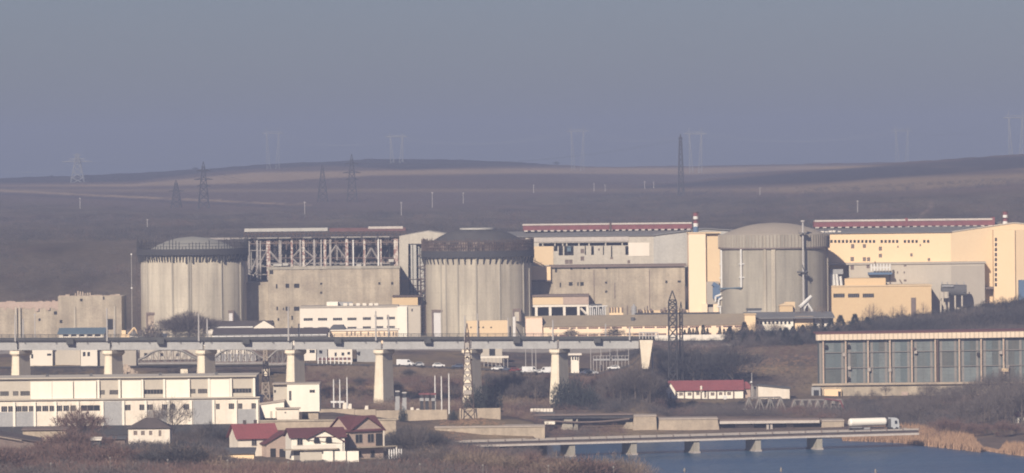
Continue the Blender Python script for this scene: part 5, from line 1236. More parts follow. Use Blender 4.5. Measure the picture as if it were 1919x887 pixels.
# ------------------------------------------------------------------ bright white block with wedge annex
def white_block():
    Y = 1462
    t = rt_('pump_house', 'bright white cubic building with slit window and low wedge-shaped annex', 'building', 548, Y, z=8)
    wins = [(541.5, 733, 546, 751), (580, 731, 590, 736.5)]
    x0, x1, z0, z1 = R(538, 720.5, 598.5, 772, Y); hs = hol(wins, Y)
    w = MB(); w.facade(x0, x1, z0, z1, Y, hs); w.box(x0, x1, Y + .35, Y + 9, z0, z1); w.build('wall', M['white_bright'], t); panes(t, hs, Y, 'glass', 'window', 2)
    a, b, c, d = R(512, 721, 538, 755, Y + 1); hs = hol([(513.5, 731.5, 517, 736.5)], Y + 1)
    w = MB(); w.facade(a, b - .01, 6, d, Y + 1, hs); w.box(a, b - .01, Y + 1.35, Y + 9, 6, d); w.build('grey_wing', M['grey_wall'], t); panes(t, hs, Y + 1)  # wing in grey beside the bright white block
    q = MB(); q.box(a - .2, x1 + .2, Y - .2, Y + 9.2, z1 + .003, z1 + .3); q.build('roof_edge', M['plank'], t)
    q = MB(); e, f, g, h = R(560, 772, 597, 790, Y); q.box(e + 1, x1 - .4, Y + .8, Y + 8.8, 5, z0 - .003); q.build('plinth', M['stone_wall'], t)
    q = MB(); e, f, g, h = R(565, 775, 577, 786, Y); q.box(f - 1.7, f, Y + .6, Y + .78, 7.4, h); q.build('dark_opening', M['dark_gap'], t)
    pts = [P(488, 759, Y - 3), P(532, 753, Y - 3), P(532, 784, Y - 3), P(497, 784, Y - 3)]
    q = MB(); q.prism([(p[0], p[2]) for p in pts][::-1], Y - 3, Y + .9); q.build('wedge_annex', M['white_bright'], t)
    q = MB(); q.prism([(pts[0][0] - .3, pts[0][2] + .003), (pts[1][0] + .2, pts[1][2] + .003), (pts[1][0] + .2, pts[1][2] + .5), (pts[0][0] - .3, pts[0][2] + .4)], Y - 3.3, Y + .95); q.build('annex_roof', M['plank'], t)
    for px in (508, 518): e, f, g, h = R(px - 2, 771, px + 2, 783, Y - 3); q = MB(); q.box(e, f, Y - 3.12, Y - 3.01, g, h); q.build('door', M['grey_wall'], t)
    e, f, g, h = R(516, 767, 560, 784, Y - 5); q = MB(); q.box(e + .4, f, Y - 5, Y - 3.3, g - 1, h); q.build('porch_wall', M['white_worn'], t)
    q = MB(); q.box(e, f + .4, Y - 5.5, Y - 3.31, h + .003, h + .4); q.build('porch_roof', M['plank'], t)
    e, f, g, h = R(533, 772, 536, 775, Y - 5); q = MB(); q.box(e, f, Y - 5.1, Y - 5.01, g, h); q.build('vent', M['shutter'], t)
white_block()
t = thing('retaining_wall', 'streaked concrete retaining wall behind the red-roofed houses', 'wall', (P(610, 800, 1452)[0], 1452, 5))
x0, x1, z0, z1 = R(487, 788, 742, 815, 1452); q = MB(); q.box(x0, x1, 1452, 1455, 3, z1 - .2); q.build('wall_face', M['stone_wall'], t)
q = MB(); q.box(x0 - .2, x1 + .2, 1451.7, 1455.2, z1 - .197, z1 + .15); q.build('coping', M['concrete_ruin'], t)
t = thing('yard_wall', 'pale concrete yard wall running right from the white cubic building', 'wall', (P(700, 775, 1540)[0], 1540, 7))
for a, b, pt_, pb_ in ((598, 664, 767, 787), (664.6, 704, 768, 787), (705, 757, 769.5, 787), (757.6, 838, 768.5, 784), (861, 938, 765.5, 782)):
    x0, x1, z0, z1 = R(a, pt_, b, pb_, 1540); q = MB(); q.box(x0, x1, 1540, 1540.5, z0 - 1.2, z1); q.build('wall_panel', M['stone_wall'], t)
# ------------------------------------------------------------------ substation yard behind the wall
for (px, pt_, pb_, lab) in ((625, 712, 768, 'slim concrete pole, leftmost of three above the white busbar frame'), (636.5, 712, 768, 'slim concrete pole, middle of three above the white busbar frame'), (650, 708, 772, 'slim concrete pole, tallest right one of three by the white busbar frame'),
                       (815, 705, 762, 'slim concrete pole, leftmost of three right of the red switchgear'), (827, 706, 764, 'slim concrete pole, middle of three right of the red switchgear'), (841, 701, 768, 'slim concrete pole, tallest right one of three by the red switchgear')):
    Y = 1572; x, _, zt = P(px, pt_, Y); zb = min(P(px, pb_, Y)[2], gz(x, Y)) - .4
    t = thing('concrete_pole', lab, 'pole', (x, Y, zb)); q = MB(); q.tube((x, Y, zb), (x, Y, zt), .26, .17, 8); q.build('shaft', M['pole_white'], t)
    q = MB(); q.tube((x, Y, zt), (x, Y, zt + .3), .1, .05, 6); q.build('tip', M['pole'], t)
t = thing('busbar_frame', 'white busbar frame on dark legs behind the yard wall', 'electrical frame', (P(632, 756, 1566)[0], 1566, 7.5))
for a, b in ((619.5, 631), (632, 645)):
    x0, x1, z0, z1 = R(a, 752, b, 755.5, 1566); q = MB(); q.box(x0, x1, 1566, 1566.8, z0, z1); q.build('beam', M['pole_white'], t)
for px in (621, 632, 643): x, _, z = P(px, 755, 1566); q = MB(); q.box(x - .15, x + .15, 1566.2, 1566.5, 7, z - .1); q.build('leg', M['dark_steel'], t)
for k, (px, h, m, lab) in enumerate(((646, 2.2, 'white_wall', 'squat white transformer cabinet by the right end of the busbar frame'), (656, 2.0, 'white_wall', 'white switch cabinet just right of the busbar frame'), (687, 1.9, 'white_wall', 'small white cabinet by the foot of the fifth viaduct pier'),
                                 (745, 5.6, 'grey_panel', 'tall grey transformer with dark bushings, left of a pair'), (758, 5.4, 'grey_panel', 'tall grey transformer with dark bushings, right of a pair'), (772, 2.6, 'white_wall', 'low white cabinet right of the pair of tall transformers'), (783, 2.2, 'white_wall', 'low white cabinet second right of the pair of tall transformers'))):
    Y = 1562; x = P(px, 765, Y)[0]; zb = gz(x, Y) - .2; t = thing('transformer', lab, 'transformer', (x, Y, zb)); w2 = .45 if h < 4 else .62
    q = MB(); q.box(x - w2, x + w2, Y, Y + 1.4, zb, zb + h); q.box(x - w2 - .15, x - w2 - .003, Y + .2, Y + 1.2, zb + .4, zb + h * .7); q.build('tank', M[m], t)
    if h > 4:
        q = MB(); q.box(x - .5, x + .5, Y + .3, Y + .9, zb + h + .003, zb + h + 1.3); q.build('bushing', M['dark_steel'], t)
        q = MB(); q.box(x - .65, x + .65, Y + .2, Y + 1, zb + h + 1.303, zb + h + 1.7); q.build('top_beam', M['pole'], t)
t = thing('switchgear', 'red capped row of dark switchgear stacks behind the yard wall', 'switchgear', (P(803, 745, 1568)[0], 1568, 7.5))
for px in (790, 800, 812):
    x, _, z = P(px, 737, 1568); q = MB(); q.box(x - .85, x + .85, 1568, 1569, z - .55, z); q.build('red_cap', M['monitor_red'], t)
    q = MB(); q.box(x - .5, x + .5, 1568.1, 1568.9, 7, z - .553); q.build('stack', M['dark_steel'], t)
    q = MB(); q.box(x - .6, x + .6, 1567.6, 1568.05, z - 2.4, z - 1.5); q.build('cabinet', M['grey_panel'], t)

# ------------------------------------------------------------------ red-roofed houses
def gable_roof(mb, x0, x1, y0, y1, ze, zr, axis, o=.5, th=.22):
    if axis == 'x':
        ym = (y0 + y1) / 2; k = (zr - ze) / (ym - y0)
        mb.slab([(x0 - o, y0 - o, ze - o * k), (x1 + o, y0 - o, ze - o * k), (x1 + o, ym, zr), (x0 - o, ym, zr)], th)
        mb.slab([(x0 - o, ym, zr), (x1 + o, ym, zr), (x1 + o, y1 + o, ze - o * k), (x0 - o, y1 + o, ze - o * k)], th)
    else:
        xm = (x0 + x1) / 2; k = (zr - ze) / (xm - x0)
        mb.slab([(x0 - o, y0 - o, ze - o * k), (xm, y0 - o, zr), (xm, y1 + o, zr), (x0 - o, y1 + o, ze - o * k)], th)
        mb.slab([(xm, y0 - o, zr), (x1 + o, y0 - o, ze - o * k), (x1 + o, y1 + o, ze - o * k), (xm, y1 + o, zr)], th)
def win_box(root, x0, x1, z0, z1, y, m='glass', bars=2, name='window', frame='shutter'):
    w = MB(); w.box(x0, x1, y - .05, y + .02, z0, z1); w.mat(1)
    for i in range(bars + 1):
        x = x0 + (x1 - x0) * i / bars; w.box(x - .05, x + .05, y - .1, y - .052, z0, z1)
    w.box(x0, x1, y - .1, y - .053, z1, z1 + .08); w.box(x0 - .1, x1 + .1, y - .16, y - .053, z0 - .1, z0)
    w.build(name, [M[m], M[frame]], root)
def house_right():
    t = thing('brick_house', 'tall unrendered pinkish house with maroon crossed gable roof, rightmost of three', 'house', (0, 0, 0))
    A, ze, zr, zb = 9.8, 6.3, 9.4, -2.0
    w = MB(); w.box(0, A, 0, A, zb, ze - .35)
    w.prism([(0, ze - .34), (A, ze - .34), (A / 2, zr - .3)], 0.02, A - .02); w.prismx([(0.01, ze - .345), (A - .01, ze - .345), (A / 2, zr - .31)], .03, A - .03); w.build('wall', M['brick_pink'], t)
    r = MB(); gable_roof(r, 0, A, 0, A, ze - .1, zr, 'x', .55); gable_roof(r, .01, A - .01, .02, A - .02, ze - .1, zr + .02, 'y', .56); r.build('roof', M['roof_maroon'], t)
    for a, b in ((1.6, 3.6), (5.2, 7.0)): win_box(t, a, b, 2.9, 4.9, 0, bars=2)
    q = MB(); q.box(7.6, 9.5, -.12, -.02, 1.9, 5.0); q.build('balcony_door', M['dark_gap'], t)
    for a in (1.9, 6.0): win_box(t, a, a + 1.2, -1.0, .7, 0, bars=1)
    b = MB(); b.box(.2, A + 3.2, -1.7, -.01, 1.55, 1.8); b.build('balcony', M['concrete_ruin'], t)
    for x in (9.1, A + 3.0):
        q = MB(); q.box(x - .12, x + .12, -1.6, -1.36, 1.803 if x < A else -2, ze - .6 if x < A else 1.54); q.build('balcony_post', M['white_wall'], t)
    q = MB(); q.box(.1, A, -.1, -.02, -2, -1.2); q.build('plinth', M['concrete_ruin'], t)
    x, y, z = P(656, 850, 1322); place(t, (x, 1322, gz(x, 1325) + 1.2), math.radians(33))
house_right()
def house_mid():
    t = thing('white_house', 'white rendered house with maroon roof, arched windows and long balcony, middle of three', 'house', (0, 0, 0))
    Lx, D, ze, zr = 13.5, 9, 4.7, 6.6
    w = MB(); w.box(0, Lx, 0, D, -2, ze - .3); w.prismx([(0, ze - .29), (D, ze - .29), (D / 2, zr - .28)], .02, Lx - .02)
    w.prism([(4.0, ze - .9), (12.9, ze - 2.0), (12.9, ze - 1.4), (8.2, zr - .8), (4.6, ze - .4)], -.5, -.02); w.box(4.0, 12.9, -.5, -.021, -2, ze - 2.01); w.build('wall', M['white_bright'], t)
    r = MB(); gable_roof(r, 0, Lx, 0, D, ze, zr, 'x', .6)
    r.slab([(3.6, -1.1, ze - .55), (8.2, -1.1, zr - .3), (8.2, D / 2, zr - .28), (3.6, D / 2, ze - .5)], .22); r.slab([(8.2, -1.1, zr - .3), (13.6, -1.1, ze - 1.5), (13.6, D / 2, ze - 1.45), (8.2, D / 2, zr - .28)], .22); r.build('roof', M['roof_maroon'], t)
    for a, b, c, d in ((5.6, 7.1, 2.9, 4.4), (8.6, 10.2, 2.9, 4.5)):
        q = MB(); n = 8; xm = (a + b) / 2; rr = (b - a) / 2
        q.prism([(a, c), (b, c)] + [(xm + rr * math.cos(PI * i / n), d - rr + rr * math.sin(PI * i / n)) for i in range(n + 1)], -.6, -.505); q.build('arched_window', M['glass'], t)
    win_box(t, 1.5, 2.8, 2.6, 4.0, 0)
    b = MB(); b.box(-2.2, 11.5, -2.2, -.51, 1.3, 1.6); b.build('balcony', M['concrete_ruin'], t)
    b = MB(); b.box(0, 11, -2.15, -2.0, 1.603, 2.5); b.build('balcony_rail', M['white_wall'], t)
    q = MB(); q.box(10.2, 12.2, -.62, -.51, -1.2, 1.2); q.build('door', M['dark_gap'], t)
    q = MB(); q.box(.6, 3.0, -.14, -.02, -1.8, 1.2); q.build('garage_door', M['shutter'], t)
    x, y, z = P(546, 846, 1312); place(t, (x, 1312, gz(x, 1316) + 1.2), math.radians(12))
house_mid()
def house_left():
    t = thing('cream_house', 'cream house with bright red roof and low dark porch roof, leftmost of three', 'house', (0, 0, 0))
    Lx, D, ze, zr = 10.2, 8.5, 4.2, 7.2
    w = MB(); w.box(0, Lx, 0, D, -2, ze - .3); w.prismx([(0, ze - .29), (D, ze - .29), (D / 2, zr - .28)], .02, Lx - .02); w.build('wall', M['white_worn'], t)
    r = MB(); gable_roof(r, 0, Lx, 0, D, ze, zr, 'x', .7); r.build('roof', M['roof_red'], t)
    w = MB(); w.box(6.2, 13.2, -4.5, -.01, -2, 2.6); w.prism([(6.2, 2.605), (13.2, 2.605), (13.2, 5.0), (11.0, 5.2)], -4.5, -.02); w.build('porch_wing', M['brick_pink'], t)
    r = MB(); r.slab([(5.6, -5.0, 2.4), (11.2, -5.0, 5.5), (11.2, .5, 5.5), (5.6, .5, 2.4)], .22); r.slab([(11.2, -5.0, 5.5), (13.8, -5.0, 4.9), (13.8, .5, 4.9), (11.2, .5, 5.5)], .22); r.build('porch_roof', M['roof_maroon'], t)
    win_box(t, 3.6, 4.8, 1.9, 3.4, 0)
    q = MB(); q.box(7.2, 8.6, -4.62, -4.51, -1.5, 1.2); q.build('door', M['dark_gap'], t)
    q = MB(); q.box(9.6, 12.2, -4.62, -4.51, -1.2, 1.0); q.build('garage_opening', M['dark_gap'], t)
    for x, y in ((2.6, 4.0), (5.6, 4.6)): q = MB(); q.box(x, x + .7, y, y + .7, zr - .6, zr + .9); q.build('chimney', M['roof_dark'], t)
    x, y, z = P(446, 846, 1330); place(t, (x, 1330, gz(x, 1332) + 1.0), math.radians(18))
house_left()
def flat_shed(name, label, px0, px1, pt_, pb_, Y, m, roof, roofpy=2.2, depth=5):
    t = rt_(name, label, 'shed', (px0 + px1) / 2, Y); x0, x1, z0, z1 = R(px0, pt_, px1, pb_, Y)
    q = MB(); q.box(x0 + .3, x1 - .3, Y, Y + depth, min(z0, gz(x0, Y), gz(x1, Y)) - .6, z1 - .5); q.build('wall', M[m], t)
    q = MB(); q.hexa([(x0, Y - .6, z1 - .497), (x1, Y - .6, z1 - .497), (x1, Y + depth + .4, z1 + roofpy - .5), (x0, Y + depth + .4, z1 + roofpy - .5)], [(x0, Y - .6, z1 - .25), (x1, Y - .6, z1 - .25), (x1, Y + depth + .4, z1 + roofpy - .25), (x0, Y + depth + .4, z1 + roofpy - .25)]); q.build('roof', M[roof], t)
    return t
flat_shed('lean_to_shed', 'low dark-roofed lean-to with ochre front before the leftmost red-roofed house', 412, 478, 847, 862, 1300, 'cream', 'roof_slate', 1.0, 6)
t = thing('garden_wall', 'cream garden wall with dark gate below the middle white house', 'wall', (P(638, 852, 1296)[0], 1296, 7))
for a, b in ((562, 603), (606, 624), (627, 648), (650, 672)):
    x0, x1, z0, z1 = R(a, 846 if a > 600 else 848, b, 862, 1296); q = MB(); q.box(x0, x1, 1296, 1296.4, z0 - 1.5, z1); q.build('wall_panel', M['white_bright' if a > 600 else 'grey_wall'], t)
x0, x1, z0, z1 = R(624.2, 848, 626.8, 861, 1296); q = MB(); q.box(x0, x1, 1296.1, 1296.3, z0 - 1, z1); q.build('gate', M['dark_steel'], t)
def picket(px0, px1, n, Y, label):
    t = rt_('picket_fence', label, 'fence', (px0 + px1) / 2, Y)
    for i in range(n):
        px = px0 + (px1 - px0) * i / (n - 1); x, _, z = P(px, 842 + random.uniform(-2, 2), Y); q = MB(); q.box(x - .14, x + .14, Y, Y + .2, gz(x, Y) - .3, z); q.build('picket', M['pole_white'], t)
    a, b = P(px0, 849, Y), P(px1, 849, Y); q = MB(); q.bar((a[0], Y + .3, a[2]), (b[0], Y + .3, b[2]), .12); q.build('rail', M['pole'], t)
picket(729, 752, 6, 1310, 'short row of pale upright posts right of the tall pinkish house')
# small garden buildings at the lower left
t = rt_('garden_house', 'dark long roof sloping to the right at the very left edge', 'shed', 20, 1345)
pa, pb = P(-60, 805, 1345), P(77, 828, 1345); zb = t.location.z - 1
q = MB(); q.prism([(pa[0], zb), (pb[0] - 1.5, zb), (pb[0] - 1.5, pb[2] + .1), (pa[0], pa[2] - .3)], 1345.4, 1353); q.build('wall', M['vent_brown'], t)
q = MB(); q.slab([(pa[0], 1344.6, pa[2]), (pb[0], 1344.6, pb[2]), (pb[0], 1353.5, pb[2] + .5), (pa[0], 1353.5, pa[2] + .5)], .3); q.build('roof', M['roof_dark'], t)
q = MB(); q.bar((pa[0], 1344.5, pa[2] - .5), (pb[0] - 5, 1344.5, pb[2] + .35), .2); q.build('eave', M['plank'], t)
def hip_house():
    Y = 1362; t = rt_('hip_roof_house', 'cream house with dark hipped roof before the long white works building', 'house', 277, Y)
    x0, x1, z0, z1 = R(240, 803, 318, 822, Y); zb = t.location.z - 1.5
    hs = hol([(250, 808, 257, 816), (264, 808, 271, 816), (279, 808, 285, 816), (297, 807, 302, 818)], Y)
    w = MB(); w.facade(x0, x1, zb, z1, Y, hs); w.box(x0, x1, Y + .35, Y + 8, zb, z1); w.build('wall', M['white_worn'], t); panes(t, hs, Y, 'vent_brown', 'window', 2)
    zr = P(277, 785, Y)[2]; q = MB(); q.hexa([(x0 - .6, Y - .6, z1 + .003), (x1 + .6, Y - .6, z1 + .003), (x1 + .6, Y + 8.6, z1 + .003), (x0 - .6, Y + 8.6, z1 + .003)], [(x0 + 4, Y + 3.6, zr), (x1 - 4, Y + 3.6, zr), (x1 - 4, Y + 4.4, zr), (x0 + 4, Y + 4.4, zr)]); q.build('roof', M['roof_dark'], t)
hip_house()
flat_shed('garden_shed', 'small shed with white tilted roof sheet among the lower left scrub', 168, 190, 822, 834, 1320, 'roof_slate', 'white_wall', .5, 2.5)
flat_shed('garden_shed', 'low grey flat shed left of the hip-roofed house', 190, 236, 820, 830, 1335, 'vent_brown', 'roof_slate', .4, 4)
flat_shed('garden_house', 'low cream outbuilding with grey tank below the works building, left', 40, 126, 803, 815, 1390, 'stone_wall', 'vent_brown', .4, 4)
t = rt_('works_fence', 'dark long fence line along the foot of the white works building', 'fence', 230, 1440)
for a in range(-60, 486, 42):
    x0, x1, z0, z1 = R(a, 797 - .0125 * (a - 240), a + 41.6, 800.5 - .0125 * (a - 240), 1440); q = MB(); q.box(x0, x1, 1440, 1440.12, z0 - 2.2, z1); q.build('fence_panel', M['dark_steel'], t)

# ------------------------------------------------------------------ bridges over the canal
def bridge_pts(px, py, zc):   # a point at height zc seen at that pixel
    dx, dy = px - CX, py - CY; uy = dy + ROLL * dx + CY - HY
    Y = (CZ - zc) * F / uy; return Vector(((dx - ROLL * dy) * Y / F, Y, zc))
DZ = 1.9
b0, b1 = bridge_pts(850, 831, DZ), bridge_pts(1722, 807, DZ)
bd = (b1 - b0).normalized(); bn = Vector((-bd.y, bd.x, 0))     # along, and across (away from the camera)
def quadbar(mb, p, q, w0, w1, za, zb):                          # strip along the bridge between two offsets and heights
    A, B, C_, D_ = p + bn * w0, q + bn * w0, q + bn * w1, p + bn * w1
    return mb.hexa([(A.x, A.y, za), (B.x, B.y, za), (C_.x, C_.y, za), (D_.x, D_.y, za)], [(A.x, A.y, zb), (B.x, B.y, zb), (C_.x, C_.y, zb), (D_.x, D_.y, zb)])
def road_bridge():
    t = thing('road_bridge', 'low concrete road bridge over the blue canal carrying the tanker truck', 'bridge', tuple((b0 + b1) / 2 - Vector((0, 0, 5))))
    q = MB(); quadbar(q, b0, b1, 0, 9.5, DZ - .55, DZ - .1); q.build('deck', M['roof_dark'], t)  # dark colour stands in for the shadow along the deck edge
    q = MB(); quadbar(q, b0, b1, -.02, .0 - .3, DZ - 1.3, DZ - .72)
    q.build('outer_girder', M['monitor_white'], t)
    q = MB(); quadbar(q, b0, b1, .02, 8, DZ - 1.3, DZ - .553); q.build('inner_girder', M['vent_brown'], t)
    q = MB(); quadbar(q, b0, b1, .25, 9.2, DZ - .097, DZ - .05); q.build('road_surface', M['asphalt'], t)
    q = MB(); quadbar(q, b0, b1, -.15, .1, DZ + .1, DZ + .6); quadbar(q, b0, b1, 9.2, 9.45, DZ - .1, DZ + .3); q.build('parapet', M['kerb'], t)
    q = MB(); L_ = (b1 - b0).length; n = int(L_ / 5)
    for i in range(n + 1):
        p = b0 + bd * (L_ * i / n) + bn * -.3; q.box(p.x - .12, p.x + .12, p.y - .1, p.y + .1, DZ - .1, DZ + .9)
    q.build('parapet_posts', M['vent_brown'], t)
    for px in (1022, 1158, 1298, 1437, 1578):
        p = bridge_pts(px, 836, -1.0); s = (p - b0).dot(bd); c = b0 + bd * s
        def col(w0, w1, hw): 
            e = MB(); A = c - bd * hw; B = c + bd * hw; quadbar(e, A, B, w0, w1, WATER_Z - 3, DZ - 1.45); return e
        e = col(.3, 8.6, .85); pr = e.build('pier', M['concrete_grey'], t)
        e = MB(); quadbar(e, c - bd * 1.15, c + bd * 1.15, .1, 9.0, DZ - 1.44, DZ - 1.31); e.build('pier_cap', M['kerb'], pr)
        e = MB(); quadbar(e, c - bd * 1.05, c + bd * 1.05, 0, 8.9, WATER_Z - 3, WATER_Z + .5); e.build('pier_footing', M['kerb'], pr)
road_bridge()
def tanker():
    t = thing('tanker_truck', 'white tanker truck with pale grey cab driving right along the canal bridge', 'truck', (0, 0, 0))
    q = MB(); n = 20; L0, L1, zc = -8.2, 3.2, 2.6
    for r_ in ((L0, L1),):
        vs_ = []; ex, ez = 1.25, 1.15
        secs = [(L0, .55), (L0 + .18, .85), (L0 + .5, 1.), (L1 - .5, 1.), (L1 - .18, .85), (L1, .55)]
        for x, k in secs: vs_ += [(x, ex * k * math.cos(2 * PI * i / n), zc + ez * k * math.sin(2 * PI * i / n)) for i in range(n)]
        fs = [(j * n + i, j * n + (i + 1) % n, (j + 1) * n + (i + 1) % n, (j + 1) * n + i) for j in range(len(secs) - 1) for i in range(n)] + [tuple(range(n)), tuple(range((len(secs) - 1) * n, len(secs) * n))]
        q.add(vs_, fs)
    q.build('tank', M['tank_white'], t)
    q = MB(); q.box(L0 + .3, L1 + 4.6, -.5, .5, .85, 1.15); q.box(L0 + 1, L1 - 1, -1.1, 1.1, .75, 1.1); q.build('chassis', M['dark_steel'], t)
    q = MB(); q.box(L0 + .4, L0 + 3.6, -1.2, 1.2, 1.05, 1.2); q.box(L0 + 4.2, L0 + 6, -1.22, -.9, .6, 1.1); q.build('mudguard', M['grey_panel'], t)
    c = MB(); c.prism([(4.3, .6), (6.75, .6), (6.8, 1.5), (6.55, 3.15), (6.0, 3.6), (4.3, 3.75)], -1.2, 1.2); cb = c.build('cab', M['cab_grey'], t)
    g = MB(); g.prism([(5.4, 1.9), (6.2, 1.9), (6.1, 2.85), (5.4, 2.85)], -1.23, 1.23); g.hexa([(6.79, -1.05, 1.95), (6.79, 1.05, 1.95), (6.7, 1.05, 1.95), (6.7, -1.05, 1.95)], [(6.64, -1.0, 3.0), (6.64, 1.0, 3.0), (6.5, 1.0, 3.0), (6.5, -1.0, 3.0)]); g.build('cab_window', M['glass'], cb)
    g = MB(); g.box(6.5, 6.95, -1.2, 1.2, .45, .9); g.build('bumper', M['grey_panel'], cb)
    g = MB(); g.box(3.7, 4.2, -1.15, 1.15, .9, 3.3); g.build('cab_back', M['roof_slate'], t)
    for x in (L0 + 1.0, L0 + 2.2, L0 + 3.4, 4.4, 6.0):
        for y in (-1.05, 1.05): w = MB(); w.tube((x, y - .16, .5), (x, y + .16, .5), .5, .5, 16); w.build('wheel', M['rubber'], t)
    p = bridge_pts(1628, 806, DZ); s = (p - b0).dot(bd); c = b0 + bd * s + bn * 4.6
    place(t, (c.x, c.y, DZ - .05), math.atan2(bd.y, bd.x), 1.03)
tanker()
# railway embankment behind: two short girder spans between rough stone abutments
def rail_bank():
    Y = 1622
    def ab(label, px0, px1, pt_, pb_, k0=0, k1=0):
        t = rt_('abutment', label, 'abutment', (px0 + px1) / 2, Y, z=-1.5); x0, x1, z0, z1 = R(px0, pt_, px1, pb_, Y)
        u = Y / F; q = MB(); q.prism([(x0, z0 - 2.5), (x1, z0 - 2.5), (x1 - k1 * u, z1), (x0 + k0 * u, z1)], Y, Y + 9); q.build('stone_face', M['stone_wall'], t)
        q = MB(); q.box(x0 + k0 * u - .1, x1 - k1 * u + .1, Y - .25, Y + 9.1, z1 + .003, z1 + .4); q.build('coping', M['plank'], t)
    Y = 1516
    ab('long rough stone embankment wall beside the left end of the canal bridge', 815, 1021, 801.5, 818)
    Y = 1622
    ab('pale stone abutment with posts between the dark and white girder spans', 1184, 1232, 781, 812, 4, 2)
    ab('broad tan stone abutment left of the white girder span', 1232.5, 1352, 786.5, 812, 3, 7)
    ab('stone abutment at the right end of the white girder span', 1537, 1582, 790, 808, 4, 0)
    t = rt_('rail_bridge', 'dark rusty plate girder rail bridge above the canal bridge', 'bridge', 1090, Y + 1)
    x0, x1, z0, z1 = R(1000, 779, 1186, 784.5, Y + 1); q = MB(); q.box(x0, x1, Y + 1, Y + 6, z0, z1); q.build('plate_girder', M['dark_steel'], t)
    q = MB(); q.box(x0, x1, Y + .6, Y + 6.4, z1 + .003, z1 + .45); q.build('track_deck', M['vent_brown'], t)
    q = MB(); a, b, c, d = R(1010, 786, 1180, 792, Y + .8)
    n = 9
    for i in range(n): xx0, xx1 = a + (b - a) * i / n, a + (b - a) * (i + 1) / n; zz = (c + .9 - 0.9 * math.sin(PI * i / n)); q.bar((xx0, Y + .8, zz), (xx1, Y + .8, c + .9 - .9 * math.sin(PI * (i + 1) / n)), .4)
    q.build('arch_rib', M['vent_brown'], t)
    for px, w in ((1066, 12), (1080, 5)):
        a, b, c, d = R(px - w * 1.3, 786, px + w * .6, 815, Y + 2); q = MB(); q.prism([(a - 1.2, c - 2), (b, c - 2), (b, d + .3), (a + 1.3, d + .3)], Y + 1.5, Y + 5.5); q.build('pier', M['concrete_grey'], t)
    a, b, c, d = R(1150, 792, 1186, 815, Y + 2); q = MB(); q.prism([(a, c - 2), (b, c - 2), (b, d), (a + 4, d)], Y + 1.2, Y + 5.5); q.build('wing_wall', M['concrete_ruin'], t)
    a, b, c, d = R(1020, 790.5, 1040, 796, Y - 1); q = MB(); q.box(a, b, Y - 1, Y + .5, c, d); q.build('white_block', M['white_bright'], t)
    a, b, c, d = R(1022, 796, 1038, 812, Y); q = MB(); q.box(a, b, Y + .2, Y + .5, c - 2, d - .01); q.build('dark_bay', M['dark_gap'], t)
    t = rt_('girder_bridge', 'white girder span between stone abutments left of the tanker truck', 'bridge', 1445, Y + 1)
    x0, x1, z0, z1 = R(1349, 789, 1536, 794, Y - .5); q = MB(); q.box(x0, x1, Y - .5, Y + 6, z0, z1); q.build('girder', M['monitor_white'], t)
    q = MB(); q.box(x0, x1, Y - .3, Y + 6.2, z1 + .003, z1 + .5); q.build('track_deck', M['vent_brown'], t)
    for px in (1439, 1446): a, b, c, d = R(px - 2.2, 794, px + 2.2, 804, Y); q = MB(); q.box(a, b, Y + .2, Y + 5, c - 3, z0 - .003); q.build('pier', M['kerb'], t)
    q = MB(); a, b, c, d = R(1352, 795, 1536, 812, Y + 5.5); q.box(a, b, Y + 5.5, Y + 5.8, c - 1, z0 - .01); q.build('shade_sheet', M['dark_gap'], t)  # near-black sheet paints the shade under the span
    for a_, b_ in ((1374, 1416), (1470, 1490)):
        a, b, c, d = R(a_, 797, b_, 815, Y + 3); q = MB(); q.prism([(a, c - 1), (b, c - 1), (b - .6, z0 - .5), (a + .8, z0 - .5)], Y + 2, Y + 5.4); q.build('slope_block', M['stone_wall'], t)
rail_bank()
t = rt_('roadside_barrier', 'short pale ribbed barrier at the left end of the dark rail bridge', 'barrier', 1016, 1630)
for i in range(7):
    x0, x1, z0, z1 = R(994 + i * 6.1, 766, 994 + i * 6.1 + 5.4, 771, 1630); q = MB(); q.box(x0, x1, 1630, 1630.4, z0 - .2, z1); q.build('barrier_block', M['white_wall'], t)
q = MB(); x0, x1, z0, z1 = R(993, 771, 1040, 776, 1630); q.box(x0, x1, 1630.1, 1630.5, z0 - 1.5, z1 - .25); q.build('base', M['roof_slate'], t)
# second truss bridge, stiff grey
t = rt_('truss_bridge', 'old grey steel truss bridge among bare trees above the tanker truck', 'bridge', 1490, 1672)
def warren(px0, px1, pyb, pyt, Y, n):
    a, b = P(px0, pyb, Y), P(px1, pyb, Y); zt = P((px0 + px1) / 2, pyt, Y)[2]; zb = a[2]
    for dy, m in ((0, 'truss_grey'), (5, 'vent_brown')):
        s = MB()
        for i in range(n):
            xa, xm, xb = [a[0] + (b[0] - a[0]) * (i + f) / n for f in (0, .5, 1)]
            s.bar((xa, Y + dy, zb), (xm, Y + dy, zt), .36); s.bar((xm, Y + dy, zt), (xb, Y + dy, zb), .3); s.bar((xm, Y + dy, zt), (xm, Y + dy, zb), .2)
            if i < n - 1: s.bar((xm, Y + dy, zt), (xm + (b[0] - a[0]) / n, Y + dy, zt), .22)
        s.bar((a[0], Y + dy, zb), (b[0], Y + dy, zb), .6); s.build('truss_side', M[m], t)
    q = MB(); q.box(a[0], b[0], Y + .4, Y + 4.7, zb - 1.3, zb - .4); q.build('deck', M['roof_slate'], t)
warren(1394, 1474, 773, 746, 1672, 4); warren(1482, 1585, 774, 750, 1674, 7)
q = MB(); a, b = P(1575, 752, 1671), P(1586, 776, 1671); q.bar(a, b, .4); a2, b2 = P(1545, 748, 1671), P(1577, 752, 1671); q.bar(a2, b2, .35); q.build('red_brace', M['monitor_red'], t)
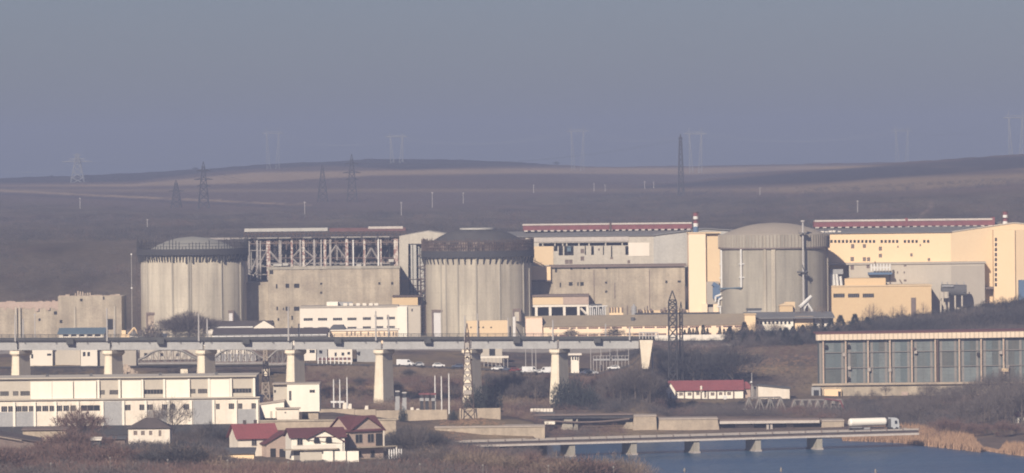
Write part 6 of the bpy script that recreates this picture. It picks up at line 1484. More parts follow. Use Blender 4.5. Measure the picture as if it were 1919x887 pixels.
for px in (1396, 1478, 1584): x, _, z = P(px, 778, 1674); q = MB(); q.box(x - 1, x + 1, 1672.5, 1676.5, gz(x, 1674) - 2, z + .1); q.build('pier', M['concrete_grey'], t)
x, _, z = P(1396, 770, 1670); o = MB(); o.box(x - .6, x + .6, 1670, 1670.1, z - .6, z + .6); sg = thing('marker_board', 'small white square marker board at the left end of the grey truss bridge', 'sign', (x, 1670, gz(x, 1670)))
o.build('board', M['pole_white'], sg); q = MB(); q.tube((x, 1670.2, gz(x, 1670) - .3), (x, 1670.2, z), .08, .08, 5); q.build('post', M['pole'], sg)
# ------------------------------------------------------------------ long red-roofed bungalow and the white shed
def bungalow():
    Y = 1735
    t = rt_('bungalow', 'long white bungalow with bright red tiled roof on the brown slope', 'house', 1320, Y)
    x0, x1, _, ze = R(1266, 730, 1393, 748, Y); zb = min(gz(x0, Y), gz(x1, Y)) - 1; zr = P(1330, 713, Y + 4)[2]; D = 9
    wins = [(1273, 736, 1280, 742), (1289, 736, 1296, 742), (1305, 735, 1311, 741), (1332, 736, 1339, 742), (1347.5, 735.5, 1354, 741), (1363, 735, 1370, 741), (1320, 733, 1324, 746)]
    hs = hol(wins, Y)
    w = MB(); w.facade(x0, x1, zb, ze, Y, hs); w.box(x0, x1, Y + .35, Y + D, zb, ze); w.build('wall', M['white_bright'], t); panes(t, hs, Y, 'vent_brown', 'window', 2)
    for px in (1282.5, 1299, 1314, 1327, 1343, 1358.5, 1375): q = MB(); x = P(px, 740, Y)[0]; q.box(x - .22, x + .22, Y - .2, Y - .02, zb, ze); q.build('post', M['vent_brown'], t)
    ym = Y + D / 2; k = (zr - ze) / (D / 2); r = MB()
    r.slab([(x0 - 2.4, Y - .8, ze - .15), (x1 + .4, Y - .8, ze - .15), (x1 + .4, ym, zr), (x0 - 2.4, ym, zr)], .2); r.slab([(x0 - 2.4, ym, zr), (x1 + .4, ym, zr), (x1 + .4, Y + D + .5, ze - .15), (x0 - 2.4, Y + D + .5, ze - .15)], .2); r.build('roof', M['roof_red'], t)
    a, b, _, ze2 = R(1247, 733, 1266, 748, Y - 2); q = MB(); zap = P(1256, 718, Y - 2)[2]
    q.prism([(a, zb), (b - .01, zb), (b - .01, ze2), ((a + b) / 2, zap), (a, ze2)], Y - 2, Y + D - .5); q.build('gable_wing', M['white_bright'], t)
    r = MB(); xm = (a + b) / 2
    r.slab([(a - .5, Y - 2.6, ze2 - .4), (xm, Y - 2.6, zap + .3), (xm, Y + D, zap + .3), (a - .5, Y + D, ze2 - .4)], .18); r.slab([(xm, Y - 2.6, zap + .3), (b + .5, Y - 2.6, ze2 - .4), (b + .5, Y + D, ze2 - .4), (xm, Y + D, zap + .3)], .18); r.build('gable_roof', M['roof_red'], t)
    for px in (1249.5, 1257): q = MB(); c, d, e, f = R(px - 1.6, 737, px + 1.6, 748, Y - 2); q.box(c, d, Y - 2.12, Y - 2.01, e, f); q.build('door', M['vent_brown'], t)
    c, d, e, f = R(1312.5, 727, 1316, 734, Y - 1); q = MB(); q.box(c, d, Y - .6, Y, e, f + .6); q.build('chimney', M['white_wall'], t)
    c, d, _, f = R(1394, 729, 1412, 748, Y + 2); q = MB(); q.box(c, d, Y + 2, Y + 8, zb, f); q.build('rear_wing', M['brick_pink'], t)
    q = MB(); q.slab([(c - .2, Y + 1.5, f + .2), (d, Y + 1.5, f + .2), (d - 2, Y + 5, f + 2.3), (c - .2, Y + 5, f + 2.3)], .2); q.build('rear_roof', M['roof_red'], t)
bungalow()
t = rt_('shed', 'white shed with single sloping roof right of the red-roofed bungalow', 'shed', 1445, 1730)
pts = [P(1421, 723, 1730), P(1480, 729, 1730)]; zb = t.location.z - 1
q = MB(); q.prism([(pts[0][0], zb), (pts[1][0], zb), (pts[1][0], pts[1][2]), (pts[0][0], pts[0][2])], 1730, 1739); q.build('wall', M['white_worn'], t)
q = MB(); q.slab([(pts[0][0] - .4, 1729.5, pts[0][2] + .3), (pts[1][0] + .5, 1729.5, pts[1][2] + .3), (pts[1][0] + .5, 1739.5, pts[1][2] + .3), (pts[0][0] - .4, 1739.5, pts[0][2] + .3)], .28); q.build('roof', M['roof_slate'], t)
a, b, c, d = R(1408, 725, 1421, 742, 1731); q = MB(); q.box(a, b - .01, 1731, 1737, zb, d); q.build('dull_lobby', M['shutter'], t)  # lobby in a darker grey-brown than the shed
x, _, z = P(1409, 699, 1728); t = thing('lamp_post', 'thin pale post with globe behind the bungalow roof end', 'lamp post', (x, 1728, gz(x, 1728))); q = MB(); q.tube((x, 1728, gz(x, 1728) - .4), (x, 1728, z), .13, .1, 6); q.build('post', M['pole'], t)
x2, _, z2 = P(1408.5, 717, 1726); q = MB(); q.lathe(x2, 1727.5, [(0, z2 - .45), (.4, z2 - .2), (.4, z2 + .2), (0, z2 + .45)], 10); q.build('globe', M['pole_white'], t)
for px, py, lab in ((1167, 756, 'round white sign disc on a post in the dark brush left of the slope'), (1359, 745, 'round white dish before the red-roofed bungalow')):
    Y = 1700; x, _, z = P(px, py, Y); t = thing('signal_disc', lab, 'sign', (x, Y, gz(x, Y))); q = MB(); q.tube((x, Y, z), (x, Y + .15, z), .72, .72, 16); q.build('disc', M['pole_white'], t)
    q = MB(); q.tube((x, Y + .3, gz(x, Y) - .3), (x, Y + .3, z), .09, .09, 6); q.build('post', M['dark_steel'], t)
# ------------------------------------------------------------------ intake hall at the right: pale fascia on slender columns with greenish panels
def depot():
    Y = 1750
    t = rt_('intake_hall', 'long hall of greenish panels and rust-streaked columns under a cream ribbed fascia', 'building', 1740, Y)
    s = lambda p: -.0155 * (p - 1535)
    def zat(px, py): return P(px, py + s(px), Y)[2]
    XL, XR = 1534, 2010
    xl, xr = P(XL, 680, Y)[0], P(XR, 680, Y)[0]; zt0, zb0 = zat(1700, 626.5), zat(1700, 638)
    k = (zat(1900, 632) - zat(1560, 632)) / (P(1900, 632, Y)[0] - P(1560, 632, Y)[0])
    zf = zb0; zg = P(1600, 720, Y)[2]
    def rise(x): return (x - P(1700, 630, Y)[0]) * k
    q = MB()
    q.hexa([(xl - .8, Y - 1.2, zf + rise(xl)), (xr, Y - 1.2, zf + rise(xr)), (xr, Y + .2, zf + rise(xr)), (xl - .8, Y + .2, zf + rise(xl))], [(xl - .8, Y - 1.2, zt0 + rise(xl)), (xr, Y - 1.2, zt0 + rise(xr)), (xr, Y + .2, zt0 + rise(xr)), (xl - .8, Y + .2, zt0 + rise(xl))]); q.build('fascia', M['depot_fascia'], t)
    q = MB()
    q.hexa([(xl - .9, Y - 1.4, zt0 + rise(xl) + .003), (xr, Y - 1.4, zt0 + rise(xr) + .003), (xr, Y + 16, zt0 + rise(xr) + .003), (xl - .9, Y + 16, zt0 + rise(xl) + .003)], [(xl - .9, Y - 1.4, zt0 + rise(xl) + .4), (xr, Y - 1.4, zt0 + rise(xr) + .4), (xr, Y + 16, zt0 + rise(xr) + .4), (xl - .9, Y + 16, zt0 + rise(xl) + .4)]); q.build('roof_edge', M['window_red'], t)
    cols = [1543, 1585, 1627, 1668, 1709, 1753, 1757.5, 1798, 1839, 1881, 1922, 1965]
    w = MB(); w.box(xl + .6, xr, Y + .6, Y + 15, zg - 4, zf + rise(xl)); w.build('panel_wall', M['depot_panel'], t)
    rp = random.Random(5)
    for i in range(len(cols) - 1):
        a, b_ = P(cols[i], 680, Y)[0] + .9, P(cols[i + 1], 680, Y)[0] - .9
        if b_ - a < 2: continue
        zz = [zg + .2, zat(1700, 690) - .4, zat(1700, 661) - .4, zf - .5]
        for j in range(3):
            lo, hi = zz[j] + (rise(a) if j else 0) + .05, zz[j + 1] + rise(a) - .15
            for h_ in range(2):
                pa, pb = a + (b_ - a) * h_ / 2 + .05, a + (b_ - a) * (h_ + 1) / 2 - .05
                q = MB(); q.box(pa, pb, Y + .5, Y + .58, lo, hi); q.build('wall_sheet', M[rp.choice(('depot_panel', 'depot_pane_pale', 'depot_pane_dull', 'depot_panel'))], t)
    for i, px in enumerate(cols):
        x = P(px, 680, Y)[0]; q = MB(); q.box(x - .27, x + .27, Y - .5, Y + .3, zg - .3, zf + rise(x) - .003); q.build('column', M['rust_steel' if px == 1757.5 else 'depot_column'], t)
    for px in (1538, 1579, 1592, 1620, 1634.5, 1661, 1675, 1703, 1716.5, 1746, 1764, 1791, 1805, 1832, 1846, 1874, 1888, 1913):
        x = P(px, 680, Y)[0]; q = MB(); q.box(x - .4, x + .4, Y + .45, Y + .597, zg, zf + rise(x) - .3); q.build('brown_strip', M['shutter'], t)
    for py in (661, 690):
        q = MB()
        for i in range(len(cols) - 1):
            a, b = P(cols[i], py, Y)[0] + .34, P(cols[i + 1], py, Y)[0] - .34
            if b > a: z = zat(1700, py); q.hexa([(a, Y + .1, z + rise(a) - .22), (b, Y + .1, z + rise(b) - .22), (b, Y + .44, z + rise(b) - .22), (a, Y + .44, z + rise(a) - .22)], [(a, Y + .1, z + rise(a)), (b, Y + .1, z + rise(b)), (b, Y + .44, z + rise(b)), (a, Y + .44, z + rise(a))])
        q.build('rail_beam', M['shutter'], t)
    for px, py, m in ((1548, 650, 'dark_gap'), (1590, 649, 'dark_gap'), (1590, 710, 'dark_gap'), (1713, 655, 'rust_steel'), (1834, 664, 'dark_gap'), (1629, 693, 'kerb'), (1668, 694, 'kerb'), (1582, 665, 'kerb'), (1592, 690, 'kerb'), (1716, 660, 'kerb'), (1876, 661, 'kerb'), (1884, 694, 'cream_dull'), (1889, 688, 'kerb')):
        x, _, z = P(px, py, Y - .6); q = MB(); q.box(x - .5 if m != 'cream_dull' else x - 1.2, x + .5 if m != 'cream_dull' else x + 1.2, Y - .7, Y + .05, z - .55, z + .55); q.build('bracket', M[m], t)
    q = MB(); zz = P(1700, 745, Y - 1)[2]; a = P(1524, 735, Y - 1)[0]
    q.box(a, xr, Y - 1.6, Y + .595, zz - 5, zg - .31); q.build('plinth', M['concrete_ruin'], t)
    q = MB(); q.box(a - .4, xr, Y - 2.6, Y - .51, zg - .307, zg + .35); q.build('plinth_slab', M['stone_wall'], t)
    q = MB(); c, d, e, f = R(1521, 726, 1538, 747, Y - 3); q.box(c, d, Y - 3.2, Y - 1.61, e - 2, f); kd = q.build('entrance_bay', M['grey_panel'], t); q = MB(); q.box(c + .7, d - .6, Y - 3.35, Y - 3.21, e - 1, f - 1.0); q.build('doorway', M['dark_gap'], kd)
    q = MB(); c, d, e, f = R(1545, 730, 1577, 748, Y - 3); q.box(c, d, Y - 3.1, Y - 1.61, e - 2, f); q.build('ochre_bay', M['cream'], t); q = MB(); c, d, e, f = R(1571, 734, 1576, 746, Y - 3.3); q.box(c, d, Y - 3.25, Y - 3.11, e, f); q.build('door', M['dark_gap'], t)
    q = MB(); c, d, e, f = R(1690, 735, 1702, 748, Y - 2.5); q.box(c, d, Y - 2.4, Y - 1.61, e, f); q.build('pink_bay', M['brick_pink'], t)
depot()
t = rt_('red_roof_hut', 'small white hut with maroon roof at the right edge behind bare trees', 'hut', 1915, 1600)
x0, x1, z0, z1 = R(1906, 781, 1945, 796, 1600); q = MB(); q.box(x0, x1, 1600, 1605, t.location.z - .8, z1); q.build('wall', M['white_bright'], t)
q = MB(); q.prism([(x0 - .6, z1 + .003), (x1 + .6, z1 + .003), (x1 - .5, z1 + 1.5), (x0 + 1.0, z1 + 1.4)], 1599.4, 1605.6); q.build('roof', M['roof_maroon'], t)
q = MB(); a = x0 + .7; q.box(a, a + 1.2, 1599.9, 1599.98, t.location.z, z1 - .5); q.build('door', M['dark_gap'], t)
# ------------------------------------------------------------------ lamp posts along the bottom edge
LP = [(95, 868), (206, 857), (314, 861), (426, 862), (540, 865), (653, 866), (787, 869), (905, 871), (1028, 872), (1150, 874), (1283, 878), (1464, 877), (1641, 880)]
ordn = ['first', 'second', 'third', 'fourth', 'fifth', 'sixth', 'seventh', 'eighth', 'ninth', 'tenth', 'eleventh', 'twelfth', 'thirteenth']
lp = None
for i, (px, py) in enumerate(LP):
    Y = 1165; x, _, zt = P(px, py, Y)
    zb = max(min(gz(x, Y), zt - 5.0), zt - 9.0)
    lab = '%s from the left of the slim street lamps along the bottom edge' % ordn[i]
    if lp is None:
        lp = thing('street_lamp', lab, 'street lamp', (0, 0, 0), 'slim street lamps along the bottom edge')
        q = MB(); q.tube((0, 0, 0), (0, 0, 7), .08, .05, 8); q.build('post', M['shutter'], lp)
        q = MB(); q.lathe(0, 0, [(0, 6.95), (.22, 7.05), (.26, 7.25), (.12, 7.42), (0, 7.45)], 10); q.build('lamp_head', M['shutter'], lp); o = lp
    else: o = dup(lp, (0, 0, 0), 0, lab)
    place(o, (x, Y, zt - 7.4), 0, 1)
    if gz(x, Y) < zt - 7.4: o.scale = (1, 1, (zt - gz(x, Y) + .3) / 7.4); o.location.z = gz(x, Y) - .3
x, _, zt = P(1223, 702, 1690); t = thing('street_lamp', 'tall grey lamp post with bright head standing alone above the stone abutment', 'street lamp', (x, 1660, 0))
x, _, zt = P(1223, 702, 1660); q = MB(); zg = gz(x, 1660) - .5; q.tube((x, 1660, zg), (x, 1660, zt), .22, .13, 8); q.tube((x, 1660, zg), (x, 1660, zg + 8.5), .34, .3, 8); q.build('post', M['pole'], t)
q = MB(); q.lathe(x, 1660, [(0, zt - .3), (.32, zt), (.34, zt + .5), (0, zt + .8)], 10); q.build('lamp_head', M['pole_white'], t)
# ------------------------------------------------------------------ vegetation
def tri_mesh(name, tris, mats, mi=None, parent=None):
    """tris: (n,3,3) array of free triangles"""
    n = len(tris); me = bpy.data.meshes.new(name)
    me.vertices.add(n * 3); me.vertices.foreach_set('co', np.ascontiguousarray(tris, np.float32).ravel())
    me.loops.add(n * 3); me.loops.foreach_set('vertex_index', np.arange(n * 3, dtype=np.int32))
    me.polygons.add(n); me.polygons.foreach_set('loop_start', np.arange(n, dtype=np.int32) * 3)
    for m in mats: me.materials.append(m)
    if mi is not None: me.polygons.foreach_set('material_index', np.asarray(mi, np.int32))
    me.update()
    o = bpy.data.objects.new(name, me); COL.objects.link(o)
    if parent is not None: o.parent = parent
    return o
def unit(v): return v / np.maximum(np.linalg.norm(v, axis=-1, keepdims=True), 1e-9)
def blades(base, d, length, width):
    side = unit(np.cross(d, rng.normal(size=d.shape)))
    w = (width * .5)[:, None] * side
    tip = base + d * length[:, None]
    return np.stack([base - w, base + w, tip], 1)

def limbs(t, H, r0, n, spread, m, lean=0.):
    mb = MB(); rnd = random.random
    top = (lean * H * .2, 0, H * .55)
    mb.tube((0, 0, -.6), top, r0, r0 * .5, 7); tips = []
    mb.tube(top, (top[0] + (rnd() - .5) * .1 * H, (rnd() - .5) * .1 * H, H * .9), r0 * .5, r0 * .12, 5); tips.append((0, 0, H * .9))
    for i in range(n):
        z = H * (.18 + .42 * i / n) ; a = 2.4 * i + rnd(); l = H * spread * (.6 + .5 * rnd())
        k = z / (H * .55); b = (top[0] * k, 0, z); e = (b[0] + l * math.cos(a), l * math.sin(a), z + l * (.6 + .6 * rnd()))
        mb.tube(b, e, r0 * .38, r0 * .12, 5); tips.append(e)
        for j in range(2):
            a2 = a + (rnd() - .5) * 1.8; l2 = l * .6; e2 = (e[0] + l2 * math.cos(a2), e[1] + l2 * math.sin(a2), e[2] + l2 * (.4 + .8 * rnd()))
            mid = tuple((p + q * 2) / 3 for p, q in zip(b, e)); mb.tube(mid, e2, r0 * .18, r0 * .06, 4); tips.append(e2)
    o = mb.build('trunk', M[m], t)
    return np.array(tips)
def bare_tree(label, cat, H, W, tw, n=900, name='bare_tree', dens=.055, low=.15):
    t = thing(name, label, cat, (0, 0, 0))
    tips = limbs(t, H, H * .022 + .03, 6, W / H * .42, 'bark')
    # twigs: from around the limb ends and through the crown's envelope, sweeping up and out
    k = rng.integers(0, len(tips), n); base = tips[k] + rng.normal(size=(n, 3)) * np.array([W * .10, W * .10, H * .075])
    m2 = n // 2; u = unit(rng.normal(size=(m2, 3))) * (rng.random((m2, 1)) ** .45)
    base[:m2] = u * np.array([W * .5, W * .5, H * (1 - low) * .5]) + np.array([0, 0, H * (1 + low) * .5])
    base[:, 2] = np.clip(base[:, 2], H * low * .6, None); base[:, 2] = np.minimum(base[:, 2], H * (.55 + .42 * rng.random(n) ** .7) * (1 - .30 * np.minimum(1, np.hypot(base[:, 0], base[:, 1]) / (W * .5)) ** 2))
    ctr = np.array([0, 0, H * .35]); d = unit(unit(base - ctr) * .8 + np.array([0, 0, .55]) + rng.normal(size=(n, 3)) * .45)
    L = H * (.07 + .11 * rng.random(n)); wd = dens * (.6 + .8 * rng.random(n)) * (H / 7) ** .5
    tri_mesh('crown', blades(base, d, L, wd), [M[tw]], None, t)
    return t
def conifer(label, cat, H, W, n=1300, name='conifer', m='needle', power=.8):
    t = thing(name, label, cat, (0, 0, 0))
    mb = MB(); mb.tube((0, 0, -.5), (0, 0, H * .95), H * .02 + .04, .03, 6); mb.build('trunk', M['bark'], t)
    z = rng.random(n) ** 1.25; r = (1 - z) ** power * (W / 2) * (.35 + .65 * rng.random(n) ** .5) * (1 + .25 * np.sin(z * 40)); a = rng.random(n) * 2 * PI
    base = np.stack([r * np.cos(a), r * np.sin(a), H * (.05 + .93 * z)], 1)
    d = unit(np.stack([np.cos(a), np.sin(a), .15 + .5 * rng.normal(size=n)], 1) + rng.normal(size=(n, 3)) * .35)
    L = H * (.06 + .05 * rng.random(n)); wd = .26 * (.6 + .8 * rng.random(n)) * (H / 7) ** .5
    tri_mesh('crown', blades(base, d, L, wd), [M[m]], None, t)
    return t
def bush(label, cat, H, W, m, n=900, name='bush', wd0=.16):
    t = thing(name, label, cat, (0, 0, 0))
    mb = MB()
    for i in range(7): a = i * .9; mb.tube((.2 * math.cos(a), .2 * math.sin(a), -.4), (W * .3 * math.cos(a), W * .3 * math.sin(a), H * .7), .07, .02, 4)
    mb.build('stem', M['bark'], t)
    u = unit(rng.normal(size=(n, 3))) * (rng.random((n, 1)) ** .4); u[:, 2] = np.abs(u[:, 2])
    lump = 1 + .22 * np.sin(u[:, :1] * 7 + 1) * np.cos(u[:, 1:2] * 6)
    base = u * lump * np.array([W / 2, W / 2, H * .9]) + np.array([0, 0, .05])
    d = unit(unit(base) * .7 + np.array([0, 0, .6]) + rng.normal(size=(n, 3)) * .5)
    L = H * (.08 + .12 * rng.random(n)); wd = wd0 * (.6 + .8 * rng.random(n))
    tri_mesh('crown', blades(base, d, L, wd), [M[m]], None, t)
    return t
_first = {}
def plant(kind, px, pyb, pyt, Y, label, group=None, wk=1.0, z=None):
    """put one tree of a kind at that pixel and distance, as tall as it stands in the photograph"""
    x, _, zt = P(px, pyt, Y); zg = gz(x, Y) if z is None else z
    h = max(zt - zg, 1.5)
    mk_, H = KINDS_[kind]
    if kind not in _first:
        _first[kind] = mk_(label); o = _first[kind]; o['label'] = label
        if group: o['group'] = group
    else:
        o = dup(_first[kind], (0, 0, 0), 0, label)
        if group: o['group'] = group
        elif 'group' in o: del o['group']
    s = h / H
    place(o, (x, Y, zg - .05), random.uniform(0, 6.28), (s * wk * random.uniform(.92, 1.08), s * wk * random.uniform(.92, 1.08), s))
    return o
KINDS_ = {
 'grey': (lambda l: bare_tree(l, 'tree', 8, 5.6, 'twig_grey', 1100), 8), 'grey2': (lambda l: bare_tree(l, 'tree', 8, 4.6, 'twig_grey', 900), 8),
 'round': (lambda l: bare_tree(l, 'tree', 8, 8.5, 'twig_grey', 8000, dens=.085, low=.0), 8),
 'red': (lambda l: bare_tree(l, 'tree', 7, 6.0, 'twig_red', 2800, dens=.085, low=.04), 7), 'tan': (lambda l: bare_tree(l, 'tree', 7, 4.6, 'twig_tan', 800), 7),
 'dark': (lambda l: bare_tree(l, 'tree', 8, 6.5, 'twig_dark', 1700, dens=.10, low=.05), 8), 'thin': (lambda l: bare_tree(l, 'tree', 8, 3.4, 'twig_tan', 380, dens=.045), 8),
 'conifer': (lambda l: conifer(l, 'conifer', 7, 4.2), 7), 'slim': (lambda l: conifer(l, 'conifer', 7, 2.6, 900), 7),
 'ever': (lambda l: bush(l, 'bush', 6, 7.5, 'needle', 1600, 'evergreen_bush', .22), 6), 'bushred': (lambda l: bush(l, 'bush', 4, 5, 'twig_red', 900), 4),
 'bushgrey': (lambda l: bush(l, 'bush', 4, 5.4, 'twig_grey', 1000), 4),
}
def row(kind, pts, Y, label, group, wk=1.0, jy=6):
    for px, pyt in pts: plant(kind, px, 0, pyt, Y + random.uniform(-jy, jy), label, group, wk)

# trees around the plant
plant('round', 354, 0, 582, 1935, 'big rounded bare tree in front of the leftmost reactor', wk=1.15)
plant('grey', 328, 0, 592, 1940, 'smaller bare tree touching the left side of the big rounded tree')
plant('bushgrey', 285, 0, 606, 1930, 'dark scrubby bush beside the blue site container', wk=1.3)
plant('dark', 1070, 0, 613, 1915, 'small dark bare tree before the middle of the long cream workshop, left of two', wk=.9)
plant('dark', 1150, 0, 610, 1915, 'small dark bare tree before the long cream workshop, right of two', wk=1.1)
row('slim', [(1283, 618), (1292, 614), (1299, 616), (1306, 613), (1318, 609), (1326, 615), (1349, 613), (1357, 616)], 1905, 'small dark conifer lined up before the right end of the long cream workshop', 'conifers before the cream workshop', 1.1, 3)
con = [(1368, 612), (1380, 603), (1392, 598), (1401, 606), (1411, 612), (1422, 608), (1433, 611), (1446, 606), (1459, 609), (1471, 607), (1483, 612), (1495, 604), (1507, 606), (1519, 602), (1531, 605), (1543, 600), (1556, 597), (1568, 600), (1579, 594), (1591, 597), (1602, 592), (1614, 590), (1627, 594)]
con = [(px + random.uniform(-4, 4), py + random.uniform(-5, 7)) for px, py in con]
row('conifer', con[::2], 1880, 'dark pointed conifer in the dense row above the pale fascia roof', 'dense conifer row on the upper bank', 1.25, 12)
row('dark', [(a + 3, b + 3) for a, b in con[1::2]], 1884, 'dark bare tree mixed into the conifer row above the pale fascia roof', 'bare trees in the upper conifer row', 1.2, 12)
row('grey', [(a - 4, b + 9) for a, b in con[::3]], 1872, 'grey bare tree standing before the conifer row above the pale fascia', 'grey trees before the upper conifer row', 1.2, 8)
row('conifer', [(1390 + i * 26 + random.uniform(-9, 9), 622 + 6 * math.sin(i * 1.7) - i * .8) for i in range(9)], 1856, 'dark conifer lower on the bank left of the intake hall', 'lower conifers on the bank', 1.35, 8)
row('dark', [(1640, 588), (1655, 584), (1672, 590), (1688, 583), (1703, 587), (1719, 580), (1736, 583), (1752, 577), (1768, 579), (1783, 572), (1799, 575), (1815, 566), (1831, 569), (1847, 560), (1862, 563), (1878, 555), (1894, 557), (1909, 551), (1926, 553)], 1915,
    'bare dark tree in the wood before the cream turbine hall', 'bare wood before the cream hall', 1.0, 10)
row('thin', [(1500, 566), (1532, 568), (1541, 571), (1629, 566), (1637, 564), (1674, 570), (1690, 566), (1730, 562)], 1930, 'wispy bare tree standing against the ochre annex wall', 'wispy trees before the ochre annex', 1.0, 4)
row('tan', [(1446, 598), (1415, 600), (1462, 602)], 1898, 'pale bare tree before the white office wing', 'pale trees before the office wing', 1.0, 3)
# slope under the viaduct end and around the lattice pylon
row('dark', [(1228, 646), (1240, 652), (1254, 648), (1268, 650), (1284, 646), (1299, 652), (1315, 648), (1236, 668), (1252, 672), (1270, 668), (1288, 674), (1306, 668), (1324, 662), (1340, 650), (1356, 644), (1372, 640)], 1780, 'dark bare tree in the thicket right of the viaduct end', 'thicket right of the viaduct end', 1.1, 14)
row('grey', [(1150, 692), (1163, 684), (1176, 678), (1190, 672), (1204, 682), (1218, 688), (1158, 712), (1172, 704), (1186, 700), (1200, 706), (1214, 712), (1230, 700)], 1648, 'dark bushy tree below the viaduct end abutment', 'dark trees below the viaduct end', 1.0, 5)
for (px, pyt, lab) in ((1052, 712, 'dark evergreen bush hiding the foot of the last viaduct pier, left of three'), (1078, 704, 'dark evergreen bush by the last viaduct pier, tallest middle one of three'), (1103, 722, 'dark evergreen bush by the last viaduct pier, low right one of three'),
                      (888, 724, 'dark evergreen bush at the foot of the striped lattice pylon, left of two'), (915, 714, 'dark evergreen bush right of the striped lattice pylon, tall right one of two')):
    plant('ever', px, 0, pyt, 1560 if px < 1000 else 1643, lab, 'evergreen bushes under the viaduct', .62)
row('grey2', [(940, 690), (952, 700), (964, 684), (977, 694), (990, 702), (1003, 688), (1030, 696), (1120, 700), (1135, 694), (960, 716), (1132, 728)], 1668, 'tall thin grey bare tree among the brush between the last two viaduct piers', 'grey bare trees between the last piers', 1.0, 10)
mid = []
for i in range(28):
    px = 575 + 460 * ((i * .618034) % 1); d = (i * .414) % 1
    if abs(px - 713) < 22 or abs(px - 879) < 22: px += 40
    mid.append((px, 722 - 30 * d + random.uniform(-6, 6), 1660 + 85 * d))
for i, (px, pyt, Y) in enumerate(mid): plant(('grey', 'red', 'grey2', 'dark')[i % 4], px, 0, pyt, Y, 'low bare tree in the brush between the middle viaduct piers', 'brush trees between the middle piers', 1.3)
for i in range(14):
    px = 1240 + 320 * ((i * .618034) % 1); plant(('grey', 'dark', 'red')[i % 3], px, 0, 752 + random.uniform(-6, 10), 1655 + 60 * ((i * .37) % 1), 'low bare bush-like tree below the red-roofed bungalow', 'low trees below the bungalow', 1.5)
for i in range(24):
    px = 10 + 560 * ((i * .618034) % 1); pyt = np.interp(px, [0, 110, 240, 330, 400, 420, 570], [836, 826, 832, 822, 830, 866, 864]); plant(('red', 'grey', 'dark', 'red', 'tan')[i % 5], px, 0, pyt + random.uniform(-4, 10), 1215 + 60 * ((i * .37) % 1), 'bare scrubby tree in the wide foreground thicket at lower left', 'scrubby trees in the lower left thicket', 1.5)
for i in range(20):
    px = 690 + 500 * ((i * .618034) % 1); pyt = np.interp(px, [690, 745, 800, 880, 960, 1190], [866, 852, 822, 832, 846, 854]); plant(('grey', 'red', 'tan', 'dark', 'tan')[i % 5], px, 0, pyt + random.uniform(-4, 10), 1215 + 60 * ((i * .37) % 1), 'bare scrubby tree on the near bank right of the red-roofed houses', 'scrubby trees on the near bank', 1.5)
# lower left
row('red', [(128, 800), (172, 806), (108, 812)], 1330, 'reddish bare tree flanking the tall reddish tree at lower left', 'reddish trees at lower left', 1.3, 12)
plant('red', 150, 0, 762, 1400, 'tall reddish bare tree before the long white works building', wk=1.0)
plant('tan', 135, 0, 755, 1420, 'pale wispy tree left beside the tall reddish tree', wk=1.0)
plant('grey', 322, 0, 741, 1415, 'spreading grey bare tree before the works building, right of the hip-roofed house', wk=1.0)
plant('tan', 289, 0, 752, 1425, 'pale bare tree just above the hip-roofed house', wk=.9)
for px, pyt, k in ((350, 800, 'dark'), (370, 792, 'grey'), (392, 788, 'dark'), (410, 796, 'dark'), (430, 798, 'dark'), (338, 806, 'grey')): plant(k, px, 0, pyt, 1390 + random.uniform(-15, 15), 'bare tree in the clump between the works building and the red-roofed house', 'tree clump left of the red-roofed house')
for px, pyt, k in ((733, 808, 'dark'), (748, 800, 'dark'), (762, 794, 'dark'), (778, 790, 'grey'), (793, 796, 'dark'), (806, 802, 'grey'), (820, 806, 'dark'), (756, 815, 'dark')): plant(k, px, 0, pyt, 1370 + random.uniform(-25, 25), 'bare tree in the clump right of the tall pinkish house', 'tree clump right of the pinkish house')
plant('ever', 755, 0, 763, 1532, 'round dark bush breaking the pale yard wall, left of two', wk=.55); plant('ever', 849, 0, 768, 1532, 'round dark bush breaking the pale yard wall, right of two', wk=.6)
row('red', [(20, 838), (60, 842), (95, 836), (130, 826), (175, 840), (215, 842), (350, 832), (380, 838)], 1260, 'reddish bare bush-like tree in the lower left scrub', 'reddish trees in the lower left scrub', 1.0, 20)
row('tan', [(850, 838), (870, 832), (1010, 846), (1040, 842), (1060, 850), (1120, 846), (1150, 842), (1180, 846), (1195, 850)], 1235, 'tan bare tree on the near bank before the canal bridge', 'tan trees on the near bank', 1.1, 20)
# right bank thicket
th = []
for i in range(54):
    px = 1660 + 270 * ((i * .618) % 1) ; d = (i * .37) % 1
    th.append((px, 712 + 40 * d - max(0, px - 1780) * .28 + (10 if px < 1720 else 0), 1735 - 150 * d))
for px, pyt, Y in th: plant('grey' if int(px) % 3 else 'grey2', px, 0, pyt + random.uniform(-6, 8), Y, 'tall grey bare tree in the thicket on the right bank', 'grey thicket on the right bank')
row('red', [(1770, 780), (1795, 786), (1820, 790), (1850, 792), (1880, 786), (1905, 794), (1840, 806), (1870, 812)], 1565, 'reddish bare bush at the water side of the right thicket', 'reddish bushes by the right water edge', 1.0, 12)
row('grey2', [(1596, 738), (1608, 730), (1622, 735), (1635, 728), (1648, 734), (1586, 746), (1400, 750), (1420, 752), (1446, 754), (1462, 752), (1500, 748), (1520, 752), (1545, 747), (1562, 752)], 1700, 'thin grey tree around the old grey truss bridge', 'thin trees around the grey truss', .9, 10)

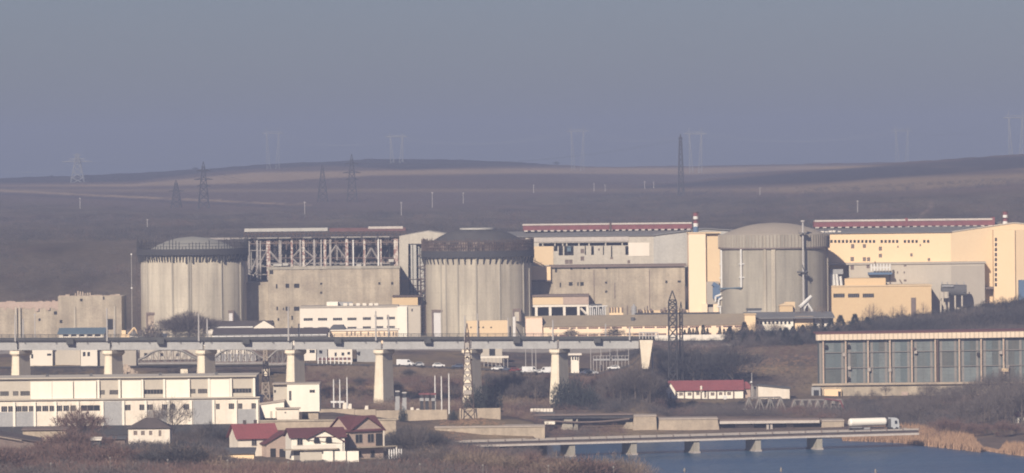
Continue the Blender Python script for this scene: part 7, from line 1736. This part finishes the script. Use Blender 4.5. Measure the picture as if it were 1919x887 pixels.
# scrub as one mass: thousands of shrubs nobody could count
def scrub(name, regions, mats, kblade=64):
    tris, mis = [], []
    for (n, u0, u1, y0, y1, hmin, hmax, lim, wts, cl) in regions:
        u = u0 + (u1 - u0) * rng.random(n); Y = y0 + (y1 - y0) * rng.random(n)
        x = (u - CX) * Y / F; zg = terrain(u, Y)
        keep = (zg > WATER_Z + .2) & (fbm(x / cl, Y / (cl * 1.5)) > .36 + .12 * rng.random(n))
        u, Y, x, zg = u[keep], Y[keep], x[keep], zg[keep]; n = len(u)
        h = hmin + (hmax - hmin) * rng.random(n) ** 1.6
        if lim is not None:
            lp_ = np.interp(u, [p[0] for p in lim], [p[1] for p in lim]); uy = lp_ + ROLL * (u - CX) + CY - CY
            zl = CZ - (uy - HY) * Y / F; h = np.minimum(h, zl - zg); ok = h > hmin * .45
            u, Y, x, zg, h = u[ok], Y[ok], x[ok], zg[ok], h[ok]; n = len(u)
        k = kblade; sp = h * .62
        a = rng.random((n, k)) * 2 * PI; rr = rng.random((n, k)) ** .6; zz = rng.random((n, k)) ** .8
        bx = x[:, None] + sp[:, None] * rr * np.cos(a); by = Y[:, None] + sp[:, None] * rr * np.sin(a); bz = zg[:, None] + h[:, None] * zz * .72 * np.sqrt(np.maximum(1 - .75 * rr ** 2, 0))
        base = np.stack([bx, by, bz], -1).reshape(-1, 3)
        d = np.stack([np.cos(a) * rr * .7, np.sin(a) * rr * .7, .75 + 0 * a], -1).reshape(-1, 3) + rng.normal(size=(n * k, 3)) * .4
        hh = np.repeat(h, k)
        tris.append(blades(base, unit(d), hh * (.10 + .16 * rng.random(n * k)), (.04 + .013 * hh) * (.6 + .8 * rng.random(n * k))))
        tone = fbm(x / 30 + 5, Y / 45 + 2); pick = np.clip((tone * 1.6 - .3 + .25 * (rng.random(n) - .5)) * len(mats), 0, len(mats) - 1e-3)
        if wts is not None:
            c = np.cumsum(wts) / np.sum(wts); q = np.clip(tone * 1.7 - .35 + .35 * (rng.random(n) - .5), 0, .999); pick = np.searchsorted(c, q)
        mis.append(np.repeat(pick.astype(int), k))
    o = tri_mesh(name, np.concatenate(tris), [M[m] for m in mats], np.concatenate(mis)); struct(o, 'stuff'); return o
S4 = ['twig_dark', 'twig_grey', 'twig_red', 'twig_tan']
LIMA = [(-100, 824), (0, 822), (60, 828), (110, 818), (165, 832), (190, 828), (236, 818), (250, 815), (310, 815), (330, 806), (400, 822), (410, 852), (480, 856), (560, 860), (600, 860), (680, 860), (745, 854), (760, 812), (830, 806), (880, 824), (930, 840), (1000, 844), (1100, 847), (1190, 846), (1215, 856), (1240, 890)]
scrub('foreground_scrub', [
    (8200, -120, 1240, 1120, 1292, 2.2, 5.6, LIMA, (3, 4, 6, 3), 26),
    (2600, -120, 405, 1235, 1318, 4.0, 7.5, LIMA, (4, 4, 6, 2), 14),
    (1300, -80, 430, 1296, 1436, 1.6, 4.2, [(0, 822), (240, 815), (330, 806), (430, 806)], (3, 4, 4, 1), 20),
    (1500, 690, 1010, 1296, 1480, 1.2, 3.8, [(690, 845), (735, 815), (760, 800), (810, 804), (860, 822), (1010, 826)], (4, 5, 3, 1), 20),
    (400, 890, 1060, 1296, 1470, 1.0, 2.6, [(890, 830), (1060, 840)], (3, 4, 4, 2), 16)], S4, 120)
scrub('hillside_scrub', [
    (3000, -60, 560, 1650, 1770, .8, 2.6, [(0, 676), (185, 680), (193, 716), (300, 716), (312, 684), (560, 682)], (5, 4, 3, 1), 22),
    (5200, 540, 1170, 1590, 1770, .8, 3.8, [(540, 684), (700, 680), (900, 690), (1170, 690)], (2, 3, 5, 5), 22),
    (2400, 960, 1245, 1634, 1720, 1.0, 4.2, [(960, 700), (1100, 700), (1160, 690), (1245, 690)], (4, 5, 3, 2), 14),
    (2200, 1240, 1700, 1640, 1728, 1.0, 4.0, [(1240, 752), (1400, 752), (1420, 746), (1700, 746)], (5, 5, 3, 1), 16),
    (1500, 1240, 1540, 1765, 1850, .3, 1.0, None, (2, 3, 5, 3), 30),
    (900, 1220, 1560, 1850, 1905, .8, 2.8, None, (6, 3, 1, 0), 20),
    (2600, 1560, 1960, 1775, 1905, 1.4, 5.0, [(1560, 614), (1640, 604), (1919, 580), (1960, 576)], (6, 4, 1, 0), 20),
    (2000, 1590, 1960, 1560, 1735, 1.2, 4.6, [(1590, 752), (1680, 748), (1760, 738), (1960, 715)], (3, 6, 4, 1), 18),
    (260, -40, 500, 1880, 1915, .6, 2.0, [(0, 616), (500, 620)], (4, 4, 2, 1), 10),
    (1500, 1370, 1660, 1845, 1895, 1.6, 5.0, [(1370, 618), (1480, 610), (1640, 598), (1660, 596)], (8, 4, 1, 0), 14),
    (1700, 1610, 1975, 1880, 1917, 3.0, 8.5, [(1610, 600), (1640, 594), (1750, 583), (1850, 566), (1919, 556), (1975, 552)], (8, 4, 1, 0), 12),
    (700, 880, 1200, 1800, 1835, 2.0, 5.0, [(880, 652), (1200, 650)], (8, 2, 0, 0), 30)], S4, 84)
scrub('dry_grass', [(2600, 555, 890, 1690, 1765, 1.0, 2.2, [(555, 684), (890, 684)], None, 20), (500, 640, 860, 1600, 1640, .6, 1.6, None, None, 14), (500, 820, 1010, 1502, 1535, .5, 1.3, None, None, 14), (700, 1290, 1530, 1790, 1850, .4, 1.2, None, None, 24)], ['reed', 'twig_red', 'twig_tan'], 70)
scrub('distant_woodland', [
    (5200, -260, 2160, 2125, 2500, 2.5, 6.5, None, (6, 3, 1, 0), 60),
    (4200, -260, 2160, 2500, 3050, 2.5, 6.0, [(-260, 396), (0, 392), (250, 396), (480, 398), (600, 392), (800, 396), (1000, 384), (1200, 366), (1400, 372), (1919, 364), (2160, 360)], (6, 3, 1, 0), 90),
    (2400, 1050, 2160, 3000, 3700, 2.5, 5.5, [(1050, 372), (1250, 352), (1400, 352), (1600, 346), (1919, 330), (2160, 322)], (6, 3, 1, 0), 80),
    (700, -260, 1150, 3100, 4700, 1.5, 4.0, None, (6, 3, 1, 0), 200)], S4, 56)
# reeds along the right shore
def reeds():
    n = 15000; u = 1575 + 400 * rng.random(n); v = rng.random(n)
    ye = np.interp(u, [1575, 1660, 1700, 1800, 1832, 1845, 1875, 1919, 1980], [1583, 1571, 1560, 1522, 1512, 1518, 1503, 1487, 1470])
    dep = np.interp(u, [1575, 1640, 1720, 1820, 1836, 1868, 1880, 1980], [8, 34, 48, 34, 8, 6, 26, 26])
    Y = ye - 2 + dep * v; x = (u - CX) * Y / F; zg = np.maximum(terrain(u, Y), WATER_Z - .2)
    base = np.stack([x, Y, zg], -1); d = unit(np.stack([rng.normal(size=n) * .12, rng.normal(size=n) * .12, np.ones(n)], -1))
    h = np.interp(u, [1575, 1640, 1830, 1840, 1868, 1880], [1.6, 2.4, 2.6, 1.2, 1.0, 2.2]) * (.7 + .5 * rng.random(n))
    struct(tri_mesh('reeds', blades(base, d, h, .16 + .14 * rng.random(n)), [M['reed']]), 'stuff')
reeds()
# rubble and spoil under the viaduct at left
hp = MB(); x0 = P(236, 690, 1700)[0]
for i in range(420):
    a, r = random.random() * 6.28, random.random() ** .7; X, Yy = x0 + 9.5 * r * math.cos(a), 1700 + 9 * r * math.sin(a); s = random.uniform(.3, .95); zz = gz(X, Yy) + (1 - r) * 7.0
    hp.hexa([(X - s, Yy - s, zz - s * 1.5), (X + s, Yy - s, zz - s * 1.5), (X + s, Yy + s, zz - s * 1.5), (X - s, Yy + s, zz - s * 1.5)], [(X - s * .6, Yy - s * .5, zz + s * random.uniform(.2, .9)), (X + s * .7, Yy - s * .5, zz + s * random.uniform(.2, .9)), (X + s * .5, Yy + s * .6, zz + s * .7), (X - s * .5, Yy + s * .5, zz + s * .6)])
struct(hp.build('rubble_heap', M['rubble']), 'stuff')

# ------------------------------------------------------------------ lattice pylons and poles
def lattice(name, label, px, pyb, pyt, Y, wb, wt, arms, m, mw, n=7, group=None, zb=None, portal=False, bands=None):
    x, _, zt = P(px, pyt, Y); zg = gz(x, Y) - .5 if zb is None else zb; u = Y / F
    t = thing(name, label, 'pylon', (x, Y, zg), group); h = zt - zg
    if portal:
        for sx in (-1, 1):
            q = MB()
            for a in (-1, 1): q.bar((x + sx * wb * .30 + a * wb * .12, Y, zg), (x + sx * wb * .42 + a * .3, Y, zt - h * .12), mw)
            for k in range(6):
                za, zc = zg + h * .88 * k / 6, zg + h * .88 * (k + 1) / 6; fa, fc = 1 - k / 6, 1 - (k + 1) / 6
                q.bar((x + sx * wb * (.42 - .12 * fa) - wb * .12 * fa, Y, za), (x + sx * wb * (.42 - .12 * fc) + wb * .12 * fc, Y, zc), mw * .7)
            q.build('leg', M[m], t)
        q = MB(); q.bar((x - wb * .75, Y, zt - h * .13), (x + wb * .75, Y, zt - h * .13), mw * 1.6); q.bar((x - wb * .6, Y, zt - h * .09), (x + wb * .6, Y, zt - h * .09), mw); q.build('cross_arm', M[m], t)
        q = MB()
        for sx in (-1, 1): q.bar((x + sx * wb * .45, Y, zt - h * .09), (x + sx * wb * .40, Y, zt), mw)
        q.build('peak', M[m], t)
        return t
    q = MB()
    def at_(f): return wb + (wt - wb) * min(1, f * 1.05)
    for sx, sy in ((-1, -1), (1, -1), (1, 1), (-1, 1)):
        q.bar((x + sx * wb / 2, Y + sy * wb / 2, zg), (x + sx * wt / 2, Y + sy * wt / 2, zt - h * .12), mw); q.bar((x + sx * wt / 2, Y + sy * wt / 2, zt - h * .12), (x, Y, zt), mw * .8)
    for k in range(n):
        f0, f1 = (1 - (1 - k / n) ** 1.35) * .9, (1 - (1 - (k + 1) / n) ** 1.35) * .9; w0, w1 = at_(f0) / 2, at_(f1) / 2; za, zc = zg + h * f0, zg + h * f1
        for sy in (-1, 1):
            q.bar((x - w0, Y + sy * w0, za), (x + w1, Y + sy * w1, zc), mw * .7); q.bar((x + w0, Y + sy * w0, za), (x - w1, Y + sy * w1, zc), mw * .7); q.bar((x - w1, Y + sy * w1, zc), (x + w1, Y + sy * w1, zc), mw * .6)
    q.build('tower', M[m], t)
    for f, w in arms:
        z = zg + h * f; q = MB(); ww = at_(f) / 2
        for sx in (-1, 1): q.bar((x, Y, z + h * .035), (x + sx * w, Y, z), mw * .8); q.bar((x, Y, z), (x + sx * w, Y, z), mw)
        q.build('cross_arm', M[m], t)
    if bands:
        for f0, f1 in bands:
            q = MB(); za, zc = zg + h * f0, zg + h * f1; q.box(x - bw, x + bw, Y - wt, Y - wt + .3, za, zc) if False else q.box(x - at_(f0) * .36, x + at_(f0) * .36, Y - at_(f0) / 2 - .15, Y - at_(f0) / 2 - .03, za, zc); q.build('marker_panel', M['kerb'], t)
    return t
lattice('pylon', 'tall dark lattice pylon with no arms rising before the long cream workshop', 1260, 670, 545, 1770, 2.9, 2.6, [], 'dark_steel', .34, 9)
lattice('pylon', 'slim dark lattice column just right of the tall dark lattice pylon', 1276, 650, 566, 1772, 1.1, .9, [], 'dark_steel', .26, 9)
lattice('pylon', 'lattice pylon with white marker panels before the sixth viaduct pier', 875, 770, 606, 1540, 4.0, 1.0, [(.62, 1.5)], 'rust_steel', .22, 9, bands=[(.27, .31), (.35, .38), (.42, .45), (.48, .51), (.54, .565), (.60, .625), (.66, .69), (.75, .80)])
lattice('pylon', 'small pale lattice mast before the bow truss, behind the works building', 497, 712, 632, 1660, 2.6, .8, [], 'plank', .25, 8)
for px, pyb, pyt, Y, lab, wb in ((330, 390, 338, 3350, 'short dark lattice pylon, leftmost on the hillside, above the dark scaffolded reactor', 7), (381, 390, 303, 3350, 'tall dark lattice pylon with stacked arms above the leftmost reactor dome', 7), (604, 380, 309, 3500, 'dark lattice pylon above the steel hall, left of two', 7), (659, 374, 289, 3500, 'tall dark lattice pylon with stacked arms above the steel hall, right of two', 7)):
    arms = [(.80, 4.5), (.62, 6.0), (.48, 4.5)] if 'stacked' in lab else ([(.62, 5.0)] if px == 330 else [])
    lattice('hill_pylon', lab, px, pyb, pyt, Y, wb, 1.6, arms, 'twig_dark', .34, 7, 'dark pylons on the hillside')
lattice('hill_pylon', 'lone tall dark lattice mast breaking the skyline above the cream stair tower', 1275, 352, 252, 3500, 4.0, 1.6, [(.93, 1.4)], 'twig_dark', .5, 10, 'dark pylons on the hillside')
for px, pyt, lab, port in ((145, 287, 'pale wide-armed pylon at the far left of the skyline', False), (511, 240, 'very faint pale pylon on the ridge above the leftmost reactor, right side', True), (743, 249, 'pale portal pylon on the crest of the hill', True), (1082, 235, 'very faint portal pylon on the skyline right of the crest', True),
                           (1303, 240, 'faint pale pylon on the skyline just right of the dark mast', True), (1690, 236, 'very faint pale pylon on the skyline above the red roof strip', True), (1903, 208, 'faint pale pylon on the skyline at the far right edge', True)):
    if port: lattice('far_pylon', lab, px, 318, pyt, 4700 if px != 1903 else 4200, 13, 3, [], 'far_steel', .24 if 'very' in lab else .34, 7, 'pale pylons along the skyline', portal=True)
    else: lattice('far_pylon', lab, px, 345, pyt, 4500, 12, 3, [(.72, 13), (.80, 7), (.93, 3.5)], 'far_steel', .36, 6, 'pale pylons along the skyline')
pp = None
for i, (px, pyb, pyt) in enumerate(((150, 393, 371), (276, 427, 411), (571, 405, 378), (752, 405, 379), (810, 391, 360), (868, 383, 361), (1000, 362, 347), (1113, 358, 344), (1134, 358, 346), (1208, 355, 340), (1225, 352, 341), (1424, 368, 352), (1607, 400, 376))):
    # distance at which the hillside shows at that height
    ys_ = np.arange(2120, 4300, 10.); x_ = P(px, pyb, 3000)[0]; u_ = CX + (x_) * F / 3000
    pz = HY + (CZ - terrain(np.full_like(ys_, u_), ys_)) * F / ys_ - ROLL * (u_ - CX)
    hit = np.where(pz <= pyb)[0]; Y = float(ys_[hit[0]]) if len(hit) else 2600.
    x, _, zt = P(px, pyt, Y); zg = gz(x, Y) - .4; lab = 'pale concrete utility pole standing alone on the hillside scrub'
    if pp is None:
        pp = thing('utility_pole', lab, 'pole', (0, 0, 0), 'pale poles on the hillside'); q = MB(); q.tube((0, 0, 0), (0, 0, 1), .2, .15, 6); q.build('post', M['pole'], pp); q = MB(); q.box(-.6, .6, -.15, .15, .93, .97); q.build('cross_arm', M['pole'], pp); o = pp
    else: o = dup(pp, (0, 0, 0))
    place(o, (x, Y, zg), 0, (1, 1, zt - zg))
x, _, zt = P(246, 478, 1990); t = thing('lightning_mast', 'thin pale mast with two small lamps between the ruined building and the leftmost reactor', 'mast', (x, 1990, 17)); q = MB(); q.tube((x, 1990, 16.5), (x, 1990, zt), .11, .08, 6); q.build('pole', M['pole'], t)
q = MB(); z2 = P(246, 540, 1990)[2]; q.box(x - .25, x + .25, 1989.8, 1990.2, z2 - .3, z2 + .3); q.build('lamp', M['pole_white'], t); q = MB(); q.box(x - .25, x + .25, 1989.8, 1990.2, zt, zt + .5); q.build('lamp', M['pole_white'], t)
for px, pyt, Y, lab in ((704, 590, 1900, 'dark slim pole before the right half of the white office block, left of two'), (727, 590, 1900, 'dark slim pole before the right half of the white office block, right of two'), (65, 588, 1880, 'thin pale pole before the roofless ruined building')):
    x, _, zt = P(px, pyt, Y); zg = gz(x, Y) - .4; t = thing('yard_pole', lab, 'pole', (x, Y, zg)); q = MB(); q.tube((x, Y, zg), (x, Y, zt), .2, .15, 6); q.build('post', M['vent_brown' if px > 600 else 'pole'], t)
    q = MB(); q.box(x - .5, x + .5, Y - .1, Y + .1, zt - .6, zt - .35); q.build('cross_arm', M['vent_brown' if px > 600 else 'pole'], t)
for px, pyt, Y, lab in ((97, 328, 4900, 'tiny dark lone tree on the skyline at far left'), (1043, 302, 4950, 'tiny dark lone tree on the skyline right of the hill crest'), (366, 313, 4900, 'tiny dark lone tree on the skyline left of the tall stacked-arm pylon')): plant('dark', px, 0, pyt, Y, lab, wk=1.3)

# ------------------------------------------------------------------ cables slung between the skyline pylons
def cable(name, label, pts, offs, sag, r, m):
    t = thing(name, label, 'cable', pts[0])
    for o in offs:
        q = MB()
        for a, b in zip(pts[:-1], pts[1:]):
            pr = None
            for i in range(15):
                f = i / 14; p = (a[0] + (b[0] - a[0]) * f + o, a[1] + (b[1] - a[1]) * f, a[2] + (b[2] - a[2]) * f - sag * 4 * f * (1 - f))
                if pr: q.tube(pr, p, r, r, 3, caps=False)
                pr = p
        q.build('wire', M[m], t)
cable('power_line', 'faint triple power line slung between the pale skyline pylons', [P(-60, 305, 4550), P(145, 304, 4500), P(511, 250, 4700), P(743, 258, 4700), P(1082, 244, 4700), P(1303, 249, 4700), P(1690, 245, 4700), P(1903, 218, 4200), P(2000, 212, 4200)], (-9, 0, 9), 9, .03, 'far_steel')
cable('power_line', 'faint double power line between the dark hillside pylons', [P(330, 352, 3350), P(381, 318, 3350), P(604, 330, 3500), P(659, 305, 3500), P(1275, 262, 3500)], (-3, 3), 7, .04, 'twig_dark')
